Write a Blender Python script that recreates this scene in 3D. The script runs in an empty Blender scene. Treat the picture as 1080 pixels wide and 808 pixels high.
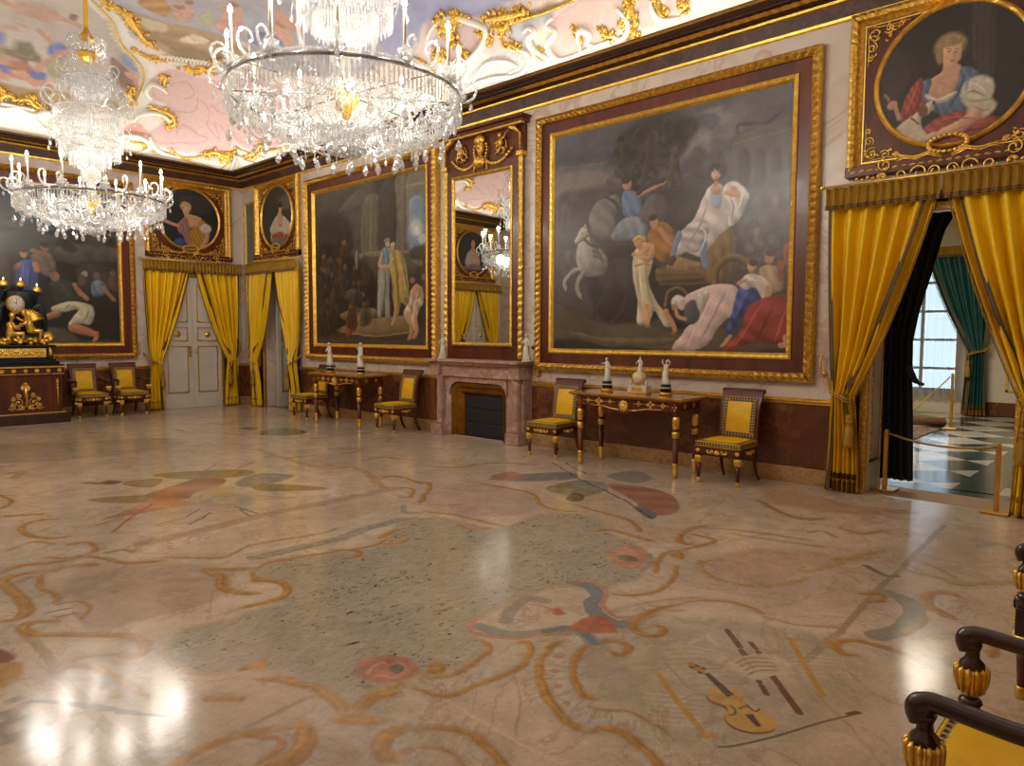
import bpy, bmesh, math, random
import numpy as np
from mathutils import Vector, Matrix
PI = math.pi
random.seed(7)
S = bpy.context.scene
COL = S.collection
# ------------------------------------------------------------------ camera
def make_camera():
    yaw, pit, rol = map(math.radians, (47.061, 3.889, 0.262))
    F = Vector((math.sin(yaw)*math.cos(pit), math.cos(yaw)*math.cos(pit), -math.sin(pit)))
    R = Vector((math.cos(yaw), -math.sin(yaw), 0)); U = R.cross(F)
    R2 = R*math.cos(rol)+U*math.sin(rol); U2 = -R*math.sin(rol)+U*math.cos(rol)
    cd = bpy.data.cameras.new('camera'); co = bpy.data.objects.new('camera', cd); COL.objects.link(co)
    co.matrix_world = Matrix(((R2.x, U2.x, -F.x, 0), (R2.y, U2.y, -F.y, 0), (R2.z, U2.z, -F.z, 1.6), (0, 0, 0, 1)))
    cd.sensor_fit = 'HORIZONTAL'; cd.sensor_width = 36; cd.lens = 36*755.95/1080; cd.clip_start = .02
    S.camera = co
make_camera()
# ------------------------------------------------------------------ world, exposure, large lights
S.view_settings.view_transform = 'Standard'; S.view_settings.look = 'None'
S.view_settings.gamma = 1; S.view_settings.use_curve_mapping = False
S.view_settings.exposure = 0.45
S.cycles.transparent_max_bounces = 160
S.cycles.caustics_reflective = False; S.cycles.caustics_refractive = False
S.cycles.sample_clamp_indirect = 6
wd = bpy.data.worlds.new('world'); S.world = wd; wd.use_nodes = True
wd.node_tree.nodes['Background'].inputs[0].default_value = (.5, .73, 1, 1)
wd.node_tree.nodes['Background'].inputs[1].default_value = .36
W, D, X0, Y0 = 7.79, 15.55, -.71, -.17
CZ, CT = 4.586, 5.08
def area(name, loc, rot, sx, sy, power, col):
    l = bpy.data.lights.new(name, 'AREA'); l.shape = 'RECTANGLE'; l.size = sx; l.size_y = sy; l.energy = power; l.color = col
    o = bpy.data.objects.new(name, l); COL.objects.link(o); o.location = loc; o.rotation_euler = rot
    return o
WARM = (1, .95, .84); COVE = (1, .97, .9)
LED = 64
# light strips lying on the ledge of the cornice, throwing light up the cove
area('cornice_light_strip', (W-.33, (Y0+D)/2, CT+.015), (PI, math.radians(-25), 0), .05, D-Y0-.8, LED*1.0, COVE)
area('cornice_light_strip', (X0+.33, (Y0+D)/2, CT+.015), (PI, math.radians(25), 0), .05, D-Y0-.8, LED, COVE)
area('cornice_light_strip', ((X0+W)/2, D-.33, CT+.015), (PI+math.radians(25), 0, 0), W-X0-.8, .05, LED*.55, COVE)
area('cornice_light_strip', ((X0+W)/2, Y0+.33, CT+.015), (PI-math.radians(25), 0, 0), W-X0-.8, .05, LED*.55, COVE)
# daylight coming in at the tall window of the next room
area('window_daylight', (17.3, 4.05, 2.0), (0, math.radians(90), 0), 3.0, 1.5, 95, (.62, .81, 1))
CANDLE_W = 15.0     # watts of every chandelier candle
BASKET_W = 3.5
TIER_W = 3.5        # watts of the bulbs hidden in the crystal tiers
# ------------------------------------------------------------------ helpers
def lin(c):
    c = np.asarray(c, float)/255
    return np.where(c <= .04045, c/12.92, ((c+.055)/1.055)**2.4)
def rgb(r, g, b): return tuple(lin((r, g, b)))+(1,)
class MB:
    """collects shapes for ONE mesh object"""
    def __init__(s): s.v = []; s.f = []; s.m = []; s.mi = 0; s.smooth = []; s.sm = True
    def add(s, vs, fs, M=None, mi=None, sm=None):
        b = len(s.v); mi = s.mi if mi is None else mi; sm = s.sm if sm is None else sm
        for p in vs:
            p = Vector(p); s.v.append(tuple(M @ p) if M is not None else tuple(p))
        for f in fs:
            s.f.append([b+i for i in f]); s.m.append(mi); s.smooth.append(sm)
        return s
    def box(s, x0, x1, y0, y1, z0, z1, bev=0, M=None, mi=None):
        if bev <= 0:
            vs = [(x, y, z) for x in (x0, x1) for y in (y0, y1) for z in (z0, z1)]
            fs = [(0, 1, 3, 2), (4, 6, 7, 5), (0, 4, 5, 1), (2, 3, 7, 6), (0, 2, 6, 4), (1, 5, 7, 3)]
            return s.add(vs, fs, M, mi, False)
        b = min(bev, (x1-x0)/2.01, (y1-y0)/2.01, (z1-z0)/2.01)
        def rect(i, z): return [(x0+i, y0+b, z), (x0+b, y0+i, z), (x1-b, y0+i, z), (x1-i, y0+b, z), (x1-i, y1-b, z), (x1-b, y1-i, z), (x0+b, y1-i, z), (x0+i, y1-b, z)]
        def rin(z): return [(x0+b, y0+b, z)]*2+[(x1-b, y0+b, z)]*2+[(x1-b, y1-b, z)]*2+[(x0+b, y1-b, z)]*2
        rings = [rin(z0), rect(0, z0+b), rect(0, z1-b), rin(z1)]
        vs = sum(rings, []); fs = []
        for k in range(3):
            for i in range(8): fs.append((k*8+i, k*8+(i+1) % 8, k*8+8+(i+1) % 8, k*8+8+i))
        fs.append((7, 5, 3, 1)); fs.append((24, 26, 28, 30))
        return s.add(vs, fs, M, mi, False)
    def lathe(s, prof, n=16, M=None, mi=None, sm=True, mod=None, a0=0, a1=2*PI):
        vs = []; fs = []; full = abs(a1-a0-2*PI) < 1e-6; m = n if full else n+1
        for (r, z) in prof:
            for i in range(m):
                a = a0+(a1-a0)*i/n; rr = r*(mod(a, z) if mod else 1)
                vs.append((rr*math.cos(a), rr*math.sin(a), z))
        for k in range(len(prof)-1):
            for i in range(n):
                j = (i+1) % m
                fs.append((k*m+i, k*m+j, k*m+m+j, k*m+m+i))
        if full and tuple(prof[0]) != tuple(prof[-1]):
            if prof[0][0] > 1e-5: fs.append(tuple(range(m))[::-1])
            if prof[-1][0] > 1e-5: fs.append(tuple((len(prof)-1)*m+i for i in range(m)))
        return s.add(vs, fs, M, mi, sm)
    def tube(s, pts, r, n=8, M=None, mi=None, closed=False, flat=1.0, up=None):
        P = [Vector(p) for p in pts]; k = len(P); vs = []; fs = []
        rr = r if hasattr(r, '__len__') else [r]*k
        t0 = (P[1]-P[0]).normalized(); nv = Vector(up) if up else (Vector((0, 0, 1)) if abs(t0.z) < .9 else Vector((1, 0, 0)))
        for i in range(k):
            t = (P[(i+1) % k]-P[i-1]) if closed else (P[min(i+1, k-1)]-P[max(i-1, 0)])
            if t.length < 1e-9: t = t0.copy()
            t.normalize(); nn = nv-t*nv.dot(t)
            if nn.length < 1e-6: nn = t.orthogonal()
            nn.normalize(); b = t.cross(nn)
            if not up: nv = nn
            for j in range(n):
                a = 2*PI*j/n; vs.append(P[i]+(nn*math.cos(a)*flat+b*math.sin(a))*rr[i])
        for i in range(k if closed else k-1):
            i2 = (i+1) % k
            for j in range(n): fs.append((i*n+j, i*n+(j+1) % n, i2*n+(j+1) % n, i2*n+j))
        if not closed: fs.append(tuple(range(n))[::-1]); fs.append(tuple((k-1)*n+j for j in range(n)))
        return s.add(vs, fs, M, mi, True)
    def ball(s, c, r, n=8, M=None, mi=None, sc=(1, 1, 1), rot=None):
        vs = []; fs = []; h = max(4, n//2+1)
        R = rot if rot is not None else Matrix.Identity(3)
        for k in range(h+1):
            for i in range(n):
                a = 2*PI*i/n; t = PI*k/h
                p = Vector((math.sin(t)*math.cos(a)*r*sc[0], math.sin(t)*math.sin(a)*r*sc[1], -math.cos(t)*r*sc[2]))
                vs.append(Vector(c)+R @ p)
        for k in range(h):
            for i in range(n): fs.append((k*n+i, k*n+(i+1) % n, k*n+n+(i+1) % n, k*n+n+i))
        return s.add(vs, fs, M, mi, True)
    def prism(s, poly, y0, y1, M=None, mi=None):
        """polygon in (x,z) extruded along y"""
        k = len(poly); vs = [(x, y0, z) for x, z in poly]+[(x, y1, z) for x, z in poly]
        fs = [tuple(range(k)), tuple(range(2*k-1, k-1, -1))]+[(i, i+k, (i+1) % k+k, (i+1) % k) for i in range(k)]
        return s.add(vs, fs, M, mi, False)
    def grid(s, rows, M=None, mi=None, close=False, sm=True, mfun=None):
        nr, nc = len(rows), len(rows[0]); b = len(s.v)
        for r in rows:
            for p in r: s.v.append(tuple(M @ Vector(p)) if M is not None else tuple(p))
        for i in range(nr-1):
            for j in range(nc if close else nc-1):
                j2 = (j+1) % nc
                s.f.append([b+i*nc+j, b+i*nc+j2, b+(i+1)*nc+j2, b+(i+1)*nc+j])
                s.m.append(mfun(i, j) if mfun else (s.mi if mi is None else mi)); s.smooth.append(sm)
        return s
    def build(s, name, mats, parent=None, kind=None, fixn=True):
        me = bpy.data.meshes.new(name); me.from_pydata(s.v, [], s.f)
        for m in (mats if isinstance(mats, (list, tuple)) else [mats]): me.materials.append(m)
        me.polygons.foreach_set('material_index', s.m); me.polygons.foreach_set('use_smooth', s.smooth)
        if fixn:
            bm = bmesh.new(); bm.from_mesh(me); bmesh.ops.recalc_face_normals(bm, faces=bm.faces); bm.to_mesh(me); bm.free()
        me.update()
        o = bpy.data.objects.new(name, me); COL.objects.link(o)
        if parent: o.parent = parent
        if kind: o['kind'] = kind
        return o
def tag(o, label, cat, group=None):
    o['label'] = label; o['category'] = cat
    if group: o['group'] = group
    return o
def thing(name, label, cat, loc=(0, 0, 0), rz=0, group=None):
    o = bpy.data.objects.new(name, None); COL.objects.link(o); o.empty_display_size = .1
    o.location = loc; o.rotation_euler = (0, 0, rz)
    return tag(o, label, cat, group)
def kids(o): return [c for c in bpy.data.objects if c.parent == o]
def dup(o, loc=None, rz=None, label=None, group=None, parent=None):
    c = o.copy(); COL.objects.link(c)
    if parent: c.parent = parent
    if loc is not None: c.location = loc
    if rz is not None: c.rotation_euler = (0, 0, rz)
    if label: c['label'] = label
    if group: c['group'] = group
    for k in kids(o): dup(k, parent=c)
    return c
def T(x, y, z): return Matrix.Translation((x, y, z))
def Rz(a): return Matrix.Rotation(a, 4, 'Z')
def Rx(a): return Matrix.Rotation(a, 4, 'X')
def Ry(a): return Matrix.Rotation(a, 4, 'Y')
def smooth_path(pts, k=6, closed=False):
    P = [np.asarray(p, float) for p in pts]; n = len(P); out = []
    for i in range(n if closed else n-1):
        if closed: a, b, c, d = P[i-1], P[i], P[(i+1) % n], P[(i+2) % n]
        else: a, b, c, d = P[max(i-1, 0)], P[i], P[i+1], P[min(i+2, n-1)]
        for j in range(k):
            t = j/k
            out.append(.5*((2*b)+(c-a)*t+(2*a-5*b+4*c-d)*t*t+(3*b-a-3*c+d)*t**3))
    if not closed: out.append(P[-1])
    return out
# ------------------------------------------------------------------ materials
def new_mat(name):
    m = bpy.data.materials.new(name); m.use_nodes = True; nt = m.node_tree
    return m, nt, nt.nodes['Principled BSDF']
def nd(nt, t, **kw):
    n = nt.nodes.new(t)
    for k, v in kw.items(): setattr(n, k, v)
    return n
def ramp(nt, fac, stops):
    r = nd(nt, 'ShaderNodeValToRGB'); cr = r.color_ramp
    while len(cr.elements) < len(stops): cr.elements.new(.5)
    for e, (p, c) in zip(cr.elements, stops): e.position = p; e.color = c if len(c) == 4 else tuple(c)+(1,)
    nt.links.new(fac, r.inputs[0]); return r.outputs[0]
def noise(nt, scale, detail=4, dist=0, vec=None, rough=.55):
    n = nd(nt, 'ShaderNodeTexNoise'); n.inputs['Scale'].default_value = scale; n.inputs['Detail'].default_value = detail
    n.inputs['Distortion'].default_value = dist; n.inputs['Roughness'].default_value = rough
    if vec is None: vec = nd(nt, 'ShaderNodeTexCoord').outputs['Object']
    nt.links.new(vec, n.inputs['Vector']); return n.outputs[0]
def mixc(nt, fac, a, b, blend='MIX'):
    m = nd(nt, 'ShaderNodeMix', data_type='RGBA', blend_type=blend)
    for sock, v in ((m.inputs[0], fac), (m.inputs[6], a), (m.inputs[7], b)):
        if hasattr(v, 'links'): nt.links.new(v, sock)
        else: sock.default_value = v
    return m.outputs[2]
def bump(nt, p, h, strength=.3, dist=.01):
    b = nd(nt, 'ShaderNodeBump'); b.inputs['Strength'].default_value = strength; b.inputs['Distance'].default_value = dist
    nt.links.new(h, b.inputs['Height']); nt.links.new(b.outputs[0], p.inputs['Normal'])
def mat(name, c1, c2=None, rough=.5, metal=0, scale=8, bmp=0, bscale=40, spec=.5, dist=0, coat=0, stretch=None):
    m, nt, p = new_mat(name); p.inputs['Roughness'].default_value = rough; p.inputs['Metallic'].default_value = metal
    p.inputs['Specular IOR Level'].default_value = spec; p.inputs['Coat Weight'].default_value = coat; p.inputs['Coat Roughness'].default_value = .12
    tc = nd(nt, 'ShaderNodeTexCoord').outputs['Object']
    if stretch:
        mp = nd(nt, 'ShaderNodeMapping'); mp.inputs['Scale'].default_value = stretch; nt.links.new(tc, mp.inputs[0]); tc = mp.outputs[0]
    c2 = c2 or tuple(x*.8 for x in c1)
    nt.links.new(ramp(nt, noise(nt, scale, 5, dist, tc), [(.32, rgb(*c1)), (.68, rgb(*c2))]), p.inputs['Base Color'])
    if bmp: bump(nt, p, noise(nt, bscale, 3, 0, tc), bmp)
    return m
def marble(name, cols, scale=1.2, vein=None, veinscale=.8, rough=.25, breccia=None):
    m, nt, p = new_mat(name); p.inputs['Roughness'].default_value = rough
    n1 = noise(nt, scale, 8, 1.2, None, .6)
    k = len(cols); c = ramp(nt, n1, [(.3+.4*i/(k-1), rgb(*q)) for i, q in enumerate(cols)])
    if breccia:
        n2 = noise(nt, breccia[1], 7, 2.2, None, .62)
        f = ramp(nt, n2, [(breccia[2], (0, 0, 0)), (breccia[2]+.05, (1, 1, 1))])
        n4 = noise(nt, 34, 4, .6); cc = ramp(nt, n4, [(.35, rgb(*breccia[0])), (.62, rgb(*breccia[3]))])
        c = mixc(nt, f, c, cc)
    if vein:
        n3 = noise(nt, veinscale, 6, 1.6, None, .55)
        f = ramp(nt, n3, [(.475, (0, 0, 0)), (.497, (1, 1, 1)), (.503, (1, 1, 1)), (.525, (0, 0, 0))])
        f2 = mixc(nt, .55, (0, 0, 0, 1), f)
        c = mixc(nt, f2, c, rgb(*vein))
    nt.links.new(c, p.inputs['Base Color']); return m
M = {}
M['gold'] = mat('gilding', (255, 216, 112), (226, 178, 70), .36, .92, 14, .3, 60)
M['gold_carved'] = mat('carved_gilding', (255, 218, 116), (204, 152, 50), .36, .95, 30, .7, 55)
M['brass'] = mat('brass', (226, 184, 92), (204, 158, 70), .28, .9, 6)
M['wood'] = mat('mahogany', (112, 52, 26), (70, 31, 16), .36, 0, 3, 0, 40, .4, 1.5, .15, (1, 1, .12))
M['wood_dark'] = mat('dark_mahogany', (62, 34, 25), (38, 20, 15), .28, 0, 3, 0, 40, .5, 1.5, .4, (1, 1, .15))
M['wall'] = marble('pale_rose_marble', [(212, 192, 172), (224, 206, 190), (206, 184, 164)], 1.5, (190, 150, 130), .7, .32)
M['dado'] = marble('red_brown_marble', [(82, 44, 28), (102, 58, 36), (72, 38, 26)], 1.6, (128, 78, 52), 1.4, .25, ((152, 92, 52), .75, .54, (108, 62, 36)))
M['base'] = marble('ochre_breccia', [(168, 128, 76), (190, 150, 96), (140, 98, 60)], 7, (120, 80, 50), 4, .3)
M['frieze'] = marble('cornice_marble', [(58, 32, 23), (80, 47, 33), (46, 27, 20)], 2.2, (104, 68, 50), 1.8, .55)
M['corn'] = mat('cornice_brown', (76, 42, 30), (58, 32, 24), .4, 0, 3)
M['fire'] = marble('pink_grey_marble', [(200, 170, 154), (172, 134, 120), (208, 184, 168)], 4, (120, 84, 74), 3, .28)
M['grey_marble'] = marble('grey_green_marble', [(104, 106, 92), (122, 122, 106), (92, 92, 82)], 9, (140, 140, 124), 6, .3)
M['stat'] = mat('white_biscuit', (226, 218, 202), (206, 196, 178), .45, 0, 10)
M['black'] = mat('black_marble', (22, 20, 20), (34, 31, 30), .2)
M['iron'] = mat('iron_grate', (34, 36, 40), (24, 25, 28), .55, 0, 6)
M['bronze'] = mat('dark_green_bronze', (26, 46, 46), (18, 32, 34), .4, .3, 10)
M['white_paint'] = mat('white_door_paint', (214, 206, 194), (204, 196, 184), .4, 0, 3)
M['silk'] = mat('yellow_silk', (248, 204, 10), (232, 184, 6), .5, 0, 5, .06, 90, .5, 0, 0, (1, 1, .2))
M['silk2'] = mat('yellow_seat_silk', (238, 190, 10), (222, 170, 6), .5, 0, 8, .05, 120)
M['olive'] = mat('olive_gold_fringe', (178, 134, 30), (132, 96, 18), .6, 0, 60, .5, 200, .3, 0, 0, (1, 1, .08))
M['navy'] = mat('dark_braid', (24, 20, 28), (14, 12, 16), .6)
M['cream'] = mat('cream_braid', (190, 158, 96), (160, 126, 66), .55)
M['cord'] = mat('gold_cord', (184, 140, 40), (140, 100, 26), .55, 0, 80)
M['blackcloth'] = mat('black_cloth', (16, 18, 26), (10, 11, 16), .8, 0, 4)
M['green'] = mat('green_silk', (38, 92, 84), (28, 74, 70), .45, 0, 5)
M['ceil_white'] = mat('white_stucco', (236, 230, 216), (226, 220, 204), .5, 0, 6)
M['carpet'] = mat('beige_carpet', (172, 142, 112), (158, 128, 98), .9, 0, 90)
def emit(name, col, s):
    m, nt, p = new_mat(name); p.inputs['Emission Color'].default_value = tuple(col)+(1,); p.inputs['Emission Strength'].default_value = s
    p.inputs['Base Color'].default_value = tuple(col)+(1,); return m
M['flame'] = emit('candle_bulb', (1, .9, .72), 38)
def crystal():
    m, nt, p = new_mat('crystal'); out = nt.nodes['Material Output']; nt.nodes.remove(p)
    tr = nd(nt, 'ShaderNodeBsdfTransparent'); gl = nd(nt, 'ShaderNodeBsdfGlossy'); gl.inputs['Roughness'].default_value = .06
    df = nd(nt, 'ShaderNodeBsdfTranslucent'); df.inputs[0].default_value = (.86, .85, .83, 1)
    d2 = nd(nt, 'ShaderNodeBsdfDiffuse'); d2.inputs[0].default_value = (.8, .79, .77, 1)
    tr.inputs[0].default_value = (.99, .99, .985, 1)
    a = nd(nt, 'ShaderNodeMixShader'); a.inputs[0].default_value = .5; nt.links.new(df.outputs[0], a.inputs[1]); nt.links.new(d2.outputs[0], a.inputs[2])
    b = nd(nt, 'ShaderNodeMixShader'); b.inputs[0].default_value = .6; nt.links.new(a.outputs[0], b.inputs[1]); nt.links.new(gl.outputs[0], b.inputs[2])
    c = nd(nt, 'ShaderNodeMixShader'); c.inputs[0].default_value = .52; nt.links.new(tr.outputs[0], c.inputs[1]); nt.links.new(b.outputs[0], c.inputs[2])
    nt.links.new(c.outputs[0], out.inputs[0]); return m
M['crystal'] = crystal()
def mirror_mat():
    m, nt, p = new_mat('mirror_glass'); p.inputs['Metallic'].default_value = 1; p.inputs['Roughness'].default_value = .01
    p.inputs['Base Color'].default_value = (.66, .67, .64, 1); return m
M['mirror'] = mirror_mat()
# ------------------------------------------------------------------ painting with numpy onto the vertices of a surface
_rs = np.random.RandomState(3); _tab = _rs.rand(64, 64)
def vnoise(x, y):
    xi = np.floor(x).astype(int); yi = np.floor(y).astype(int); fx = x-xi; fy = y-yi
    fx = fx*fx*(3-2*fx); fy = fy*fy*(3-2*fy)
    g = lambda i, j: _tab[i % 64, j % 64]
    return (g(xi, yi)*(1-fx)+g(xi+1, yi)*fx)*(1-fy)+(g(xi, yi+1)*(1-fx)+g(xi+1, yi+1)*fx)*fy
def fbm(x, y, o=4):
    s = 0; a = .5
    for k in range(o): s = s+a*vnoise(x*2**k+17*k, y*2**k+31*k); a *= .5
    return s
class Paint:
    def __init__(s, U, V, base, k=1.0):
        s.U = U; s.V = V; s.c = np.tile(lin(base), (U.size, 1)); s.mask = np.zeros(U.size); s.k = k; s.round = 0; s.U0, s.V0 = U, V; s.tone = (1, 1, 1); s.blend = 0; s.ff = 1; s.sk = 1; s.blendc = (196, 170, 142)
    def warp(s, a, f, b=0, g=1):
        s.U = s.U0+a*(fbm(s.U0*f+3, s.V0*f)-.47)*2+(b*(fbm(s.U0*g, s.V0*g+7)-.47)*2 if b else 0)
        s.V = s.V0+a*(fbm(s.U0*f+40, s.V0*f+9)-.47)*2+(b*(fbm(s.U0*g+30, s.V0*g+5)-.47)*2 if b else 0)
    def _near(s, P, pad):
        lo = P.min(0)-pad; hi = P.max(0)+pad
        return np.nonzero((s.U > lo[0]) & (s.U < hi[0]) & (s.V > lo[1]) & (s.V < hi[1]))[0]
    def _dist(s, idx, P, closed):
        x = s.U[idx]; y = s.V[idx]; best = np.full(idx.size, 1e9); s.nx = np.zeros(idx.size); s.ny = np.zeros(idx.size); tt = np.zeros(idx.size); ins = np.zeros(idx.size, bool); n = len(P)
        for i in range(n if closed else n-1):
            a = P[i]; b = P[(i+1) % n]; d = b-a; L = d@d+1e-12
            t = np.clip(((x-a[0])*d[0]+(y-a[1])*d[1])/L, 0, 1)
            q = np.hypot(x-a[0]-t*d[0], y-a[1]-t*d[1]); m = q < best; best[m] = q[m]; tt[m] = (i+t[m])/n; s.nx[m] = (a[0]+t*d[0]-x)[m]; s.ny[m] = (a[1]+t*d[1]-y)[m]
            if closed:
                c = (a[1] > y) != (b[1] > y)
                with np.errstate(divide='ignore', invalid='ignore'): xx = (b[0]-a[0])*(y-a[1])/(b[1]-a[1])+a[0]
                ins ^= c & (x < xx)
        return best, tt, ins
    def _put(s, idx, a, col, var=0, vs=20., light=None):
        a = np.clip(a, 0, 1)[:, None]; c = np.tile(lin(col)*s.tone*(1-s.blend)+lin(s.blendc)*s.blend, (idx.size, 1))
        if light is not None: c = c*np.maximum(light, .05)[:, None]
        if var: c = c*(1+var*(fbm(s.U[idx]*vs, s.V[idx]*vs)-.47)*2)[:, None]
        s.c[idx] = s.c[idx]*(1-a)+c*a
    def poly(s, pts, col, soft=.01, alpha=1, var=.15, vs=20., sm=True, folds=None, mask=None, wob=0):
        P = np.array(smooth_path(pts, 5, True) if sm else pts); idx = s._near(P, soft*2+wob)
        if idx.size == 0: return
        d, t, ins = s._dist(idx, P, True); sd = np.where(ins, d, -d); soft = soft*s.sk
        if wob: sd = sd+wob*(fbm(s.U[idx]*vs, s.V[idx]*vs)-.47)*2
        a = np.clip(.5+sd/soft, 0, 1)*alpha; lt = None
        if s.round: L = np.hypot(s.nx, s.ny)+1e-6; lt = 1+s.round*((-.55*s.nx+.8*s.ny)/L*np.exp(-d/.022))+.12*np.clip(d/.05, 0, 1)-.12
        if folds:
            ang, fr, am = folds; fr = fr*s.ff; q = (s.U[idx]*math.cos(ang)+s.V[idx]*math.sin(ang))*fr+9*fbm(s.U[idx]*2.2*fr/40, s.V[idx]*2.2*fr/40)
            w = np.sin(q); w = .7*w*(.35+1.3*vnoise(s.U[idx]*fr/9+3, s.V[idx]*fr/9)); lt = (1 if lt is None else lt)*(1+am*1.35*w)
        s._put(idx, a, col, var, vs, lt)
        s.mask[idx] = s.mask[idx]*(1-a)+(mask or 0)*a
    def stroke(s, pts, w, col, soft=.006, alpha=1, var=.15, vs=30., sm=True, taper=0, mask=0):
        P = np.array(smooth_path(pts, 5) if sm else pts); idx = s._near(P, w+soft*2)
        if idx.size == 0: return
        soft = soft*s.sk; d, t, _ = s._dist(idx, P, False); ww = w/2*np.ones(idx.size)
        if taper: ww = ww*np.clip(np.minimum(t, 1-t)/taper*.8+.2, 0, 1)
        a = np.clip(.5+(ww-d)/soft, 0, 1)*alpha; lt = 1+s.round*.8*np.clip((-.55*s.nx+.8*s.ny)/(w/2+1e-6), -1, 1)*-1 if s.round else None; s._put(idx, a, col, var, vs, lt); s.mask[idx] *= 1-a
    def scroll(s, pts, w, col, soft=.02, alpha=.96, var=.35):
        s.stroke(pts, w*2.7, (186, 168, 146), .05, .38, .3); s.stroke(pts, w, col, soft, alpha, var, taper=.12)
        s.stroke([(x+.004, y+w*.3) for x, y in pts], w*.3, (206, 158, 84), .012, .55, .3)
        s.stroke([(x, y-w*.5) for x, y in pts], .007, (128, 92, 56), .006, .45, .5)
    def ell(s, x, y, rx, ry, col, rot=0, soft=.25, alpha=1, shade=0, sdir=(-.5, .8), var=.08, vs=25.):
        r = max(rx, ry)*1.4; idx = s._near(np.array([[x-r, y-r], [x+r, y+r]]), 0)
        if idx.size == 0: return
        c, n = math.cos(rot), math.sin(rot); dx = s.U[idx]-x; dy = s.V[idx]-y
        u = (dx*c+dy*n)/rx; v = (-dx*n+dy*c)/ry; q = np.hypot(u, v)
        a = np.clip((1-q)/soft+.5, 0, 1)*alpha
        lt = 1+shade*(dx/rx*sdir[0]+dy/ry*sdir[1]) if shade else None
        s._put(idx, a, col, var, vs, lt)
def grid_mesh(name, pts, nr, nc, colors, material, parent=None, extra=None):
    """pts (nr*nc,3) -> grid mesh with colour attribute"""
    me = bpy.data.meshes.new(name); i = np.arange((nr-1)*(nc-1)); r = i//(nc-1); c = i % (nc-1); a = r*nc+c
    quads = np.stack([a, a+1, a+nc+1, a+nc], 1).astype(np.int32)
    me.vertices.add(nr*nc); me.vertices.foreach_set('co', np.asarray(pts, np.float32).ravel())
    me.loops.add(quads.size); me.loops.foreach_set('vertex_index', quads.ravel())
    me.polygons.add(len(quads)); me.polygons.foreach_set('loop_start', np.arange(0, quads.size, 4, dtype=np.int32))
    me.update(calc_edges=True)
    ca = me.color_attributes.new('paint', 'FLOAT_COLOR', 'POINT')
    al = extra if extra is not None else np.ones(len(colors))
    ca.data.foreach_set('color', np.concatenate([colors, al[:, None]], 1).astype(np.float32).ravel())
    me.polygons.foreach_set('use_smooth', np.ones(len(quads), bool))
    me.materials.append(material); o = bpy.data.objects.new(name, me); COL.objects.link(o)
    if parent: o.parent = parent
    return o
def paint_mat(name, rough, bmp=.1, bscale=120, var=.12, vscale=30):
    m, nt, p = new_mat(name); p.inputs['Roughness'].default_value = rough
    at = nd(nt, 'ShaderNodeAttribute', attribute_name='paint')
    v = ramp(nt, noise(nt, vscale, 5), [(.3, (1-var,)*3), (.7, (1+var,)*3)])
    nt.links.new(mixc(nt, 1.0, at.outputs['Color'], v, 'MULTIPLY'), p.inputs['Base Color'])
    if bmp: bump(nt, p, noise(nt, bscale, 3), bmp, .004)
    return m
M['oil'] = paint_mat('oil_paint', .33, .25, 60, .1, 40)
M['fresco'] = paint_mat('fresco', .6, .15, 20, .06, 12)
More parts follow.
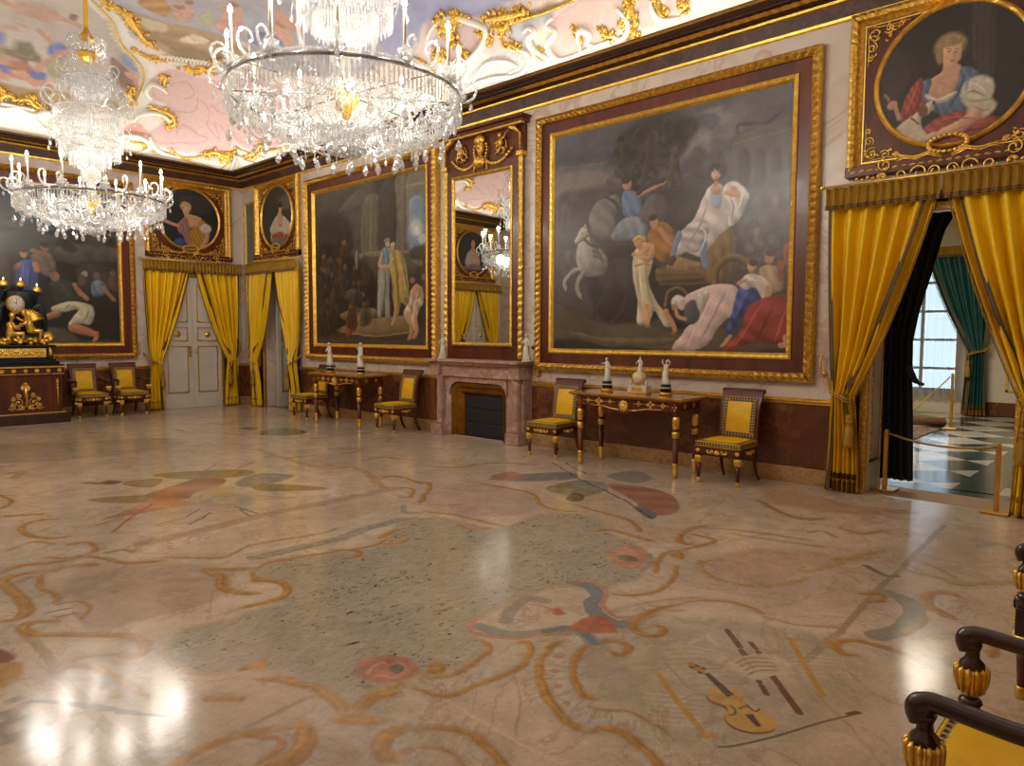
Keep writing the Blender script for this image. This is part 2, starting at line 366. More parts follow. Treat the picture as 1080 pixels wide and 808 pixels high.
def paint_big(P):
    P.c[:]=lin((74,68,62))
    P.poly([(-0.032,1.056),(0.614,1.042),(1.069,1.039),(1.049,0.745),(0.905,0.639),(0.826,0.651),(0.673,0.746),(0.53,0.697),(0.332,0.689),(-0.029,0.636)],(96,94,96),0.12,var=0.25,vs=5,wob=0.05)
    P.poly([(0.016,1.001),(0.615,0.997),(0.618,0.863),(0.018,0.859)],(84,82,88),0.1,var=0.2,vs=4)
    P.ell(0.738,0.908,0.116709,0.0690072,(126,118,112),alpha=0.8,var=0.3)
    P.ell(0.579,0.997,0.109882,0.0540093,(118,112,110),alpha=0.5)
    P.ell(0.69,0.919,0.0523927,0.0390128,(80,86,100),alpha=0.7)
    P.ell(0.113,0.762,0.156847,0.0620081,(132,114,104),alpha=0.7)
    P.ell(0.896,0.972,0.137033,0.0490102,(112,104,106),alpha=0.5)
    P.ell(0.663,0.836,0.0519711,0.071007,(136,126,118),alpha=0.6)
    P.ell(0.38,0.901,0.0764853,0.0610082,(56,52,44),var=0.5,vs=40,alpha=0.85,soft=0.5)
    P.ell(0.458,0.942,0.0817863,0.0670075,(56,52,44),var=0.5,vs=40,alpha=0.85,soft=0.5)
    P.ell(0.544,0.942,0.0839524,0.0700071,(56,52,44),var=0.5,vs=40,alpha=0.85,soft=0.5)
    P.ell(0.608,0.91,0.0541295,0.0460109,(56,52,44),var=0.5,vs=40,alpha=0.85,soft=0.5)
    P.ell(0.392,0.804,0.0680661,0.0550091,(56,52,44),var=0.5,vs=40,alpha=0.85,soft=0.5)
    P.ell(0.499,0.832,0.0855102,0.071007,(56,52,44),var=0.5,vs=40,alpha=0.85,soft=0.5)
    P.ell(0.564,0.856,0.0621691,0.0530094,(56,52,44),var=0.5,vs=40,alpha=0.85,soft=0.5)
    P.ell(0.34,0.852,0.0519711,0.0410122,(56,52,44),var=0.5,vs=40,alpha=0.85,soft=0.5)
    r=random.Random(2)
    for k in range(150): x=.26+.3*r.random(); y=.60+.34*r.random(); P.ell(x,y,.012+.016*r.random(),.008+.008*r.random(),r.choice(((40,38,32),(70,64,50),(84,76,58),(52,48,40))),r.random()*3,.4,.75*max(0,1-(abs(x-.41)/.17)**2))
    P.stroke([(0.433,0.712),(0.455,0.802),(0.465,0.912)],0.03,(66,58,46))
    P.poly([(0.802,0.655),(0.79,0.794),(0.813,0.841),(0.868,0.854),(0.959,0.876),(1.024,0.877),(1.031,0.62),(0.874,0.636)],(98,88,80),0.03,var=0.25,vs=14)
    P.poly([(0.819,0.661),(0.817,0.755),(0.823,0.785),(0.835,0.792),(0.848,0.78),(0.855,0.748),(0.858,0.655)],(74,66,62),0.012)
    P.poly([(0.878,0.652),(0.876,0.744),(0.881,0.773),(0.893,0.781),(0.906,0.769),(0.913,0.738),(0.915,0.646)],(74,66,62),0.012)
    P.poly([(0.935,0.643),(0.933,0.734),(0.938,0.763),(0.95,0.77),(0.962,0.758),(0.969,0.727),(0.971,0.637)],(74,66,62),0.012)
    P.poly([(0.989,0.634),(0.986,0.724),(0.992,0.752),(1.003,0.76),(1.015,0.748),(1.021,0.718),(1.024,0.629)],(74,66,62),0.012)
    P.stroke([(0.798,0.81),(0.9,0.82),(1.027,0.829)],0.012,(112,100,90))
    P.stroke([(0.813,0.849),(0.812,0.883),(0.899,0.873),(0.958,0.9)],0.014,(84,76,72))
    P.poly([(0.639,0.716),(0.619,0.791),(0.663,0.836),(0.707,0.793),(0.749,0.802),(0.776,0.711),(0.743,0.682)],(84,78,72),0.03,var=0.3)
    P.poly([(0.549,0.667),(0.538,0.769),(0.561,0.829),(0.583,0.812),(0.595,0.741),(0.6,0.659)],(78,70,58),0.012,folds=(0.3,60,0.2))
    P.ell(0.568,0.837,0.0143178,0.018,(92,82,68))
    P.stroke([(0.574,0.79),(0.529,0.716),(0.453,0.709)],0.02,(84,76,62))
    P.poly([(0.513,0.57),(0.521,0.671),(0.675,0.666),(0.711,0.616),(0.678,0.532),(0.589,0.506)],(64,57,50),0.03,var=0.3)
    P.poly([(0.832,0.393),(0.843,0.598),(0.904,0.656),(1.023,0.669),(1.031,0.377),(0.973,0.348)],(88,82,82),0.08,var=0.5,vs=18,alpha=0.8)
    P.ell(0.883,0.575,0.0171172,0.02502,(120,108,102),alpha=0.5,var=0.4)
    P.stroke([(0.883,0.567),(0.906,0.513)],0.012,(104,96,94),alpha=0.5)
    P.ell(0.936,0.601,0.0171172,0.02502,(120,108,102),alpha=0.5,var=0.4)
    P.stroke([(0.936,0.593),(0.959,0.54)],0.012,(104,96,94),alpha=0.5)
    P.ell(0.988,0.602,0.0162788,0.02502,(120,108,102),alpha=0.5,var=0.4)
    P.stroke([(0.989,0.594),(1.01,0.542)],0.012,(104,96,94),alpha=0.5)
    P.ell(0.908,0.505,0.0171172,0.02502,(120,108,102),alpha=0.5,var=0.4)
    P.stroke([(0.908,0.496),(0.931,0.444)],0.012,(104,96,94),alpha=0.5)
    P.ell(0.969,0.514,0.0161245,0.025,(120,108,102),alpha=0.5,var=0.4)
    P.stroke([(0.969,0.506),(0.991,0.454)],0.012,(104,96,94),alpha=0.5)
    P.ell(1.005,0.534,0.0161245,0.024,(120,108,102),alpha=0.5,var=0.4)
    P.stroke([(1.005,0.526),(1.027,0.475)],0.012,(104,96,94),alpha=0.5)
    P.ell(0.878,0.457,0.0180278,0.02502,(120,108,102),alpha=0.5,var=0.4)
    P.stroke([(0.879,0.449),(0.902,0.396)],0.012,(104,96,94),alpha=0.5)
    P.ell(0.948,0.442,0.0171172,0.02502,(120,108,102),alpha=0.5,var=0.4)
    P.stroke([(0.948,0.434),(0.971,0.382)],0.012,(104,96,94),alpha=0.5)
    for k in range(46):
        x=.72+.25*r.random(); y=.34+.26*r.random(); c=r.choice(((126,112,104),(104,92,88),(140,122,108),(90,84,88)))
        P.ell(x,y,.012,.017,c,0,.4,.6,.2); P.poly([(x-.02,y-.08),(x-.012,y-.02),(x+.014,y-.02),(x+.026,y-.07)],tuple(int(q*.82) for q in c),.012,.55,folds=(.3,60,.2))
    for k in range(26):
        x=.03+.28*r.random(); y=.42+.2*r.random(); c=r.choice(((104,88,78),(86,76,72),(120,100,84)))
        P.ell(x,y,.012,.016,c,0,.4,.6,.2); P.poly([(x-.02,y-.09),(x-.012,y-.02),(x+.014,y-.02),(x+.026,y-.08)],tuple(int(q*.75) for q in c),.012,.6,folds=(.3,60,.2))
    for k in range(90): P.stroke([(x:=r.random(),y:=.03+.14*r.random()),(x+.04,y+.004+.01*r.random())],.006,r.choice(((60,52,40),(104,90,66),(80,70,52))),.004,.7)
    P.poly([(0.019,0.713),(0.159,0.734),(0.332,0.728),(0.414,0.639),(0.456,0.501),(0.398,0.43),(0.229,0.464),(0.022,0.483)],(70,63,60),0.05,var=0.4,vs=16)
    P.ell(0.102,0.706,0.0231948,0.025,(92,72,58))
    P.stroke([(0.102,0.681),(0.094,0.615)],0.03,(66,58,56))
    P.ell(0.286,0.725,0.0212132,0.023,(92,72,58))
    P.stroke([(0.286,0.702),(0.278,0.638)],0.03,(66,58,56))
    P.ell(0.056,0.657,0.0233452,0.025,(92,72,58))
    P.stroke([(0.056,0.632),(0.047,0.564)],0.03,(66,58,56))
    P.poly([(0.206,0.527),(0.183,0.6),(0.215,0.666),(0.258,0.68),(0.311,0.692),(0.333,0.64),(0.302,0.595),(0.314,0.516),(0.261,0.501)],(118,108,102),0.02,folds=(0.8,40,0.12))
    P.stroke([(0.258,0.69),(0.312,0.653),(0.325,0.602)],0.014,(70,60,56))
    P.poly([(0.21,0.202),(0.163,0.368),(0.251,0.442),(0.398,0.449),(0.517,0.345),(0.539,0.193),(0.463,0.118),(0.299,0.1)],(40,35,33),0.05,var=0.3,vs=14)
    P.poly([(0.23,0.363),(0.316,0.407),(0.419,0.39),(0.45,0.311),(0.381,0.246),(0.264,0.261)],(60,50,46),0.02,folds=(0.2,30,0.15))
    P.stroke([(0.296,0.28),(0.233,0.202),(0.211,0.141)],0.02,(56,46,42))
    P.stroke([(0.37,0.257),(0.351,0.169),(0.299,0.12)],0.02,(56,46,42))
    P.stroke([(0.431,0.273),(0.458,0.195),(0.443,0.119)],0.02,(56,46,42))
    P.poly([(0.143,0.533),(0.202,0.507),(0.251,0.446),(0.278,0.4),(0.252,0.342),(0.182,0.336),(0.136,0.37),(0.126,0.432),(0.13,0.493)],(128,118,106),0.014,folds=(1.2,45,0.1))
    P.poly([(0.147,0.549),(0.179,0.538),(0.198,0.495),(0.207,0.426),(0.186,0.366),(0.145,0.365),(0.122,0.412),(0.125,0.473),(0.134,0.518)],(170,160,144),0.012,folds=(0.2,50,0.08))
    P.poly([(0.143,0.558),(0.161,0.564),(0.181,0.549),(0.179,0.525),(0.152,0.512),(0.125,0.49),(0.109,0.5),(0.116,0.519)],(180,170,152),0.008)
    P.poly([(0.161,0.56),(0.163,0.578),(0.172,0.563)],(180,170,152),0.005)
    P.ell(0.148,0.535,0.00412311,0.004,(40,34,32))
    P.stroke([(0.179,0.546),(0.202,0.527),(0.197,0.503)],0.01,(84,74,66))
    P.stroke([(0.186,0.523),(0.211,0.504),(0.209,0.482)],0.01,(84,74,66))
    P.stroke([(0.193,0.5),(0.22,0.481),(0.22,0.461)],0.01,(84,74,66))
    P.stroke([(0.2,0.477),(0.229,0.458),(0.231,0.44)],0.01,(84,74,66))
    P.stroke([(0.207,0.454),(0.238,0.435),(0.243,0.419)],0.01,(84,74,66))
    P.stroke([(0.214,0.431),(0.247,0.412),(0.254,0.398)],0.01,(84,74,66))
    P.stroke([(0.145,0.379),(0.099,0.364),(0.062,0.322),(0.067,0.278)],0.02,(156,146,130),taper=0.2)
    P.stroke([(0.168,0.367),(0.136,0.328),(0.128,0.283),(0.147,0.235)],0.02,(156,146,130),taper=0.2)
    P.stroke([(0.157,0.511),(0.229,0.468),(0.418,0.457)],0.012,(60,50,46))
    P.stroke([(0.125,0.494),(0.179,0.521)],0.008,(96,66,48))
    P.poly([(0.341,0.688),(0.377,0.698),(0.414,0.673),(0.427,0.599),(0.407,0.579),(0.346,0.594)],(104,120,148),0.012,folds=(0.4,70,0.16))
    P.ell(0.365,0.727,0.0203961,0.026,(176,128,98),shade=0.3)
    P.ell(0.36,0.744,0.0231948,0.015,(66,48,38))
    P.stroke([(0.414,0.668),(0.482,0.695),(0.529,0.712)],0.015,(170,124,94))
    P.stroke([(0.414,0.677),(0.457,0.708),(0.522,0.721)],0.02,(60,54,54))
    P.poly([(0.293,0.498),(0.334,0.572),(0.405,0.583),(0.456,0.539),(0.447,0.473),(0.366,0.491)],(130,132,140),0.02,folds=(0.5,60,0.2))
    P.poly([(0.415,0.582),(0.473,0.668),(0.531,0.642),(0.532,0.567),(0.475,0.537)],(96,90,90),0.03,var=0.3)
    P.poly([(0.46,0.5),(0.504,0.548),(0.552,0.528),(0.579,0.47),(0.565,0.397),(0.517,0.382),(0.487,0.422)],(156,108,52),0.012,folds=(0.9,60,0.2))
    P.ell(0.487,0.55,0.019105,0.024,(184,134,100))
    P.ell(0.482,0.568,0.0222036,0.0150333,(70,50,36))
    P.stroke([(0.514,0.514),(0.553,0.454),(0.59,0.432)],0.018,(176,122,88))
    P.poly([(0.494,0.331),(0.536,0.362),(0.75,0.356),(0.761,0.285),(0.537,0.283)],(112,84,52),0.012,folds=(1.5,80,0.2))
    P.poly([(0.509,0.285),(0.769,0.284),(0.788,0.187),(0.722,0.098),(0.541,0.118)],(46,37,30),0.03,var=0.2)
    P.stroke([(0.539,0.193),(0.548,0.249),(0.594,0.266),(0.631,0.237),(0.623,0.182)],0.012,(120,94,56))
    P.stroke([(0.518,0.284),(0.761,0.279)],0.01,(96,74,46))
    P.poly([(0.536,0.353),(0.582,0.396),(0.646,0.373),(0.699,0.351),(0.665,0.332),(0.574,0.332)],(150,120,80),0.012,var=0.4,vs=40)
    P.poly([(0.682,0.334),(0.696,0.476),(0.747,0.524),(0.797,0.483),(0.8,0.361),(0.769,0.284),(0.709,0.287)],(128,100,62),0.015,folds=(0.2,60,0.15))
    P.stroke([(0.881,0.295),(0.878,0.27),(0.867,0.248),(0.851,0.231),(0.83,0.221),(0.806,0.22),(0.783,0.227),(0.762,0.242),(0.747,0.264),(0.738,0.29),(0.737,0.317),(0.744,0.342),(0.759,0.362),(0.778,0.375),(0.801,0.38),(0.825,0.376),(0.847,0.364),(0.864,0.346),(0.876,0.322),(0.881,0.296)],0.02,(124,100,64))
    P.stroke([(0.868,0.296),(0.866,0.275),(0.857,0.257),(0.843,0.243),(0.826,0.235),(0.807,0.234),(0.788,0.24),(0.771,0.252),(0.758,0.27),(0.751,0.291),(0.751,0.314),(0.756,0.334),(0.768,0.351),(0.784,0.362),(0.803,0.366),(0.822,0.363),(0.84,0.353),(0.855,0.338),(0.864,0.318),(0.868,0.297)],0.01,(80,62,42))
    P.stroke([(0.81,0.3),(0.874,0.296)],0.008,(96,74,48),sm=False)
    P.stroke([(0.81,0.3),(0.832,0.229)],0.008,(96,74,48),sm=False)
    P.stroke([(0.81,0.3),(0.758,0.258)],0.008,(96,74,48),sm=False)
    P.stroke([(0.81,0.3),(0.754,0.345)],0.008,(96,74,48),sm=False)
    P.stroke([(0.81,0.3),(0.827,0.368)],0.008,(96,74,48),sm=False)
    P.poly([(0.706,0.661),(0.733,0.674),(0.767,0.65),(0.779,0.572),(0.8,0.509),(0.748,0.471),(0.712,0.421),(0.681,0.388),(0.627,0.414),(0.584,0.399),(0.568,0.434),(0.597,0.49),(0.656,0.549),(0.683,0.611)],(206,192,184),0.01,folds=(0.7,45,0.16))
    P.poly([(0.59,0.478),(0.66,0.537),(0.713,0.51),(0.689,0.423),(0.645,0.413)],(184,170,166),0.012,folds=(1.3,60,0.2))
    P.poly([(0.717,0.642),(0.758,0.627),(0.756,0.575),(0.725,0.583)],(148,160,184),0.01,alpha=0.8)
    P.poly([(0.764,0.651),(0.809,0.671),(0.855,0.621),(0.844,0.577),(0.829,0.531),(0.79,0.501),(0.779,0.563)],(216,202,196),0.012,folds=(0.5,60,0.2))
    P.stroke([(0.777,0.633),(0.819,0.618),(0.802,0.646)],0.02,(196,148,112))
    P.stroke([(0.593,0.487),(0.576,0.433),(0.569,0.393)],0.026,(120,132,160))
    P.stroke([(0.69,0.45),(0.695,0.387),(0.703,0.351)],0.026,(120,130,156))
    P.stroke([(0.569,0.388),(0.558,0.376)],0.03,(90,70,56))
    P.ell(0.735,0.664,0.0121655,0.016,(196,148,112))
    P.ell(0.734,0.711,0.0182483,0.0260192,(214,170,138),shade=0.25)
    P.ell(0.73,0.734,0.0243311,0.017,(62,44,34))
    P.ell(0.752,0.718,0.00905539,0.0150333,(78,62,40))
    P.ell(0.727,0.714,0.00316228,0.002,(50,36,30))
    P.ell(0.742,0.711,0.003,0.002,(50,36,30))
    P.ell(0.736,0.697,0.00509902,0.003,(170,84,72))
    P.poly([(0.716,0.659),(0.754,0.654),(0.751,0.628),(0.724,0.632)],(196,148,112),0.008)
    P.poly([(0.398,0.434),(0.461,0.443),(0.482,0.385),(0.464,0.301),(0.501,0.213),(0.54,0.165),(0.582,0.118),(0.541,0.108),(0.492,0.172),(0.467,0.118),(0.423,0.119),(0.418,0.216),(0.396,0.314)],(204,188,156),0.008,folds=(0.25,55,0.18))
    P.poly([(0.418,0.457),(0.453,0.471),(0.488,0.456),(0.491,0.413),(0.466,0.382),(0.427,0.397)],(204,150,112),0.008,folds=(0.6,40,0.08))
    P.ell(0.417,0.467,0.0181108,0.0230217,(196,142,106),shade=0.3)
    P.poly([(0.393,0.488),(0.417,0.503),(0.449,0.49),(0.449,0.473),(0.417,0.482),(0.397,0.472)],(206,172,96),0.006)
    P.stroke([(0.461,0.443),(0.428,0.423),(0.394,0.419)],0.016,(196,148,112))
    P.stroke([(0.481,0.442),(0.462,0.402),(0.414,0.409)],0.014,(196,148,112))
    P.stroke([(0.348,0.461),(0.402,0.453)],0.007,(70,50,36))
    P.stroke([(0.458,0.195),(0.463,0.118),(0.468,0.08)],0.02,(204,152,112))
    P.stroke([(0.468,0.08),(0.444,0.064),(0.424,0.064)],0.014,(204,152,112))
    P.stroke([(0.543,0.171),(0.574,0.118),(0.582,0.089)],0.02,(196,140,104))
    P.stroke([(0.582,0.089),(0.572,0.073)],0.012,(190,136,100))
    P.poly([(0,0.208),(0.256,0.12),(0.423,0.119),(0.598,0.08),(0.756,0.098),(0.856,0.063),(1.04,0.031),(1.042,-0.035),(0.002,-0.039)],(88,74,56),0.05,var=0.35,vs=12)
    P.poly([(0.05,0.09),(0.234,0.063),(0.424,0.056),(0.579,0.058),(0.542,0.023),(0.3,0.019)],(112,94,70),0.03,var=0.3)
    P.poly([(0.002,0.036),(0.144,0.046),(0.279,0.019),(0.425,0.017),(0.543,-0.007),(0.543,-0.034),(0.002,-0.033)],(36,32,28),0.02,var=0.3,vs=40)
    P.poly([(0.689,0.007),(0.793,-0.012),(0.921,0.012),(1.041,0.015),(1.042,-0.035),(0.69,-0.044)],(44,38,32),0.03)
    P.poly([(0.617,0.224),(0.67,0.253),(0.735,0.272),(0.803,0.27),(0.833,0.234),(0.831,0.159),(0.789,0.134),(0.753,0.095),(0.706,0.026),(0.608,-0.002),(0.576,0.02),(0.625,0.089),(0.661,0.15),(0.636,0.183)],(212,184,178),0.008,folds=(0.9,40,0.13))
    P.poly([(0.621,0.191),(0.66,0.217),(0.686,0.171),(0.662,0.117),(0.622,0.125)],(88,82,86),0.012)
    P.poly([(0.67,0.235),(0.719,0.246),(0.706,0.189),(0.682,0.171)],(198,188,180),0.012,folds=(0.5,80,0.15))
    P.ell(0.591,0.21,0.026,0.0260192,(214,206,194),shade=0.2)
    P.poly([(0.572,0.22),(0.617,0.228),(0.621,0.182),(0.603,0.177)],(206,198,186),0.008)
    P.ell(0.581,0.187,0.0130384,0.014,(180,128,98))
    P.stroke([(0.622,0.136),(0.596,0.151),(0.588,0.17)],0.014,(196,148,112))
    P.ell(0.933,0.365,0.0171172,0.0240208,(176,128,98))
    P.poly([(0.901,0.32),(0.936,0.338),(0.974,0.315),(0.983,0.248),(0.931,0.233)],(176,146,116),0.015,folds=(0.4,60,0.15))
    P.ell(0.936,0.381,0.0180278,0.013,(84,60,46))
    P.poly([(0.832,0.251),(0.883,0.273),(0.918,0.241),(0.904,0.2),(0.851,0.15),(0.81,0.081),(0.784,0.066),(0.805,0.151)],(64,82,136),0.008,folds=(0.8,60,0.25))
    P.poly([(0.832,0.269),(0.854,0.302),(0.89,0.303),(0.929,0.276),(0.946,0.224),(0.919,0.2),(0.891,0.252),(0.852,0.245)],(212,196,182),0.01,folds=(0.6,70,0.16))
    P.ell(0.874,0.335,0.0140357,0.022,(204,152,120),shade=0.25)
    P.ell(0.881,0.35,0.0170294,0.015,(80,54,40))
    P.stroke([(0.93,0.25),(0.931,0.208),(0.893,0.184)],0.02,(196,148,112))
    P.stroke([(0.851,0.28),(0.832,0.272)],0.016,(196,148,112))
    P.poly([(0.86,0.171),(0.916,0.209),(0.97,0.218),(1.024,0.203),(1.03,0.097),(1.014,0.028),(0.92,0.04),(0.841,0.028),(0.792,-0.005),(0.769,0.005),(0.801,0.038),(0.843,0.098)],(150,60,48),0.008,folds=(1,38,0.22))
    P.poly([(0.887,0.115),(0.978,0.148),(1.023,0.131),(1.019,0.031),(0.92,0.04)],(120,40,36),0.03,alpha=0.5,folds=(0.6,60,0.2))
    P.stroke([(0.981,0.03),(0.999,0.037),(0.996,0.064)],0.018,(196,148,112))
    P.stroke([(0.804,0.066),(0.785,0.041),(0.772,0.027)],0.014,(196,148,112))
    P.ell(0.99,0.393,0.0130384,0.02,(156,92,70))
    P.stroke([(0.99,0.373),(0.994,0.343)],0.02,(140,80,62))
    P.ell(1.009,0.346,0.0130384,0.02,(156,92,70))
    P.stroke([(1.009,0.326),(1.013,0.296)],0.02,(140,80,62))
    P.ell(0.973,0.332,0.0140357,0.020025,(156,92,70))
    P.stroke([(0.974,0.312),(0.978,0.281)],0.02,(140,80,62))
    P.stroke([(0.664,0.515),(0.7,0.476),(0.68,0.413)],0.007,(228,216,206),taper=0.4)
    P.stroke([(0.707,0.617),(0.685,0.531),(0.63,0.447)],0.007,(150,136,134),taper=0.4)
    P.stroke([(0.813,0.653),(0.833,0.613),(0.815,0.55)],0.007,(232,222,214),taper=0.4)
    P.stroke([(0.788,0.623),(0.805,0.569),(0.793,0.518)],0.007,(150,134,130),taper=0.4)
    P.stroke([(0.418,0.409),(0.428,0.312),(0.442,0.196)],0.006,(232,214,182),taper=0.4)
    P.stroke([(0.45,0.406),(0.456,0.301),(0.485,0.195)],0.007,(150,134,104),taper=0.4)
    P.stroke([(0.411,0.352),(0.421,0.255)],0.006,(150,134,104),taper=0.4)
    P.stroke([(0.753,0.255),(0.707,0.171),(0.639,0.025)],0.008,(232,206,200),taper=0.4)
    P.stroke([(0.786,0.248),(0.742,0.152),(0.681,0.044)],0.008,(166,140,138),taper=0.4)
    P.stroke([(0.719,0.233),(0.686,0.153)],0.007,(166,140,138),taper=0.4)
    P.stroke([(0.916,0.192),(0.871,0.115),(0.818,0.028)],0.008,(190,90,74),taper=0.4)
    P.stroke([(0.955,0.182),(0.919,0.098),(0.889,0.029)],0.009,(104,32,30),taper=0.4)
    P.stroke([(1,0.189),(0.979,0.114),(0.963,0.047)],0.008,(184,84,70),taper=0.4)
    P.stroke([(1.022,0.164),(1.007,0.081)],0.008,(100,30,28),taper=0.4)
    P.stroke([(0.852,0.228),(0.825,0.151)],0.006,(96,116,172),taper=0.4)
    P.stroke([(0.884,0.244),(0.853,0.185),(0.819,0.116)],0.007,(44,58,100),taper=0.4)
    P.stroke([(0.403,0.368),(0.439,0.377),(0.478,0.37)],0.008,(160,120,70))
    P.ell(0.729,0.721,0.00509902,0.009,(230,184,150),alpha=0.6)
def paint_mid(P):
    P.c[:]=lin((54,48,42))
    P.poly([(-0.003,1.035),(0.548,1),(0.568,0.638),(0.368,0.505),(0.045,0.6)],(84,78,72),0.1,var=0.4,vs=8)
    P.poly([(0.05,0.832),(0.189,0.85),(0.321,0.799),(0.371,0.708),(0.343,0.575),(0.044,0.564)],(60,54,48),0.08,var=0.3)
    P.poly([(0.243,0.86),(0.4,0.957),(0.499,0.958),(0.499,0.893),(0.373,0.826)],(100,92,84),0.03,var=0.2)
    P.poly([(0.479,0.887),(0.623,0.888),(0.624,0.56),(0.464,0.561)],(106,99,84),0.012,folds=(0,60,0.08))
    P.poly([(0.751,0.967),(0.856,0.969),(0.861,0.544),(0.752,0.547)],(110,102,86),0.012,folds=(0,60,0.08))
    P.poly([(0.628,0.939),(0.751,0.952),(0.752,0.541),(0.623,0.535)],(70,63,54),0.02,var=0.2)
    P.stroke([(0.445,0.563),(0.649,0.562)],0.02,(128,118,96))
    P.stroke([(0.449,0.546),(0.651,0.543)],0.02,(128,118,96))
    P.stroke([(0.734,0.546),(0.878,0.546)],0.02,(128,118,96))
    P.poly([(0.432,0.542),(0.661,0.54),(0.882,0.53),(0.892,0.421),(0.43,0.433)],(82,73,60),0.03,var=0.2)
    P.poly([(0.851,0.974),(1.021,0.98),(1.023,0.503),(0.857,0.532)],(120,113,98),0.012,var=0.12)
    P.poly([(0.866,0.578),(0.863,0.811),(0.889,0.853),(0.927,0.866),(0.964,0.842),(0.988,0.779),(0.995,0.581),(0.925,0.542)],(128,144,164),0.01,var=0.2,vs=8)
    P.ell(0.921,0.68,0.0462709,0.046,(200,196,188),var=0.4,alpha=0.9,soft=0.6)
    P.ell(0.967,0.614,0.0331361,0.027,(190,188,184),alpha=0.7)
    P.stroke([(0.851,0.92),(1.021,0.921)],0.018,(140,130,112))
    P.poly([(0.866,0.547),(0.925,0.573),(0.997,0.574),(1.011,0.504),(0.882,0.499)],(70,62,50),0.02)
    P.poly([(0.034,0.618),(0.212,0.638),(0.419,0.535),(0.565,0.441),(0.562,0.193),(0.413,0.127),(0.034,0.093)],(42,35,30),0.05,var=0.5,vs=20)
    P.ell(0.087,0.578,0.0220907,0.0190263,(110,80,60))
    P.poly([(0.039,0.483),(0.058,0.555),(0.114,0.551),(0.135,0.477)],(66,48,36),0.02,folds=(0.3,50,0.2))
    P.ell(0.156,0.555,0.0220907,0.019,(96,70,54))
    P.poly([(0.11,0.461),(0.128,0.532),(0.183,0.528),(0.203,0.455)],(57,42,32),0.02,folds=(0.3,50,0.2))
    P.ell(0.292,0.651,0.021095,0.019,(128,84,62))
    P.poly([(0.248,0.56),(0.265,0.63),(0.318,0.625),(0.338,0.553)],(76,50,37),0.02,folds=(0.3,50,0.2))
    P.ell(0.237,0.549,0.0220907,0.019,(90,64,50))
    P.poly([(0.192,0.456),(0.21,0.526),(0.264,0.522),(0.283,0.45)],(54,38,30),0.02,folds=(0.3,50,0.2))
    P.ell(0.393,0.486,0.0200998,0.019,(96,70,54))
    P.poly([(0.351,0.395),(0.367,0.464),(0.418,0.46),(0.437,0.39)],(57,42,32),0.02,folds=(0.3,50,0.2))
    P.ell(0.48,0.446,0.020025,0.018,(84,62,50))
    P.poly([(0.439,0.356),(0.455,0.424),(0.504,0.422),(0.523,0.352)],(50,37,30),0.02,folds=(0.3,50,0.2))
    P.ell(0.07,0.436,0.0220227,0.020025,(90,66,52))
    P.poly([(0.022,0.339),(0.041,0.413),(0.097,0.41),(0.118,0.335)],(54,39,31),0.02,folds=(0.3,50,0.2))
    P.ell(0.116,0.482,0.0300666,0.02502,(150,140,126))
    P.poly([(0.058,0.419),(0.126,0.451),(0.185,0.377),(0.16,0.2),(0.064,0.166)],(36,40,52),0.02,folds=(0.2,60,0.2))
    P.poly([(0.394,0.537),(0.41,0.603),(0.424,0.534),(0.418,0.467)],(128,116,100),0.01)
    P.poly([(0.281,0.32),(0.365,0.354),(0.471,0.326),(0.461,0.296),(0.338,0.283)],(124,108,86),0.012)
    P.poly([(0.338,0.283),(0.441,0.288),(0.427,0.212),(0.363,0.196)],(100,86,66),0.02)
    P.poly([(0.231,0.181),(0.363,0.222),(0.563,0.226),(0.586,0.176),(0.413,0.144)],(128,110,84),0.02,var=0.2)
    P.poly([(0.202,0.093),(0.513,0.16),(0.837,0.172),(0.933,0.124),(0.847,0.08),(0.56,0.056),(0.309,0.065)],(134,110,78),0.015,var=0.2,vs=14)
    P.poly([(0.202,0.079),(0.56,0.043),(0.879,0.077),(0.964,0.108),(0.964,-0.001),(0.2,-0.013)],(60,50,40),0.03)
    P.stroke([(0.229,0.086),(0.56,0.053),(0.858,0.08),(0.931,0.116)],0.01,(150,126,90))
    P.poly([(0.31,0.163),(0.378,0.203),(0.429,0.188),(0.413,0.11),(0.34,0.058),(0.303,0.023)],(146,66,48),0.012,folds=(0.3,60,0.25))
    P.ell(0.469,0.194,0.03,0.033,(128,120,108),shade=0.4)
    P.ell(0.513,0.157,0.0340147,0.017,(110,96,70))
    P.ell(0.434,0.165,0.020025,0.0240208,(140,124,90))
    P.poly([(0.613,0.479),(0.66,0.516),(0.706,0.48),(0.7,0.32),(0.707,0.174),(0.668,0.171),(0.658,0.289),(0.633,0.183),(0.596,0.184),(0.602,0.357)],(146,142,132),0.01,folds=(0.1,60,0.16))
    P.poly([(0.633,0.57),(0.673,0.588),(0.72,0.566),(0.719,0.48),(0.66,0.464),(0.632,0.486)],(112,132,152),0.01,folds=(0.2,60,0.14))
    P.ell(0.689,0.607,0.0200998,0.019,(190,148,116))
    P.ell(0.684,0.63,0.0281603,0.014,(120,128,140))
    P.stroke([(0.642,0.55),(0.618,0.487),(0.671,0.467)],0.022,(196,148,112))
    P.poly([(0.716,0.557),(0.756,0.569),(0.805,0.546),(0.839,0.471),(0.864,0.344),(0.855,0.227),(0.802,0.252),(0.775,0.173),(0.735,0.254),(0.719,0.399),(0.701,0.465)],(166,140,82),0.01,folds=(0.15,45,0.2))
    P.ell(0.729,0.581,0.021095,0.019,(184,140,108))
    P.ell(0.734,0.6,0.0200998,0.013,(176,166,150))
    P.stroke([(0.76,0.237),(0.748,0.173),(0.725,0.125)],0.024,(180,138,104))
    P.stroke([(0.729,0.511),(0.701,0.473),(0.66,0.476)],0.022,(196,148,112))
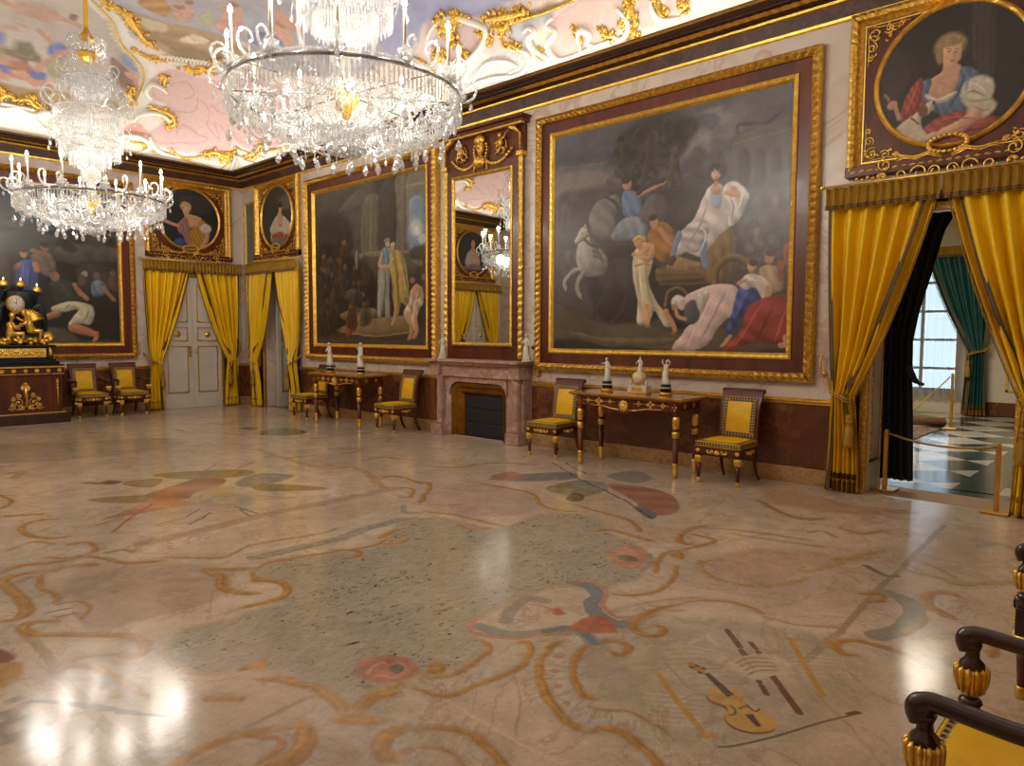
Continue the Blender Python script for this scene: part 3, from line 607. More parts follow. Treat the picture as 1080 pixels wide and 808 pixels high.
    P.poly([(0.881,0.325),(0.932,0.349),(0.978,0.323),(0.973,0.247),(0.931,0.186),(0.922,0.092),(0.871,0.108),(0.819,0.188),(0.859,0.25)],(196,172,146),0.01,folds=(0.5,45,0.16))
    P.poly([(0.89,0.335),(0.92,0.357),(0.957,0.332),(0.944,0.271),(0.898,0.272)],(190,140,104),0.01)
    P.ell(0.89,0.383,0.0190263,0.018,(146,102,76))
    P.stroke([(0.859,0.187),(0.88,0.092),(0.853,0.021)],0.03,(196,144,108))
    P.stroke([(0.906,0.186),(0.922,0.092),(0.901,0.045)],0.03,(196,144,108))
    P.stroke([(0.853,0.021),(0.827,0.003)],0.016,(190,140,104))
    P.poly([(0.946,0.509),(1.011,0.519),(1.018,0.276),(0.965,0.324)],(76,58,46),0.03,var=0.4)
    P.ell(0.974,0.393,0.0140357,0.016,(132,92,68))
    P.ell(0.999,0.429,0.0140357,0.015,(132,92,68))
    P.ell(0.958,0.475,0.0140357,0.016,(132,92,68))
    P.ell(0.999,0.487,0.0140357,0.015,(132,92,68))
    P.poly([(0.021,0.039),(0.412,0.042),(0.724,0.028),(1.026,0.046),(1.025,-0.023),(0.02,-0.026)],(72,62,50),0.03,var=0.2)
    r=random.Random(8)
    for k in range(44):
        x=.02+.5*r.random(); y=.2+.36*r.random(); c=r.choice(((110,80,60),(92,70,54),(78,60,50),(120,92,70)))
        P.ell(x,y,.018,.022,c,0,.4,.55,.25); P.poly([(x-.035,y-.13),(x-.02,y-.025),(x+.02,y-.025),(x+.035,y-.12)],r.choice(((60,44,36),(50,46,50),(74,56,40),(44,38,32))),.012,.6,folds=(.3,60,.25))
    P.stroke([(0.637,0.469),(0.626,0.323),(0.615,0.192)],0.008,(176,172,160),taper=0.3)
    P.stroke([(0.669,0.467),(0.663,0.321),(0.648,0.191)],0.009,(100,98,92),taper=0.3)
    P.stroke([(0.778,0.531),(0.817,0.425),(0.829,0.283)],0.009,(190,164,100),taper=0.3)
    P.stroke([(0.751,0.525),(0.768,0.397),(0.776,0.253)],0.01,(104,86,46),taper=0.3)
    P.stroke([(0.822,0.472),(0.847,0.345)],0.009,(104,86,46),taper=0.3)
    P.stroke([(0.932,0.31),(0.906,0.218),(0.888,0.124)],0.008,(214,192,166),taper=0.3)
    P.stroke([(0.902,0.28),(0.876,0.187)],0.008,(130,112,92),taper=0.3)
    P.stroke([(0.547,0.87),(0.538,0.592)],0.006,(150,142,124),taper=0.3)
    P.stroke([(0.604,0.862),(0.6,0.578)],0.01,(80,74,62),taper=0.3)
    P.stroke([(0.834,0.938),(0.835,0.557)],0.01,(80,74,62),taper=0.3)
def paint_left(P):
    P.c[:]=lin((40,39,37))
    P.poly([(0.085,0.915),(1.06,1.021),(1.054,0.781),(0.787,0.718),(0.612,0.756),(0.075,0.634)],(60,64,70),0.12,var=0.45,vs=5)
    P.ell(0.556,0.749,0.12602,0.0350143,(88,92,98),alpha=0.6,var=0.4)
    P.ell(0.262,0.767,0.124169,0.0700286,(78,78,80),alpha=0.5)
    P.poly([(0.308,0.633),(0.456,0.7),(0.544,0.74),(0.633,0.7),(0.786,0.702),(1.053,0.749),(1.049,0.589),(0.304,0.52)],(66,67,60),0.04,var=0.35,vs=10)
    P.poly([(0.665,0.599),(0.785,0.656),(0.896,0.653),(1.024,0.634),(1.021,0.554),(0.745,0.53)],(84,82,72),0.06,var=0.5,vs=18)
    P.ell(0.713,0.649,0.0401995,0.0280179,(46,48,40),var=0.5)
    P.ell(0.786,0.687,0.0413038,0.0280179,(46,48,40),var=0.5)
    P.ell(0.748,0.622,0.0411947,0.0270185,(46,48,40),var=0.5)
    P.ell(0.973,0.677,0.0441814,0.0290172,(46,48,40),var=0.5)
    P.poly([(0.78,0.503),(0.892,0.527),(1.02,0.49),(1.016,0.346),(0.813,0.351)],(58,54,48),0.06,var=0.5,vs=18)
    P.ell(0.619,0.612,0.0181108,0.0300167,(140,104,82))
    P.ell(0.622,0.633,0.0220907,0.0180278,(62,46,36))
    P.poly([(0.549,0.543),(0.596,0.584),(0.658,0.56),(0.663,0.448),(0.603,0.444)],(124,106,92),0.02,folds=(0.5,40,0.15))
    P.stroke([(0.562,0.588),(0.59,0.576),(0.618,0.564)],0.03,(140,104,80))
    P.poly([(0.489,0.505),(0.527,0.529),(0.571,0.521),(0.585,0.465),(0.568,0.337),(0.526,0.338),(0.468,0.344),(0.467,0.427)],(84,102,164),0.012,folds=(0.3,40,0.22))
    P.ell(0.519,0.566,0.0171172,0.0290172,(184,136,106))
    P.ell(0.518,0.587,0.021095,0.0180278,(84,58,42))
    P.stroke([(0.488,0.491),(0.459,0.455),(0.443,0.439)],0.03,(184,136,106))
    P.stroke([(0.571,0.508),(0.578,0.464)],0.028,(184,136,106))
    P.poly([(0.64,0.392),(0.694,0.42),(0.765,0.394),(0.794,0.334),(0.801,0.288),(0.69,0.26),(0.652,0.312)],(58,62,54),0.015,folds=(0.7,40,0.2))
    P.ell(0.666,0.436,0.021095,0.0300167,(160,116,88))
    P.ell(0.651,0.444,0.0110454,0.0210238,(120,112,100))
    P.stroke([(0.763,0.386),(0.788,0.342),(0.819,0.304)],0.028,(176,122,90))
    P.stroke([(0.819,0.304),(0.828,0.292)],0.02,(176,122,90))
    P.poly([(0.854,0.4),(0.889,0.425),(0.924,0.404),(0.925,0.341),(0.861,0.314)],(112,130,146),0.015,folds=(0.4,50,0.2))
    P.ell(0.88,0.451,0.0181108,0.02502,(110,92,80))
    P.ell(0.816,0.459,0.0170294,0.0210238,(150,146,138))
    P.stroke([(0.913,0.372),(0.95,0.323),(0.973,0.292)],0.022,(160,116,88))
    P.ell(0.802,0.42,0.02502,0.0380132,(96,80,68))
    P.ell(0.967,0.47,0.0160312,0.022,(120,90,72))
    P.poly([(0.947,0.445),(0.992,0.448),(0.997,0.361),(0.945,0.374)],(90,76,64),0.02)
    P.poly([(0.822,0.242),(0.91,0.261),(0.999,0.216),(1,-0.009),(0.852,-0.008),(0.83,0.086)],(30,28,25),0.04,var=0.3)
    P.poly([(0.592,0.084),(0.662,0.103),(0.755,0.054),(0.766,-0.015),(0.589,-0.014)],(88,84,68),0.04,var=0.3,vs=14)
    P.poly([(0.766,0.008),(0.878,0.023),(1,0.007),(1,-0.026),(0.765,-0.023)],(70,66,54),0.03)
    P.poly([(0.601,0.174),(0.636,0.205),(0.691,0.215),(0.682,0.184),(0.634,0.16),(0.605,0.156)],(182,126,92),0.012)
    P.poly([(0.645,0.236),(0.726,0.272),(0.798,0.272),(0.857,0.236),(0.855,0.165),(0.836,0.125),(0.788,0.129),(0.733,0.113),(0.729,0.138),(0.767,0.194),(0.772,0.222),(0.7,0.207),(0.653,0.212)],(204,196,168),0.01,folds=(0.9,40,0.12))
    P.poly([(0.723,0.113),(0.788,0.123),(0.855,0.086),(0.88,0.074),(0.863,0.017),(0.851,0.042),(0.78,0.062),(0.732,0.078)],(192,126,94),0.01)
    P.stroke([(0.861,0.071),(0.869,0.042),(0.855,0.017)],0.022,(196,132,98))
    P.poly([(0.07,0.499),(0.346,0.538),(0.472,0.536),(0.465,0.317),(0.376,0.198),(0.057,0.134)],(60,50,42),0.08,var=0.5,vs=14)
    P.ell(0.347,0.567,0.0160312,0.0290172,(150,110,86))
    P.poly([(0.289,0.379),(0.314,0.521),(0.376,0.527),(0.387,0.385)],(88,120,68),0.02,folds=(0.3,40,0.2))
    P.ell(0.264,0.517,0.0160312,0.0280179,(140,100,78))
    P.poly([(0.208,0.332),(0.232,0.472),(0.292,0.477),(0.303,0.337)],(80,112,62),0.02,folds=(0.3,40,0.2))
    P.ell(0.186,0.551,0.0160312,0.0280179,(150,112,90))
    P.poly([(0.132,0.368),(0.155,0.507),(0.214,0.512),(0.224,0.374)],(89,120,72),0.02,folds=(0.3,40,0.2))
    P.stroke([(0.666,0.244),(0.737,0.255),(0.797,0.241)],0.007,(222,214,188),taper=0.3)
    P.stroke([(0.834,0.235),(0.823,0.18),(0.794,0.139)],0.008,(140,132,110),taper=0.3)
    P.stroke([(0.737,0.258),(0.713,0.231)],0.007,(140,132,110),taper=0.3)
    P.stroke([(0.515,0.511),(0.508,0.437),(0.499,0.356)],0.008,(112,132,204),taper=0.3)
    P.stroke([(0.548,0.513),(0.544,0.425),(0.537,0.35)],0.009,(56,72,128),taper=0.3)
    P.stroke([(0.682,0.404),(0.716,0.345),(0.738,0.285)],0.008,(80,82,70),taper=0.3)
    P.stroke([(0.741,0.393),(0.763,0.317)],0.01,(34,34,30),taper=0.3)
def paint_lady1(P):
    P.c[:]=lin((44,37,31))
    P.poly([(0.613,1.103),(0.738,1.064),(0.77,0.465),(0.646,0.494)],(60,54,46),0.04,folds=(0,60,0.15))
    P.poly([(-0.048,0.661),(0.085,0.773),(0.238,0.663),(0.214,0.421),(0.051,0.312)],(54,46,38),0.1,var=0.3)
    P.ell(0.488,0.694,0.110354,0.103078,(84,66,48),soft=0.4)
    P.ell(0.48,0.712,0.0972677,0.09005,(168,136,94),soft=0.4,var=0.4,vs=60)
    P.poly([(0.437,0.63),(0.507,0.592),(0.563,0.531),(0.547,0.433),(0.488,0.327),(0.378,0.35),(0.328,0.396),(0.356,0.494),(0.433,0.537)],(204,158,124),0.02,var=0.05)
    P.ell(0.496,0.653,0.0628172,0.0960833,(214,170,136),shade=0.25)
    P.ell(0.412,0.662,0.022561,0.0690652,(150,120,82),soft=0.5)
    P.ell(0.486,0.737,0.0868332,0.0340588,(160,128,88),soft=0.5,var=0.4,vs=60)
    P.ell(0.474,0.669,0.0123693,0.005,(70,50,40))
    P.ell(0.525,0.656,0.0104403,0.005,(70,50,40))
    P.stroke([(0.458,0.69),(0.476,0.692),(0.492,0.681)],0.006,(120,88,64))
    P.stroke([(0.513,0.676),(0.525,0.68),(0.538,0.67)],0.006,(120,88,64))
    P.stroke([(0.508,0.66),(0.515,0.628),(0.506,0.62)],0.008,(188,136,104))
    P.ell(0.504,0.597,0.0164924,0.00707107,(178,88,78))
    P.ell(0.468,0.63,0.0186815,0.016,(222,160,136),alpha=0.5)
    P.poly([(0.294,0.456),(0.34,0.507),(0.367,0.475),(0.348,0.383),(0.378,0.342),(0.472,0.339),(0.531,0.386),(0.558,0.532),(0.63,0.515),(0.685,0.435),(0.623,0.332),(0.598,0.218),(0.478,0.191),(0.381,0.263),(0.315,0.329)],(92,110,134),0.02,folds=(0.4,45,0.2))
    P.poly([(0.328,0.393),(0.409,0.344),(0.516,0.369),(0.532,0.351),(0.442,0.302),(0.346,0.349)],(214,202,180),0.015)
    P.poly([(0.156,0.219),(0.191,0.391),(0.276,0.513),(0.312,0.487),(0.307,0.366),(0.348,0.304),(0.253,0.253)],(150,68,56),0.02,folds=(0.4,50,0.25))
    P.poly([(0.261,0.039),(0.4,0.189),(0.598,0.21),(0.806,0.126),(0.853,0.018),(0.759,-0.115),(0.581,-0.103),(0.455,-0.03),(0.346,-0.047)],(152,72,60),0.02,folds=(0.9,40,0.25))
    P.poly([(0.096,0.013),(0.263,0.003),(0.393,-0.037),(0.581,-0.111),(0.553,-0.167),(0.268,-0.123)],(84,100,130),0.03,folds=(1,40,0.2))
    P.ell(0.667,0.339,0.107708,0.112112,(206,196,174),soft=0.2,var=0.3,vs=40)
    P.ell(0.699,0.215,0.0919837,0.0710282,(196,184,160),soft=0.25,var=0.3,vs=40)
    P.stroke([(0.579,0.307),(0.67,0.271),(0.757,0.269)],0.02,(160,146,120),alpha=0.6)
    P.stroke([(0.674,0.183),(0.572,0.113),(0.474,0.078)],0.085,(206,160,124),taper=0)
    P.stroke([(0.482,0.076),(0.42,0.067),(0.357,0.064)],0.05,(206,160,124))
    P.stroke([(0.388,0.078),(0.341,0.078),(0.294,0.051)],0.02,(206,160,124))
    P.poly([(0.06,0.074),(0.14,0.177),(0.253,0.253),(0.309,0.277),(0.305,0.172),(0.357,0.057),(0.294,0.033),(0.231,-0.01),(0.112,0.028)],(200,182,154),0.02,var=0.2)
    P.poly([(0.285,0.265),(0.331,0.317),(0.386,0.331),(0.399,0.29),(0.366,0.248),(0.311,0.224)],(196,178,150),0.012)
    P.ell(0.317,0.269,0.0327567,0.0460435,(112,72,50))
    P.ell(0.136,0.129,0.0264764,0.0290172,(128,88,62))
    P.ell(0.387,0.314,0.0114018,0.009,(60,42,34))
    P.stroke([(0.294,0.051),(0.357,0.057),(0.396,0.076)],0.04,(196,176,148))
    P.stroke([(0.238,0.23),(0.289,0.176)],0.012,(120,60,44))
    P.ell(0.1,0.356,0.037855,0.0330151,(190,142,106))
    P.stroke([(0.126,0.333),(0.152,0.238)],0.03,(190,142,106))
    P.stroke([(0.046,0.44),(0.078,0.393)],0.02,(150,116,60))
    P.stroke([(0.276,0.495),(0.248,0.396),(0.195,0.265)],0.01,(188,96,80),taper=0.35,soft=0.008)
    P.stroke([(0.303,0.437),(0.283,0.336),(0.253,0.271)],0.014,(100,40,36),taper=0.35,soft=0.008)
    P.stroke([(0.416,0.169),(0.539,0.179),(0.69,0.132)],0.012,(190,100,84),taper=0.35,soft=0.008)
    P.stroke([(0.453,0.023),(0.604,0.064),(0.78,0.065)],0.014,(100,42,38),taper=0.35,soft=0.008)
    P.stroke([(0.549,-0.063),(0.697,-0.02),(0.811,0.009)],0.014,(100,42,38),taper=0.35,soft=0.008)
    P.stroke([(0.482,0.069),(0.632,0.11),(0.75,0.104)],0.012,(188,98,82),taper=0.35,soft=0.008)
    P.stroke([(0.587,0.492),(0.547,0.365),(0.476,0.243)],0.014,(60,76,100),taper=0.35,soft=0.008)
    P.stroke([(0.618,0.468),(0.592,0.355)],0.012,(120,140,164),taper=0.35,soft=0.008)
    P.stroke([(0.378,0.333),(0.414,0.239)],0.012,(60,76,100),taper=0.35,soft=0.008)
    P.stroke([(0.605,0.42),(0.665,0.389),(0.727,0.309)],0.012,(228,220,200),taper=0.35,soft=0.008)
    P.stroke([(0.593,0.338),(0.652,0.342),(0.742,0.272)],0.012,(150,138,116),taper=0.35,soft=0.008)
    P.stroke([(0.642,0.243),(0.717,0.194),(0.76,0.202)],0.01,(150,138,116),taper=0.35,soft=0.008)
def paint_lady2(P):
    P.c[:]=lin((32,33,38))
    P.ell(0.623,0.753,0.30662,0.162049,(54,56,62),alpha=0.6)
    P.ell(0.445,0.708,0.0917878,0.080025,(196,164,122),var=0.3)
    P.poly([(0.418,0.58),(0.479,0.587),(0.672,0.558),(0.72,0.49),(0.641,0.379),(0.492,0.362),(0.441,0.463)],(206,156,118),0.02)
    P.ell(0.448,0.645,0.0574282,0.0830241,(212,170,138),shade=0.2)
    P.stroke([(0.396,0.67),(0.424,0.713),(0.488,0.722)],0.012,(150,112,76))
    P.ell(0.427,0.653,0.00806226,0.006,(70,50,44))
    P.ell(0.47,0.658,0.00806226,0.005,(70,50,44))
    P.ell(0.445,0.604,0.0131529,0.005,(176,92,80))
    P.poly([(0.294,0.38),(0.362,0.48),(0.451,0.531),(0.494,0.363),(0.518,0.044),(0.45,0.077),(0.384,0.218),(0.317,0.264)],(160,112,112),0.02,folds=(0.3,40,0.2))
    P.poly([(0.504,0.31),(0.641,0.379),(0.699,0.52),(0.793,0.436),(0.775,0.258),(0.714,0.034),(0.524,0.031)],(176,130,44),0.02,folds=(0.4,40,0.25))
    P.ell(0.778,0.372,0.100603,0.0820244,(206,200,196),var=0.3)
    P.stroke([(0.809,0.302),(0.787,0.177),(0.715,0.048)],0.075,(206,158,122))
    P.stroke([(0.307,0.368),(0.191,0.402),(0.099,0.428)],0.05,(206,158,122))
    P.ell(0.089,0.427,0.0362215,0.0230217,(200,150,116))
    P.poly([(0.221,0.069),(0.301,0.169),(0.406,0.14),(0.391,0.059),(0.259,0.033)],(56,76,140),0.03,folds=(0.6,50,0.2))
    P.poly([(0.206,0.002),(0.444,0.05),(0.714,0.034),(0.656,-0.079),(0.334,-0.106)],(140,122,104),0.03)
def paint_lady3(P):
    P.c[:]=lin((58,62,56))
    P.ell(0.797,0.713,0.249808,0.129062,(104,108,102),alpha=0.6)
    P.ell(0.616,0.662,0.0725603,0.0890505,(50,38,32))
    P.poly([(0.567,0.571),(0.659,0.56),(0.698,0.478),(0.672,0.337),(0.528,0.352),(0.512,0.498)],(208,164,132),0.02)
    P.ell(0.62,0.609,0.0513517,0.0680661,(214,174,142),shade=0.2)
    P.ell(0.622,0.682,0.0623939,0.0370135,(44,34,30))
    P.ell(0.599,0.617,0.0111803,0.007,(60,44,38))
    P.ell(0.646,0.611,0.0100499,0.00608276,(60,44,38))
    P.ell(0.624,0.57,0.0121655,0.00608276,(176,84,74))
    P.poly([(0.273,0.323),(0.427,0.48),(0.533,0.514),(0.559,0.349),(0.672,0.337),(0.698,0.496),(0.848,0.423),(0.974,0.308),(0.921,0.197),(0.78,0.184),(0.628,0.237),(0.471,0.212),(0.339,0.224)],(204,192,172),0.02,folds=(0.3,45,0.18))
    P.stroke([(0.34,0.264),(0.32,0.159),(0.387,0.074)],0.05,(208,162,128))
    P.stroke([(0.781,0.21),(0.701,0.126),(0.581,0.079)],0.05,(208,162,128))
    P.poly([(0.376,0.221),(0.689,0.232),(0.707,0.131),(0.416,0.145)],(184,62,42),0.02,folds=(0.8,60,0.25))
    P.poly([(0.363,0.15),(0.706,0.126),(0.772,-0.036),(0.666,-0.159),(0.407,-0.088)],(112,114,112),0.03,folds=(0.2,50,0.25))
    P.poly([(0.752,0.122),(1.03,0.2),(1.046,-0.083),(0.82,-0.144)],(136,48,48),0.03,folds=(0.5,50,0.25))
    P.poly([(0.358,0.023),(0.515,-0.016),(0.626,-0.117),(0.512,-0.122)],(176,140,80),0.02)
def paint_lady4(P):
    P.c[:]=lin((52,54,50)); P.ell(.5,.74,.1,.12,(52,40,34)); P.poly([(.3,.2),(.36,.5),(.46,.58),(.56,.58),(.7,.46),(.74,.2)],(196,176,160),.02,folds=(.3,40,.2)); P.ell(.5,.5,.1,.12,(206,160,130)); P.ell(.5,.7,.065,.1,(210,168,138),shade=.2); P.stroke([(.36,.44),(.3,.3),(.5,.24)],.07,(204,158,126)); P.poly([(.2,.12),(.4,.24),(.7,.2),(.85,.1)],(150,110,120),.03,folds=(.8,40,.2))
def paint_ceiling(P):
    P.c[:]=lin((224,204,196))
    m=(P.U>2.6)&(P.V>2.6); P.c[m]=lin((182,180,190)); P.c*=(1+.25*(fbm(P.U*1.3,P.V*1.3)-.47))[:,None]
    a=np.clip((.62-np.minimum(P.U,P.V)+.25*fbm(P.U*2,P.V*2))/.1,0,1)[:,None]; P.c=P.c*(1-a)+lin((236,228,208))*a
    P.poly([(6.51,3.63),(5.26,4.99),(4.55,3.3),(4.08,2.79),(3.83,2.38),(3.49,2.16),(3.23,1.84),(3.19,1.48),(3.29,1.08),(3.61,0.89),(4.52,0.65),(4.82,0.71),(5.39,0.7),(6.18,0.73)],(180,168,158),0.08,var=0.25,vs=3)
    P.poly([(6.18,0.9),(5.4,0.98),(4.84,1.03),(4.25,1.08),(3.61,1.1),(3.61,0.89),(4.52,0.64),(4.82,0.67),(5.39,0.67),(6.17,0.63)],(156,126,76),0.06,var=0.3,vs=6)
    P.poly([(5.51,1.93),(5.28,1.99),(5.01,1.81),(4.85,1.55),(5.18,1.52),(5.46,1.54)],(118,108,84),0.06,var=0.3)
    P.poly([(5.45,1.5),(5.2,1.63),(4.94,1.37),(5,1.2),(5.42,1.15)],(140,90,68),0.05,folds=(0.5,18,0.2))
    P.stroke([(5.43,1.26),(5.24,1.28),(4.95,1.18),(4.68,1.15)],0.16,(190,140,112))
    P.poly([(4.8,1.92),(4.63,2.03),(4.5,1.87),(4.65,1.7),(4.76,1.7)],(92,110,170),0.05,folds=(0.4,18,0.2))
    P.poly([(4.95,1.41),(4.76,1.35),(4.78,1.23),(4.95,1.22)],(88,104,164),0.04)
    P.stroke([(4.89,1.39),(4.78,1.61),(4.59,1.84),(4.51,1.89)],0.1,(188,140,112))
    P.poly([(4.78,1.65),(4.57,1.76),(4.47,1.56),(4.58,1.29),(4.74,1.39)],(160,150,110),0.06,var=0.2)
    P.poly([(5.35,2.59),(5.16,2.75),(4.84,2.67),(4.78,2.55),(4.93,2.38),(5.17,2.46)],(190,150,128),0.06,folds=(0.3,14,0.12))
    P.stroke([(4.79,2.59),(4.65,2.57),(4.46,2.51)],0.1,(190,146,120))
    P.ell(4.62,2.69,0.067082,0.0921954,(128,96,76))
    P.stroke([(5.02,2.17),(4.86,2.07),(4.76,1.98)],0.1,(186,144,120))
    P.ell(5.48,2.06,0.0984886,0.131529,(116,84,68))
    P.stroke([(5.42,2.01),(5.25,1.95),(5.16,1.91)],0.09,(184,140,116))
    P.stroke([(5.34,2.42),(5.41,2.25),(5.5,2.3)],0.1,(190,150,126))
    P.poly([(3.87,2.02),(3.58,1.9),(3.3,1.68),(3.29,1.48),(3.53,1.43),(3.74,1.62)],(124,96,86),0.06,folds=(0.7,18,0.2))
    P.stroke([(3.48,1.76),(3.32,1.64),(3.37,1.45)],0.12,(196,148,124))
    P.poly([(3.71,2.12),(3.55,2.23),(3.37,2.07),(3.34,1.85),(3.55,1.91)],(130,140,170),0.06)
    P.poly([(5.11,5.16),(1.96,9.79),(1.33,9.32),(1.47,8.45),(1.52,7.85),(1.26,7.42),(1.1,6.56),(1.39,4.84),(2.06,3.51),(2.37,3.95),(3.07,3.41),(3.76,3.25),(4.26,3.4)],(174,172,182),0.1,var=0.25,vs=3,wob=0.1)
    P.poly([(4.34,3.31),(3.95,3.34),(3.39,3.3),(2.91,3.58),(2.39,3.89),(2.13,3.71),(2.08,2.92),(2.57,2.41),(3.26,2.52),(3.79,2.93)],(172,142,98),0.08,folds=(0.9,12,0.15))
    P.poly([(3.9,3.21),(3.37,3.24),(3.31,2.97),(3.65,2.96)],(204,186,150),0.05)
    P.poly([(3.02,2.91),(2.95,3.29),(2.7,3.29),(2.81,2.97)],(222,204,170),0.04,var=0.4)
    P.poly([(3.34,2.76),(2.68,2.87),(2.26,3.23),(2.14,2.88),(2.68,2.47)],(130,104,66),0.08,alpha=0.7)
    P.poly([(4.01,3.76),(3.92,4.26),(3.57,3.95),(3.47,3.53),(3.75,3.54)],(180,136,70),0.05,folds=(0.6,16,0.25))
    P.poly([(3.61,4.11),(3.49,4.34),(3.25,4.02),(3.19,3.56),(3.36,3.55)],(206,160,140),0.06,var=0.3)
    P.poly([(2.92,4.02),(2.9,4.6),(2.66,4.55),(2.55,4.24),(2.72,3.84)],(214,156,152),0.05,folds=(0.6,16,0.2))
    P.poly([(3.09,4.68),(3.02,4.99),(2.78,4.73),(2.7,4.35),(2.9,4.38)],(208,164,136),0.05,var=0.2)
    P.poly([(3.19,4.01),(3.11,4.33),(2.92,4.02),(3,3.76)],(180,180,140),0.05)
    P.ell(3.47,4.06,0.0640312,0.12083,(150,112,84))
    P.ell(3.01,4.91,0.067082,0.0894427,(150,112,84))
    P.ell(3.45,4.38,0.0640312,0.107703,(150,112,84))
    P.poly([(2.42,5.11),(2.28,5.23),(2.01,5.09),(1.94,4.81),(2.12,4.77),(2.32,4.8)],(212,164,142),0.05,var=0.2)
    P.ell(2.38,5.2,0.0948683,0.102956,(170,124,98))
    P.poly([(2.47,4.3),(2.33,4.78),(2.04,4.76),(2.02,4.42),(2.29,4.15)],(112,124,176),0.05,folds=(0.5,16,0.2))
    P.poly([(2.73,5.34),(2.47,5.51),(2.19,5.57),(2.11,5.37),(2.37,5.21)],(206,156,136),0.05)
    P.ell(1.67,5.17,0.313209,0.178045,(200,170,160),alpha=0.5)
    P.poly([(2.09,8),(1.36,10.02),(1.24,9.61),(1.22,8.97),(1.43,8.42),(1.39,7.88),(1.17,7.58),(1.13,7.08),(1.5,6.9)],(164,166,198),0.08,var=0.2,vs=3)
    P.stroke([(4.92,4.22),(4.52,3.33),(4.04,2.85),(3.75,2.44),(3.35,2.12),(3.16,1.73),(3.16,1.3),(3.21,0.92)],0.26,(228,222,210),var=0.05)
    P.stroke([(4.55,3.3),(4.08,2.76),(3.81,2.37),(3.43,2.05),(3.26,1.7),(3.27,1.31),(3.32,0.96)],0.04,(206,190,150))
    P.poly([(3.11,1.8),(2.91,2.1),(2.26,2.11),(1.9,2.45),(1.86,3.18),(1.6,3.77),(1.05,3.84),(0.41,4.11),(0.38,3.08),(0.42,1.93),(1.21,0.36),(2.34,0.35),(2.79,0.44),(2.97,0.61),(2.67,0.98),(2.69,1.27),(2.98,1.36),(3.09,1.58)],(214,178,170),0.06,var=0.06)
    P.stroke([(2.77,1.73),(2.54,1.9),(2.29,1.7),(2.42,1.52)],0.035,(196,148,146),alpha=0.8)
    P.stroke([(2.66,1.15),(2.17,1.32),(2.2,1.68)],0.035,(196,148,146),alpha=0.8)
    P.stroke([(2.44,0.69),(2.33,0.93),(2.01,0.82),(1.76,0.7),(2.72,0.45)],0.035,(196,148,146),alpha=0.8)
    P.stroke([(2.08,1.57),(1.81,1.32),(1.83,1.04),(1.39,0.8),(1.66,1.17),(1.24,0.97)],0.035,(196,148,146),alpha=0.8)
    P.stroke([(1.87,1.49),(1.48,1.42),(1.07,1.5),(0.75,1.78)],0.035,(196,148,146),alpha=0.8)
    P.stroke([(0.95,1.33),(1.27,2.1),(1.37,2.57),(1.61,2.67)],0.035,(196,148,146),alpha=0.8)
    P.stroke([(1.83,2.04),(1.56,2.19),(1.39,1.71)],0.035,(196,148,146),alpha=0.8)
    P.stroke([(1.01,2.31),(0.7,2.36),(0.52,2.79)],0.035,(196,148,146),alpha=0.8)
    P.stroke([(1.1,0.75),(0.64,1.68),(0.47,2.84)],0.035,(196,148,146),alpha=0.8)
    P.stroke([(2.75,0.4),(1.4,0.54),(0.52,2.79)],0.03,(238,200,196))
    P.poly([(3.41,0.58),(3.18,0.8),(2.94,0.66),(3.06,0.5),(3.37,0.37)],(228,160,140),0.05)
    P.poly([(0.18,8.19),(0.56,8.58),(0.66,9.2),(0.49,9.65),(0.23,9.61),(0.11,8.92)],(216,210,206),0.06,var=0.35,vs=40)
    P.poly([(1.13,7.82),(1.22,8.14),(1.21,8.63),(1.1,8.86),(0.85,8.8),(0.71,8.38),(0.96,7.97)],(214,184,180),0.05,var=0.05)
    P.poly([(0.79,10.15),(0.89,10.47),(0.91,10.85),(0.85,11.26),(0.53,11.23),(0.3,10.99),(0.3,10.71),(0.22,10.33),(0.3,10.11),(0.46,10.01),(0.59,10.19),(0.74,10.03)],(228,196,184),0.05,var=0.05)
    P.poly([(0.75,11.48),(0.66,11.71),(0.35,11.69),(0.28,11.45),(0.49,11.39)],(228,198,186),0.05)
    P.poly([(0.63,11.86),(0.52,12.14),(0.33,12.01),(0.31,11.78)],(228,198,186),0.05)
    P.poly([(0.86,9.36),(0.96,9.59),(0.9,10.18),(0.79,10.04),(0.74,9.77),(0.49,9.76),(0.56,9.56)],(206,206,216),0.06)
    P.stroke([(0.69,9.29),(0.86,9.23),(0.95,9.42),(0.94,9.84),(0.94,10.29),(0.97,10.55)],0.07,(214,170,80))
    P.poly([(1.03,9.78),(1.04,10.09),(0.95,10.49),(0.95,10.3),(0.95,9.85)],(176,140,84),0.05)
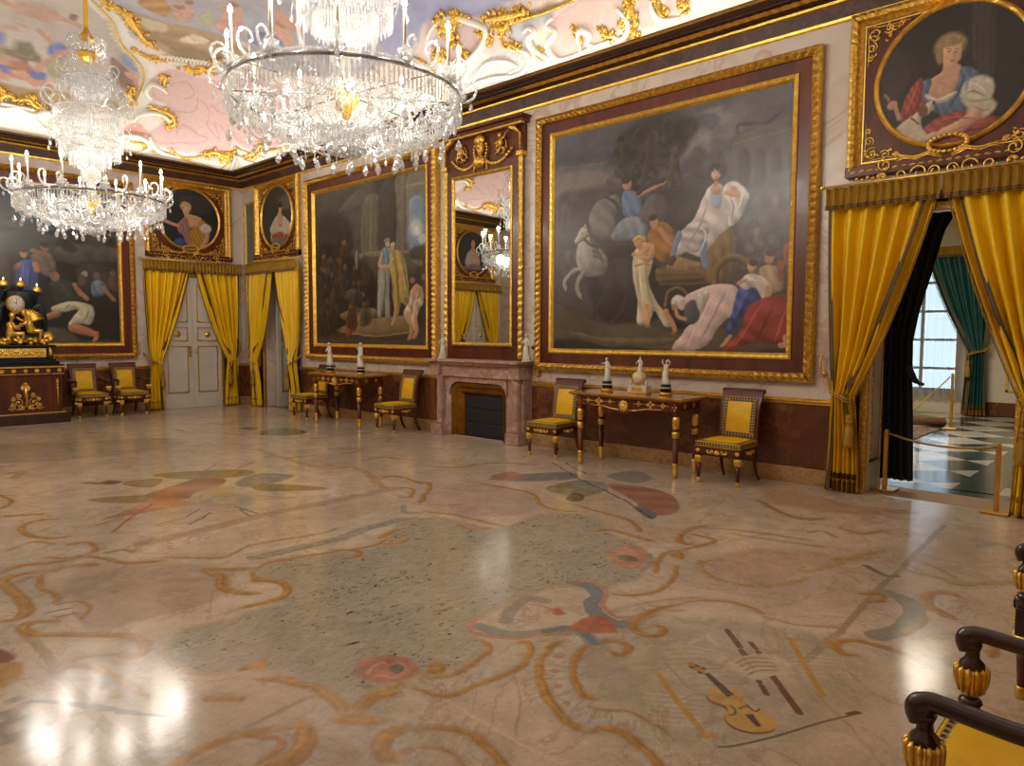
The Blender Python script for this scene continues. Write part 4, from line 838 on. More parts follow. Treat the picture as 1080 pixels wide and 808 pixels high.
GILT_RELIEF=[(0.05,1,[(4.52,3.59),(4.34,3.31),(4.19,3.29),(3.99,3.22),(3.77,2.95),(3.55,2.7),(3.31,2.55)]),(0.04,1,[(4.1,3.28),(3.88,3.01),(3.71,2.8)]),(0.035,1,[(3.58,2.32),(3.37,2.26),(3.15,2.25),(2.95,2.3)]),(0.05,1,[(2.7,2.25),(2.48,2.23),(2.32,2.39),(2.21,2.71),(2.2,3.13)]),(0.04,1,[(2.38,2.67),(2.33,2.94),(2.17,2.94)]),(0.02,0,[(4.56,3.29),(4.29,3.06),(4.04,2.79),(3.83,2.41),(3.52,2.14),(3.31,1.95),(3.22,1.71),(3.23,1.36),(3.31,1.05)]),(0.045,1,[(3.37,1.45),(3.37,1.28),(3.27,1.22)]),(0.035,1,[(3.0,1.84),(2.92,1.91),(2.89,1.7)]),(0.04,1,[(3.01,1.18),(2.84,1.15),(2.62,1.11),(2.52,0.93),(2.65,0.82)]),(0.025,0,[(3.18,0.8),(3.08,0.99),(2.85,1.02),(2.62,0.91),(2.67,0.76)]),(0.035,1,[(5.11,0.73),(4.97,0.81),(4.85,0.69),(4.7,0.69)]),(0.025,1,[(4.97,0.81),(4.89,0.9),(4.91,0.75)]),(0.025,0,[(3.05,0.43),(2.95,0.3),(2.78,0.2),(2.53,0.28)]),(0.05,1,[(1.77,0.38),(1.51,0.47),(1.18,0.43),(0.64,0.57)]),(0.05,1,[(1.24,0.36),(0.92,0.36),(1.18,0.46)]),(0.03,0,[(2.53,0.38),(2.33,0.21),(2.02,0.25),(1.77,0.38)]),(0.03,0,[(0.44,1.52),(0.28,1.77),(0.4,2.11),(0.56,1.92)]),(0.04,1,[(0.39,1.23),(0.42,1.93),(0.54,2.26)]),(0.03,0,[(0.42,2.2),(0.32,2.71),(0.3,3.25)]),(0.03,0,[(3.34,0.35),(3.18,0.34),(3.02,0.34),(3.05,0.18),(3.24,0.12)]),(0.02,0,[(2.6,0.36),(2.13,0.15),(1.0,0.25),(0.23,2.3)]),(0.06,1,[(1.41,8.27),(1.29,8.37),(1.16,8.35),(1.06,8.39)]),(0.06,1,[(1.29,8.25),(1.3,8.5),(1.32,8.7)]),(0.045,1,[(0.98,7.85),(0.91,7.95),(0.84,8.05)]),(0.045,1,[(1.01,8.85),(0.91,8.92),(0.81,9.02)]),(0.035,1,[(0.86,8.44),(0.77,8.49),(0.7,8.53)]),(0.05,1,[(1.13,9.06),(1.09,9.32),(1.05,9.57),(1.03,9.78)]),(0.045,1,[(0.99,9.16),(0.93,9.3),(0.97,9.4)]),(0.022,0,[(0.69,9.38),(0.66,9.26),(0.79,9.2),(0.93,9.3),(0.96,9.59),(0.93,9.99),(0.93,10.39),(0.95,10.68)]),(0.03,0,[(1.09,7.29),(0.96,7.5),(0.79,7.69),(0.64,7.73)]),(0.035,1,[(0.7,9.33),(0.59,9.49),(0.64,9.39)]),(0.03,1,[(0.48,9.81),(0.37,9.89),(0.43,9.82)]),(0.028,0,[(0.57,10.43),(0.48,10.51),(0.38,10.54),(0.34,10.48)]),(0.03,1,[(0.58,10.45),(0.51,10.49)]),(0.035,1,[(0.45,10.87),(0.34,10.95),(0.31,11.07)]),(0.035,0,[(0.71,11.27),(0.61,11.33),(0.47,11.37),(0.35,11.36),(0.27,11.29)]),(0.04,1,[(0.69,11.26),(0.59,11.31),(0.49,11.27),(0.47,11.2)]),(0.04,1,[(0.4,11.32),(0.26,11.35),(0.23,11.3)]),(0.035,1,[(0.57,11.71),(0.42,11.71),(0.32,11.78)]),(0.03,1,[(0.48,11.99),(0.39,12.05),(0.35,12.01)])]
WHITE_RELIEF=[(0.05,0,[(0.78,9.63),(0.81,9.74),(0.73,9.82),(0.68,9.7),(0.54,9.72),(0.37,9.89),(0.26,10.03)]),(0.045,0,[(0.26,10.52),(0.45,10.5),(0.53,10.56),(0.43,10.68),(0.33,10.63),(0.25,10.76)]),(0.04,0,[(0.65,11.13),(0.5,11.23),(0.34,11.27),(0.23,11.15),(0.34,10.99)]),(0.045,0,[(0.83,10.16),(0.76,10.03),(0.63,10.15),(0.51,9.99),(0.34,10.04),(0.22,10.18),(0.21,10.42),(0.25,10.71),(0.26,10.98)]),(0.05,0,[(1.21,7.86),(1.33,8.08),(1.35,8.48),(1.18,8.8),(1.01,9.0),(0.83,8.86),(0.7,8.56),(0.68,8.3),(0.85,7.99)]),(0.04,0,[(0.18,8.19),(0.29,8.52),(0.28,8.94),(0.2,9.39),(0.32,9.62),(0.5,9.6),(0.61,9.35)]),(0.03,0,[(0.26,8.45),(0.52,8.75),(0.5,9.15),(0.33,9.4),(0.29,9.23)]),(0.04,0,[(0.59,11.61),(0.44,11.63),(0.3,11.74),(0.26,11.97)]),(0.05,0,[(3.01,1.35),(3.13,1.48),(3.08,1.67),(2.91,1.64),(2.79,1.55)]),(0.05,0,[(3.24,0.78),(3.11,0.99),(2.82,1.07),(2.59,0.95)]),(0.05,0,[(2.93,0.54),(2.88,0.37),(2.71,0.23),(2.33,0.18)]),(0.05,0,[(5.38,0.62),(5.16,0.62),(4.9,0.52),(4.7,0.62),(4.51,0.59),(4.32,0.44),(4.1,0.33),(3.87,0.28)]),(0.04,0,[(5.04,0.52),(4.87,0.47),(4.75,0.31),(4.56,0.26),(4.66,0.44)]),(0.05,0,[(3.54,0.3),(3.34,0.46),(3.06,0.47),(2.92,0.29),(3.21,0.06)]),(0.04,0,[(2.13,0.24),(1.65,0.14),(0.8,0.17),(0.15,1.83),(0.22,3.04),(0.26,4.06)]),(0.03,0,[(3.07,2.29),(2.85,2.29),(2.63,2.33)]),(0.022,0,[(3.12,2.27),(3.12,2.4),(3.06,2.3)]),(0.022,0,[(3.07,2.28),(3.06,2.41),(3.0,2.31)]),(0.022,0,[(3.01,2.29),(3.01,2.42),(2.94,2.33)]),(0.022,0,[(2.95,2.31),(2.95,2.43),(2.88,2.34)]),(0.022,0,[(2.89,2.32),(2.89,2.44),(2.82,2.35)]),(0.022,0,[(2.83,2.34),(2.83,2.46),(2.76,2.37)]),(0.022,0,[(2.77,2.35),(2.77,2.47),(2.7,2.38)]),(0.022,0,[(2.71,2.36),(2.7,2.48),(2.63,2.4)]),(0.022,0,[(2.64,2.38),(2.64,2.5),(2.57,2.41)]),(0.022,0,[(2.58,2.39),(2.57,2.51),(2.51,2.43)]),(0.022,0,[(2.52,2.41),(2.51,2.53),(2.44,2.44)]),(0.022,0,[(2.45,2.42),(2.47,2.6),(2.4,2.51)]),(0.022,0,[(2.4,2.47),(2.43,2.66),(2.36,2.58)]),(0.022,0,[(2.36,2.55),(2.39,2.72),(2.32,2.66)])]
def paint_floor(P):
    P.c[:]=lin((204,184,158)); P.c*=(1+.26*(fbm(P.U*.9,P.V*.9)-.47)*2)[:,None]*(1+.1*(fbm(P.U*9,P.V*9)-.47)*2)[:,None]
    q=fbm(P.U*.6+5,P.V*.6+9); a=np.clip((q-.5)*5,0,.5)[:,None]; P.c=P.c*(1-a)+lin((186,166,144))*a
    P.poly([(1.435,5.362),(1.642,5.375),(1.892,5.205),(2.112,4.797),(2.104,4.42),(1.775,4.108),(1.448,4.148),(1.221,4.184),(1.217,4.489)],(182,152,128),0.05,alpha=0.75)
    P.poly([(2.637,2.072),(3.096,2.177),(3.488,2.064),(3.821,1.656),(3.795,1.237),(3.523,0.933),(3.1,0.905),(2.698,1.079),(2.435,1.264),(2.397,1.494),(2.506,1.757)],(178,162,136),0.12,alpha=0.8)
    P.poly([(1.371,2.275),(1.661,2.322),(1.871,2.1),(1.908,1.867),(1.788,1.655),(1.25,2.077)],(176,146,118),0.1,alpha=0.6)
    P.poly([(4.639,5.525),(5.224,5.484),(5.33,5.014),(5.266,4.59),(5.026,4.306),(4.625,4.241),(4.349,4.452),(4.218,4.817),(4.328,5.112)],(190,160,142),0.05,alpha=0.75)
    P.poly([(2.198,12.278),(3.256,11.798),(4.342,11.234),(4.171,10.278),(3.039,10.126),(1.893,10.62)],(158,142,112),0.15,alpha=0.6,var=0.3)
    P.poly([(1.22,5.282),(1.618,5.176),(1.873,4.909),(1.901,4.569),(1.786,4.405),(1.148,4.984)],(176,150,124),0.1,alpha=0.6)
    P.warp(.022,5,.008,22)
    P.stroke([(2.013,5.683),(2.522,5.75),(3.016,5.837),(3.774,5.853),(4.593,5.884)],0.16,(164,136,108),alpha=0.6)
    P.stroke([(1.258,5.531),(1.639,5.616),(2.051,5.714)],0.03,(164,136,108),alpha=0.6)
    P.stroke([(4.285,9.265),(4.217,6.897),(4.39,5.625)],0.012,(164,136,108),alpha=0.6)
    P.stroke([(2.076,8.3),(3.415,9.433),(4.285,9.265)],0.012,(164,136,108),alpha=0.6)
    P.stroke([(1.889,10.212),(3.269,10.299)],0.02,(164,136,108),alpha=0.6)
    P.stroke([(0.967,4.448),(0.95,3.795),(0.937,3.281),(0.971,2.701),(0.987,2.478)],0.05,(164,136,108),alpha=0.7)
    P.stroke([(0.996,4.154),(1.396,4.14),(1.892,4.136)],0.012,(222,192,160))
    P.stroke([(1.216,2.686),(1.621,2.737),(1.844,2.697)],0.03,(146,124,96),alpha=0.7)
    P.stroke([(2.045,2.427),(2.018,2.052),(2.009,1.779),(2.024,1.584),(2.005,1.434)],0.016,(220,192,160),alpha=0.8)
    P.stroke([(2.387,2.19),(2.245,2.024),(2.039,1.869)],0.012,(164,136,108),alpha=0.6)
    P.stroke([(6.914,1.39),(5.034,1.32),(4.027,1.282),(3.464,1.273)],0.04,(146,122,94),alpha=0.7)
    P.poly([(7.206,3.096),(7.301,2.74),(7.13,2.141),(7.219,1.785),(6.828,1.941),(6.628,2.483),(6.67,2.8)],(192,142,112),0.1,alpha=0.7)
    P.poly([(4.689,2.347),(5.047,2.3),(5.294,2.043),(5.3,1.815),(4.866,1.766),(4.52,1.946),(4.479,2.171)],(196,160,130),0.1,alpha=0.8)
    P.poly([(6.004,1.302),(6.563,1.206),(6.846,0.911),(6.313,0.758),(5.848,0.934),(5.727,1.16)],(196,162,136),0.1,alpha=0.6)
    P.poly([(1.398,3.693),(1.352,3.484),(1.419,3.272),(1.587,3.178),(1.674,2.922),(1.69,2.678),(1.719,2.519),(1.878,2.566),(2.066,2.536),(2.183,2.551),(2.287,2.47),(2.5,2.502),(2.576,2.62),(2.671,2.807),(2.981,2.842),(3.175,2.86),(3.468,2.815),(3.612,2.639),(3.765,2.579),(3.975,2.543),(4.347,2.704),(4.629,3.018),(4.738,3.327),(5.008,3.608),(5.007,3.942),(4.712,4.102),(4.27,4.02),(4.145,4.151),(4.117,4.397),(4.081,4.661),(3.837,4.776),(3.586,4.648),(3.297,4.405),(3.115,4.348),(2.886,4.485),(2.64,4.58),(2.342,4.498),(2.197,4.323),(2.26,4.231),(2.266,4.074),(2.106,3.89),(1.838,3.836),(1.677,3.851),(1.514,3.84)],(168,156,134),0.05,mask=1,var=0.18,vs=6,wob=0.02)
    P.stroke([(1.398,3.693),(1.352,3.484),(1.419,3.272),(1.587,3.178),(1.674,2.922),(1.69,2.678),(1.719,2.519),(1.878,2.566),(2.066,2.536),(2.183,2.551),(2.287,2.47),(2.5,2.502),(2.576,2.62),(2.671,2.807),(2.981,2.842),(3.175,2.86),(3.468,2.815),(3.612,2.639),(3.765,2.579),(3.975,2.543),(4.347,2.704),(4.629,3.018),(4.738,3.327),(5.008,3.608),(5.007,3.942),(4.712,4.102),(4.27,4.02),(4.145,4.151),(4.117,4.397),(4.081,4.661),(3.837,4.776),(3.586,4.648),(3.297,4.405),(3.115,4.348),(2.886,4.485),(2.64,4.58),(2.342,4.498),(2.197,4.323),(2.26,4.231),(2.266,4.074),(2.106,3.89),(1.838,3.836),(1.677,3.851),(1.514,3.84),(1.398,3.693)],0.035,(196,166,122),alpha=0.7)
    P.stroke([(2.814,2.279),(2.614,2.171),(2.463,2.027),(2.369,1.874),(2.353,1.749),(2.403,1.662),(2.404,1.545),(2.345,1.424),(2.26,1.333)],0.13,(204,186,162),alpha=0.8)
    P.stroke([(1.91,2.472),(2.041,2.423),(2.195,2.35),(2.406,2.345),(2.613,2.388)],0.1,(204,184,160),alpha=0.8)
    P.stroke([(1.68,2.157),(1.779,2.113),(1.847,1.995),(1.856,1.855),(1.8,1.752)],0.12,(196,178,154),alpha=0.8)
    P.ell(2.706,2.177,0.0240416,0.0228035,(190,136,112))
    P.ell(2.572,2.098,0.0233452,0.0206155,(190,136,112))
    P.ell(2.461,1.996,0.0219317,0.0192094,(190,136,112))
    P.ell(2.381,1.88,0.0205183,0.0178045,(190,136,112))
    P.stroke([(2.71,2.262),(2.733,2.164)],0.014,(170,150,134),alpha=0.7)
    P.stroke([(2.594,2.193),(2.644,2.094)],0.014,(170,150,134),alpha=0.7)
    P.stroke([(2.475,2.097),(2.559,2.008)],0.014,(170,150,134),alpha=0.7)
    P.stroke([(2.374,1.962),(2.489,1.919)],0.014,(170,150,134),alpha=0.7)
    P.stroke([(2.321,1.835),(2.454,1.841)],0.014,(170,150,134),alpha=0.7)
    P.stroke([(2.307,1.714),(2.428,1.758)],0.014,(170,150,134),alpha=0.7)
    P.stroke([(2.347,1.638),(2.432,1.683)],0.014,(170,150,134),alpha=0.7)
    P.stroke([(2.351,1.539),(2.466,1.579)],0.014,(170,150,134),alpha=0.7)
    P.stroke([(2.138,2.349),(2.195,2.371)],0.014,(170,150,134),alpha=0.7)
    P.stroke([(2.195,2.33),(2.249,2.357)],0.014,(170,150,134),alpha=0.7)
    P.stroke([(2.272,2.311),(2.323,2.343)],0.014,(170,150,134),alpha=0.7)
    P.stroke([(2.064,2.367),(2.118,2.398)],0.014,(170,150,134),alpha=0.7)
    P.scroll([(2.884,2.285),(2.747,2.273),(2.587,2.2),(2.446,2.085),(2.345,1.955),(2.284,1.822),(2.263,1.711),(2.295,1.645)],0.05,(176,120,44))
    P.scroll([(2.314,1.666),(2.345,1.592),(2.331,1.498),(2.294,1.419),(2.253,1.341),(2.18,1.248)],0.045,(176,120,44))
    P.scroll([(2.973,2.138),(2.862,2.151),(2.694,2.087),(2.556,1.97),(2.491,1.878),(2.5,1.81)],0.04,(176,120,44))
    P.scroll([(2.422,1.801),(2.454,1.713),(2.505,1.641),(2.493,1.517),(2.445,1.378)],0.016,(176,120,44))
    P.scroll([(2.973,2.138),(3.039,2.09),(3.039,2.007),(2.98,1.967),(2.921,1.981),(2.928,2.032)],0.05,(176,120,44))
    P.scroll([(3.417,2.189),(3.522,2.176),(3.674,2.049)],0.02,(176,120,44))
    P.scroll([(3.319,1.993),(3.258,1.973),(3.224,2.026),(3.269,2.103),(3.392,2.153),(3.495,2.139)],0.05,(176,120,44))
    P.scroll([(2.022,2.484),(1.96,2.536),(1.863,2.54),(1.776,2.519),(1.709,2.446),(1.696,2.375),(1.746,2.34)],0.07,(176,120,44))
    P.scroll([(2.011,2.471),(2.047,2.308),(2.194,2.27),(2.37,2.251),(2.529,2.261),(2.662,2.337),(2.721,2.413),(2.668,2.449)],0.04,(176,120,44))
    P.scroll([(2.11,2.482),(2.232,2.431),(2.401,2.442),(2.528,2.503),(2.568,2.59)],0.035,(176,120,44))
    P.scroll([(2.173,2.568),(2.218,2.565),(2.213,2.512),(2.167,2.507),(2.156,2.541)],0.055,(176,120,44))
    P.scroll([(1.682,2.246),(1.757,2.255),(1.802,2.215),(1.869,2.144),(1.906,2.041),(1.911,1.943),(1.893,1.844),(1.852,1.765),(1.772,1.681)],0.05,(176,120,44))
    P.scroll([(1.666,2.084),(1.61,2.087),(1.593,2.133),(1.632,2.208),(1.703,2.254),(1.779,2.245)],0.08,(180,132,66))
    P.scroll([(1.715,2.09),(1.764,2.024),(1.778,1.937),(1.75,1.858)],0.022,(176,120,44))
    P.ell(1.673,2.094,0.0275862,0.0278029,(178,104,58))
    P.poly([(1.959,2.861),(2.088,2.843),(2.173,2.739),(2.153,2.611),(2.079,2.549),(1.964,2.586),(1.889,2.689)],(192,128,102),0.03,var=0.4,vs=14)
    P.stroke([(1.944,2.743),(2.039,2.777),(2.109,2.704),(2.08,2.621),(2.004,2.615),(1.968,2.682)],0.02,(206,150,122))
    P.ell(2.062,2.671,0.0367967,0.042638,(112,106,92),var=0.5)
    P.ell(2.082,2.759,0.0233452,0.025807,(176,92,70))
    P.ell(1.859,2.624,0.0219317,0.0230217,(96,96,90))
    P.stroke([(2.688,2.75),(2.704,2.562),(2.82,2.451),(2.991,2.384),(3.013,2.259),(2.95,2.153)],0.09,(150,148,140))
    P.stroke([(2.893,2.43),(3.029,2.373),(3.023,2.266),(2.946,2.146)],0.05,(112,122,126))
    P.stroke([(3.605,2.803),(3.614,2.69),(3.519,2.546),(3.375,2.484),(3.262,2.341),(3.241,2.204),(3.325,2.152)],0.1,(126,130,132))
    P.stroke([(2.825,2.677),(2.975,2.771),(3.18,2.814),(3.225,2.711)],0.08,(140,138,130),alpha=0.8)
    P.stroke([(2.623,2.8),(2.74,2.827),(2.632,2.762),(2.619,2.634),(2.701,2.494),(2.858,2.4),(2.952,2.312)],0.035,(198,138,108))
    P.stroke([(3.613,2.835),(3.698,2.705),(3.599,2.536),(3.424,2.433),(3.321,2.279),(3.384,2.2)],0.035,(198,138,108))
    P.poly([(3.014,2.361),(3.164,2.394),(3.28,2.354),(3.233,2.218),(3.145,2.138),(3.046,2.224)],(190,104,72),0.02,var=0.35,vs=16)
    P.poly([(3.142,2.595),(3.196,2.571),(3.161,2.51),(3.104,2.519)],(186,92,64),0.015)
    P.stroke([(3.115,2.757),(3.153,2.649),(3.137,2.568)],0.025,(198,138,108))
    P.poly([(4.226,2.974),(4.508,3.022),(4.524,2.841),(4.282,2.649),(4.103,2.651),(4.078,2.806)],(196,142,112),0.03,var=0.4,vs=14)
    P.ell(4.268,2.829,0.0643506,0.0820975,(110,104,84),var=0.5)
    P.stroke([(4.468,2.773),(4.304,2.646),(4.089,2.594)],0.04,(150,142,134))
    P.scroll([(3.601,2.497),(3.695,2.362),(3.887,2.31),(4.137,2.37),(4.372,2.479)],0.035,(176,120,44))
    P.scroll([(4.106,2.488),(4.326,2.623),(4.599,2.689),(4.683,2.601)],0.05,(176,120,44))
    P.scroll([(4.94,2.605),(4.88,2.725),(5.001,2.833),(5.272,2.892),(5.461,2.829)],0.06,(176,120,44))
    P.scroll([(3.36,2.067),(3.35,1.996),(3.265,1.972),(3.217,2.034),(3.252,2.11),(3.415,2.181),(3.659,2.152),(3.894,2.045)],0.05,(176,120,44))
    P.scroll([(3.364,2.33),(3.557,2.294),(3.743,2.203),(3.925,2.062)],0.025,(176,120,44))
    P.stroke([(3.406,2.318),(3.606,2.242),(3.763,2.133),(3.863,2.029)],0.08,(196,178,154),alpha=0.6)
    P.scroll([(5.309,5.574),(5.382,5.064),(5.345,4.699),(5.071,4.344),(5.01,4.077),(5.097,3.938)],0.05,(176,120,44))
    P.scroll([(5.267,4.142),(5.223,3.698),(5.154,3.398),(4.912,3.137)],0.05,(176,120,44))
    P.scroll([(4.143,4.895),(4.239,4.641),(4.247,4.31),(4.268,4.014)],0.045,(176,120,44))
    P.scroll([(4.811,6.131),(4.974,5.874),(4.715,5.546),(4.308,5.219)],0.06,(176,120,44))
    P.scroll([(4.627,5.947),(4.644,5.721),(4.407,5.476),(4.346,5.54)],0.05,(176,120,44))
    P.scroll([(4.731,6.398),(4.973,6.389),(4.899,5.884)],0.05,(176,120,44))
    P.scroll([(4.053,4.4),(4.007,4.206),(4.139,4.095)],0.045,(176,120,44))
    P.scroll([(3.331,4.511),(3.473,4.583),(3.605,4.598)],0.06,(176,120,44))
    P.scroll([(3.244,4.394),(3.348,4.308),(3.453,4.337)],0.055,(176,120,44))
    P.scroll([(6.155,6.248),(6.421,6.094),(6.589,5.746)],0.05,(176,120,44))
    P.scroll([(5.601,6.669),(5.787,6.283),(6.129,6.274)],0.04,(176,120,44))
    P.scroll([(4.673,3.424),(4.811,3.345),(4.763,3.082),(4.754,2.913)],0.05,(176,120,44))
    P.scroll([(4.582,2.654),(4.533,2.553),(4.677,2.66)],0.06,(176,120,44))
    P.stroke([(4.135,5.227),(4.004,5.039),(4.053,4.911)],0.06,(126,130,132),alpha=0.7)
    P.stroke([(3.542,4.795),(3.752,4.825),(3.934,4.808)],0.07,(126,130,132),alpha=0.7)
    P.poly([(5.605,5.548),(6.037,5.446),(6.505,5.12),(6.241,4.848),(5.785,5.13),(5.604,5.408)],(128,130,128),0.04,var=0.3)
    P.poly([(5.715,5.628),(6.046,5.642),(5.933,5.307),(5.581,5.386)],(182,126,100),0.03)
    P.poly([(5.634,4.763),(6.009,4.81),(6.292,4.701),(6.112,4.313),(5.763,4.229),(5.533,4.352)],(146,134,106),0.04,var=0.4)
    P.poly([(6.054,4.763),(6.306,4.549),(6.077,4.307),(5.877,4.389)],(150,146,134),0.03)
    P.poly([(5.433,4.325),(5.649,4.424),(5.701,4.332),(5.501,4.164),(5.383,4.196)],(84,74,56),0.02)
    P.poly([(6.253,4.425),(6.432,4.025),(6.248,3.615),(5.774,3.286),(5.495,3.31),(5.629,3.582),(5.904,3.932)],(172,112,92),0.02,folds=(0.6,16,0.12))
    P.poly([(5.61,3.668),(5.648,3.53),(5.458,3.303),(5.34,3.321)],(98,114,118),0.02)
    P.stroke([(6.854,5.681),(6.233,4.738),(5.911,4.115),(5.368,3.292)],0.02,(92,76,62))
    P.stroke([(6.956,5.547),(6.569,4.952)],0.018,(110,90,74))
    P.poly([(6.623,4.696),(7.11,4.657),(6.874,4.245),(6.503,4.257)],(150,144,136),0.05)
    P.stroke([(6.528,4.012),(6.644,3.518)],0.014,(110,94,80))
    P.poly([(3.127,8.432),(3.491,8.311),(3.978,7.942),(3.891,7.649),(3.405,7.732),(3.102,8.158)],(150,132,84),0.03,var=0.3)
    P.poly([(2.75,8.236),(3.086,8.116),(2.826,7.729),(2.681,8.035)],(154,132,86),0.03)
    P.poly([(3.637,7.105),(3.935,6.799),(4.058,6.359),(3.74,6.536),(3.524,6.808)],(152,128,80),0.03,var=0.3)
    P.poly([(2.24,7.613),(2.632,7.392),(2.503,7.081),(2.219,7.417)],(152,128,84),0.03)
    P.poly([(3.573,7.389),(3.959,7.641),(4.178,7.232),(3.829,7.07),(3.487,7.049)],(152,144,130),0.03,var=0.3)
    P.poly([(2.659,7.41),(2.973,7.63),(3.476,7.892),(3.54,7.536),(3.186,7.156),(2.804,6.943),(2.621,7.176)],(176,116,88),0.02,folds=(0.8,8,0.2))
    P.poly([(2.011,6.664),(2.335,6.925),(2.645,7.151),(2.886,6.685),(2.532,6.681),(2.185,6.662)],(190,130,102),0.02,folds=(0.6,8,0.15))
    P.ell(3.072,6.665,0.26025,0.418294,(176,160,130))
    P.ell(3.08,6.635,0.189526,0.28273,(160,152,138))
    P.ell(3.085,6.63,0.097591,0.144028,(184,168,138))
    P.poly([(2.859,6.908),(3.199,7.269),(3.434,7.104),(3.218,6.977),(2.9,6.756)],(196,168,120),0.02)
    P.stroke([(3.891,8.579),(3.456,8.034)],0.02,(150,100,70))
    P.stroke([(4.297,8.383),(3.746,7.923)],0.02,(150,100,70))
    P.stroke([(1.977,6.205),(2.261,6.62),(2.54,6.958)],0.03,(178,104,72))
    P.stroke([(3.293,6.438),(3.907,6.123)],0.014,(120,100,84))
    P.stroke([(3.384,6.615),(3.624,6.23)],0.014,(120,100,84))
    P.stroke([(2.276,6.169),(2.545,6.235),(2.775,6.47)],0.016,(120,100,84))
    P.stroke([(2.493,5.993),(2.655,6.121),(2.796,6.253)],0.02,(130,84,66))
    P.stroke([(3.03,6.206),(2.972,5.883)],0.02,(130,118,104))
    P.stroke([(1.943,6.514),(2.172,6.622)],0.03,(150,128,84))
    P.stroke([(3.039,6.297),(3.067,5.934)],0.03,(120,128,126))
    P.poly([(2.532,8.349),(2.667,8.432),(2.722,8.264),(2.587,8.184)],(104,84,66),0.02)
    P.poly([(2.384,8.502),(2.545,8.39),(2.507,8.267)],(150,110,76),0.02)
    P.poly([(5.517,10.744),(6.172,11.112),(6.206,10.296),(5.718,10.187)],(128,124,98),0.05,var=0.3)
    P.poly([(5.604,11.547),(5.913,11.509),(5.73,11.156)],(134,130,108),0.04)
    P.stroke([(4.695,8.849),(4.723,8.331),(5.11,8.26)],0.1,(190,146,88),alpha=0.7,soft=0.03)
    P.stroke([(4.681,8.257),(4.633,7.574),(4.798,7.511)],0.1,(190,146,88),alpha=0.7,soft=0.03)
    P.stroke([(4.775,9.203),(4.763,8.78),(4.553,8.584)],0.1,(190,146,88),alpha=0.7,soft=0.03)
    P.stroke([(4.721,7.314),(4.96,7.206),(4.728,6.518),(4.519,6.038),(4.56,5.842)],0.1,(190,146,88),alpha=0.7,soft=0.03)
    P.stroke([(5.643,8.55),(5.765,8.198),(5.448,8.083)],0.1,(190,146,88),alpha=0.7,soft=0.03)
    P.stroke([(6.537,8.909),(6.816,8.908),(6.427,8.489)],0.1,(190,146,88),alpha=0.7,soft=0.03)
    P.stroke([(3.131,13.203),(3.603,13.036),(3.765,12.506)],0.1,(190,146,88),alpha=0.7,soft=0.03)
    P.stroke([(3.174,12.579),(3.392,12.646)],0.1,(190,146,88),alpha=0.7,soft=0.03)
    P.stroke([(4.465,12.296),(4.833,12.187),(4.811,11.698)],0.1,(190,146,88),alpha=0.7,soft=0.03)
    P.stroke([(5.517,12.474),(5.978,12.313)],0.1,(190,146,88),alpha=0.7,soft=0.03)
    P.stroke([(1.984,9.635),(2.127,9.644),(1.988,9.331)],0.1,(190,146,88),alpha=0.7,soft=0.03)
    P.stroke([(5.209,11.114),(5.354,10.788)],0.1,(190,146,88),alpha=0.7,soft=0.03)
    P.stroke([(5.869,9.584),(6.899,9.6)],0.1,(190,146,88),alpha=0.7,soft=0.03)
    P.stroke([(4.127,13.505),(4.489,13.356)],0.1,(190,146,88),alpha=0.7,soft=0.03)
    P.stroke([(5.258,7.478),(5.617,7.5),(5.665,7.254)],0.1,(190,146,88),alpha=0.7,soft=0.03)
    P.scroll([(1.096,5.637),(1.248,5.763),(1.402,5.672),(1.639,5.616),(1.736,5.323),(1.968,5.152)],0.07,(176,120,44))
    P.scroll([(1.789,6.966),(1.617,7.039),(1.493,6.867),(1.48,6.569),(1.576,6.351),(1.697,6.313)],0.06,(176,120,44))
    P.scroll([(1.399,5.841),(1.543,5.691),(1.72,5.786),(1.74,6.037),(1.601,6.071)],0.05,(176,120,44))
    P.scroll([(1.05,5.411),(1.169,5.415),(1.382,5.511),(1.597,5.399)],0.08,(176,120,44))
    P.scroll([(1.263,6.235),(1.45,6.339),(1.555,6.174)],0.045,(176,120,44))
    P.scroll([(1.46,7.414),(1.73,7.281)],0.06,(176,120,44))
    P.scroll([(1.53,7.758),(1.681,8.015),(1.66,8.394)],0.04,(176,120,44))
    P.scroll([(2.001,5.238),(2.266,4.937),(2.549,5.056),(3.101,4.975),(3.269,5.021)],0.03,(176,120,44))
    P.scroll([(2.04,4.375),(2.075,4.57),(2.074,4.744),(2.159,4.654),(2.294,4.557)],0.08,(176,120,44))
    P.scroll([(1.723,5.653),(1.841,5.634),(1.877,5.519)],0.05,(176,120,44))
    P.stroke([(1.265,6.462),(1.505,5.984),(1.778,5.447)],0.08,(196,182,158),alpha=0.5)
    P.stroke([(2.447,4.748),(2.683,4.755),(3.047,4.733),(3.459,4.825),(3.826,4.853)],0.13,(146,146,140),alpha=0.85,var=0.4)
    P.stroke([(3.013,4.783),(3.152,4.74),(3.364,4.795)],0.03,(198,138,108))
    P.scroll([(2.909,4.52),(3.027,4.371),(2.962,4.26),(2.846,4.283)],0.05,(176,120,44))
    P.scroll([(2.181,4.276),(2.233,4.427),(2.41,4.572),(2.629,4.558),(3.152,4.4),(3.38,4.474)],0.035,(176,120,44))
    P.scroll([(0.907,4.713),(0.985,4.676),(1.056,4.787),(1.079,5.014),(1.069,5.297),(1.083,5.477),(1.198,5.542),(1.388,5.451)],0.08,(176,120,44))
    P.scroll([(1.29,5.468),(1.208,5.17),(1.233,4.941),(1.194,4.774)],0.045,(176,120,44))
    P.scroll([(1.197,4.787),(1.294,4.719),(1.302,4.546),(1.225,4.424)],0.03,(176,120,44))
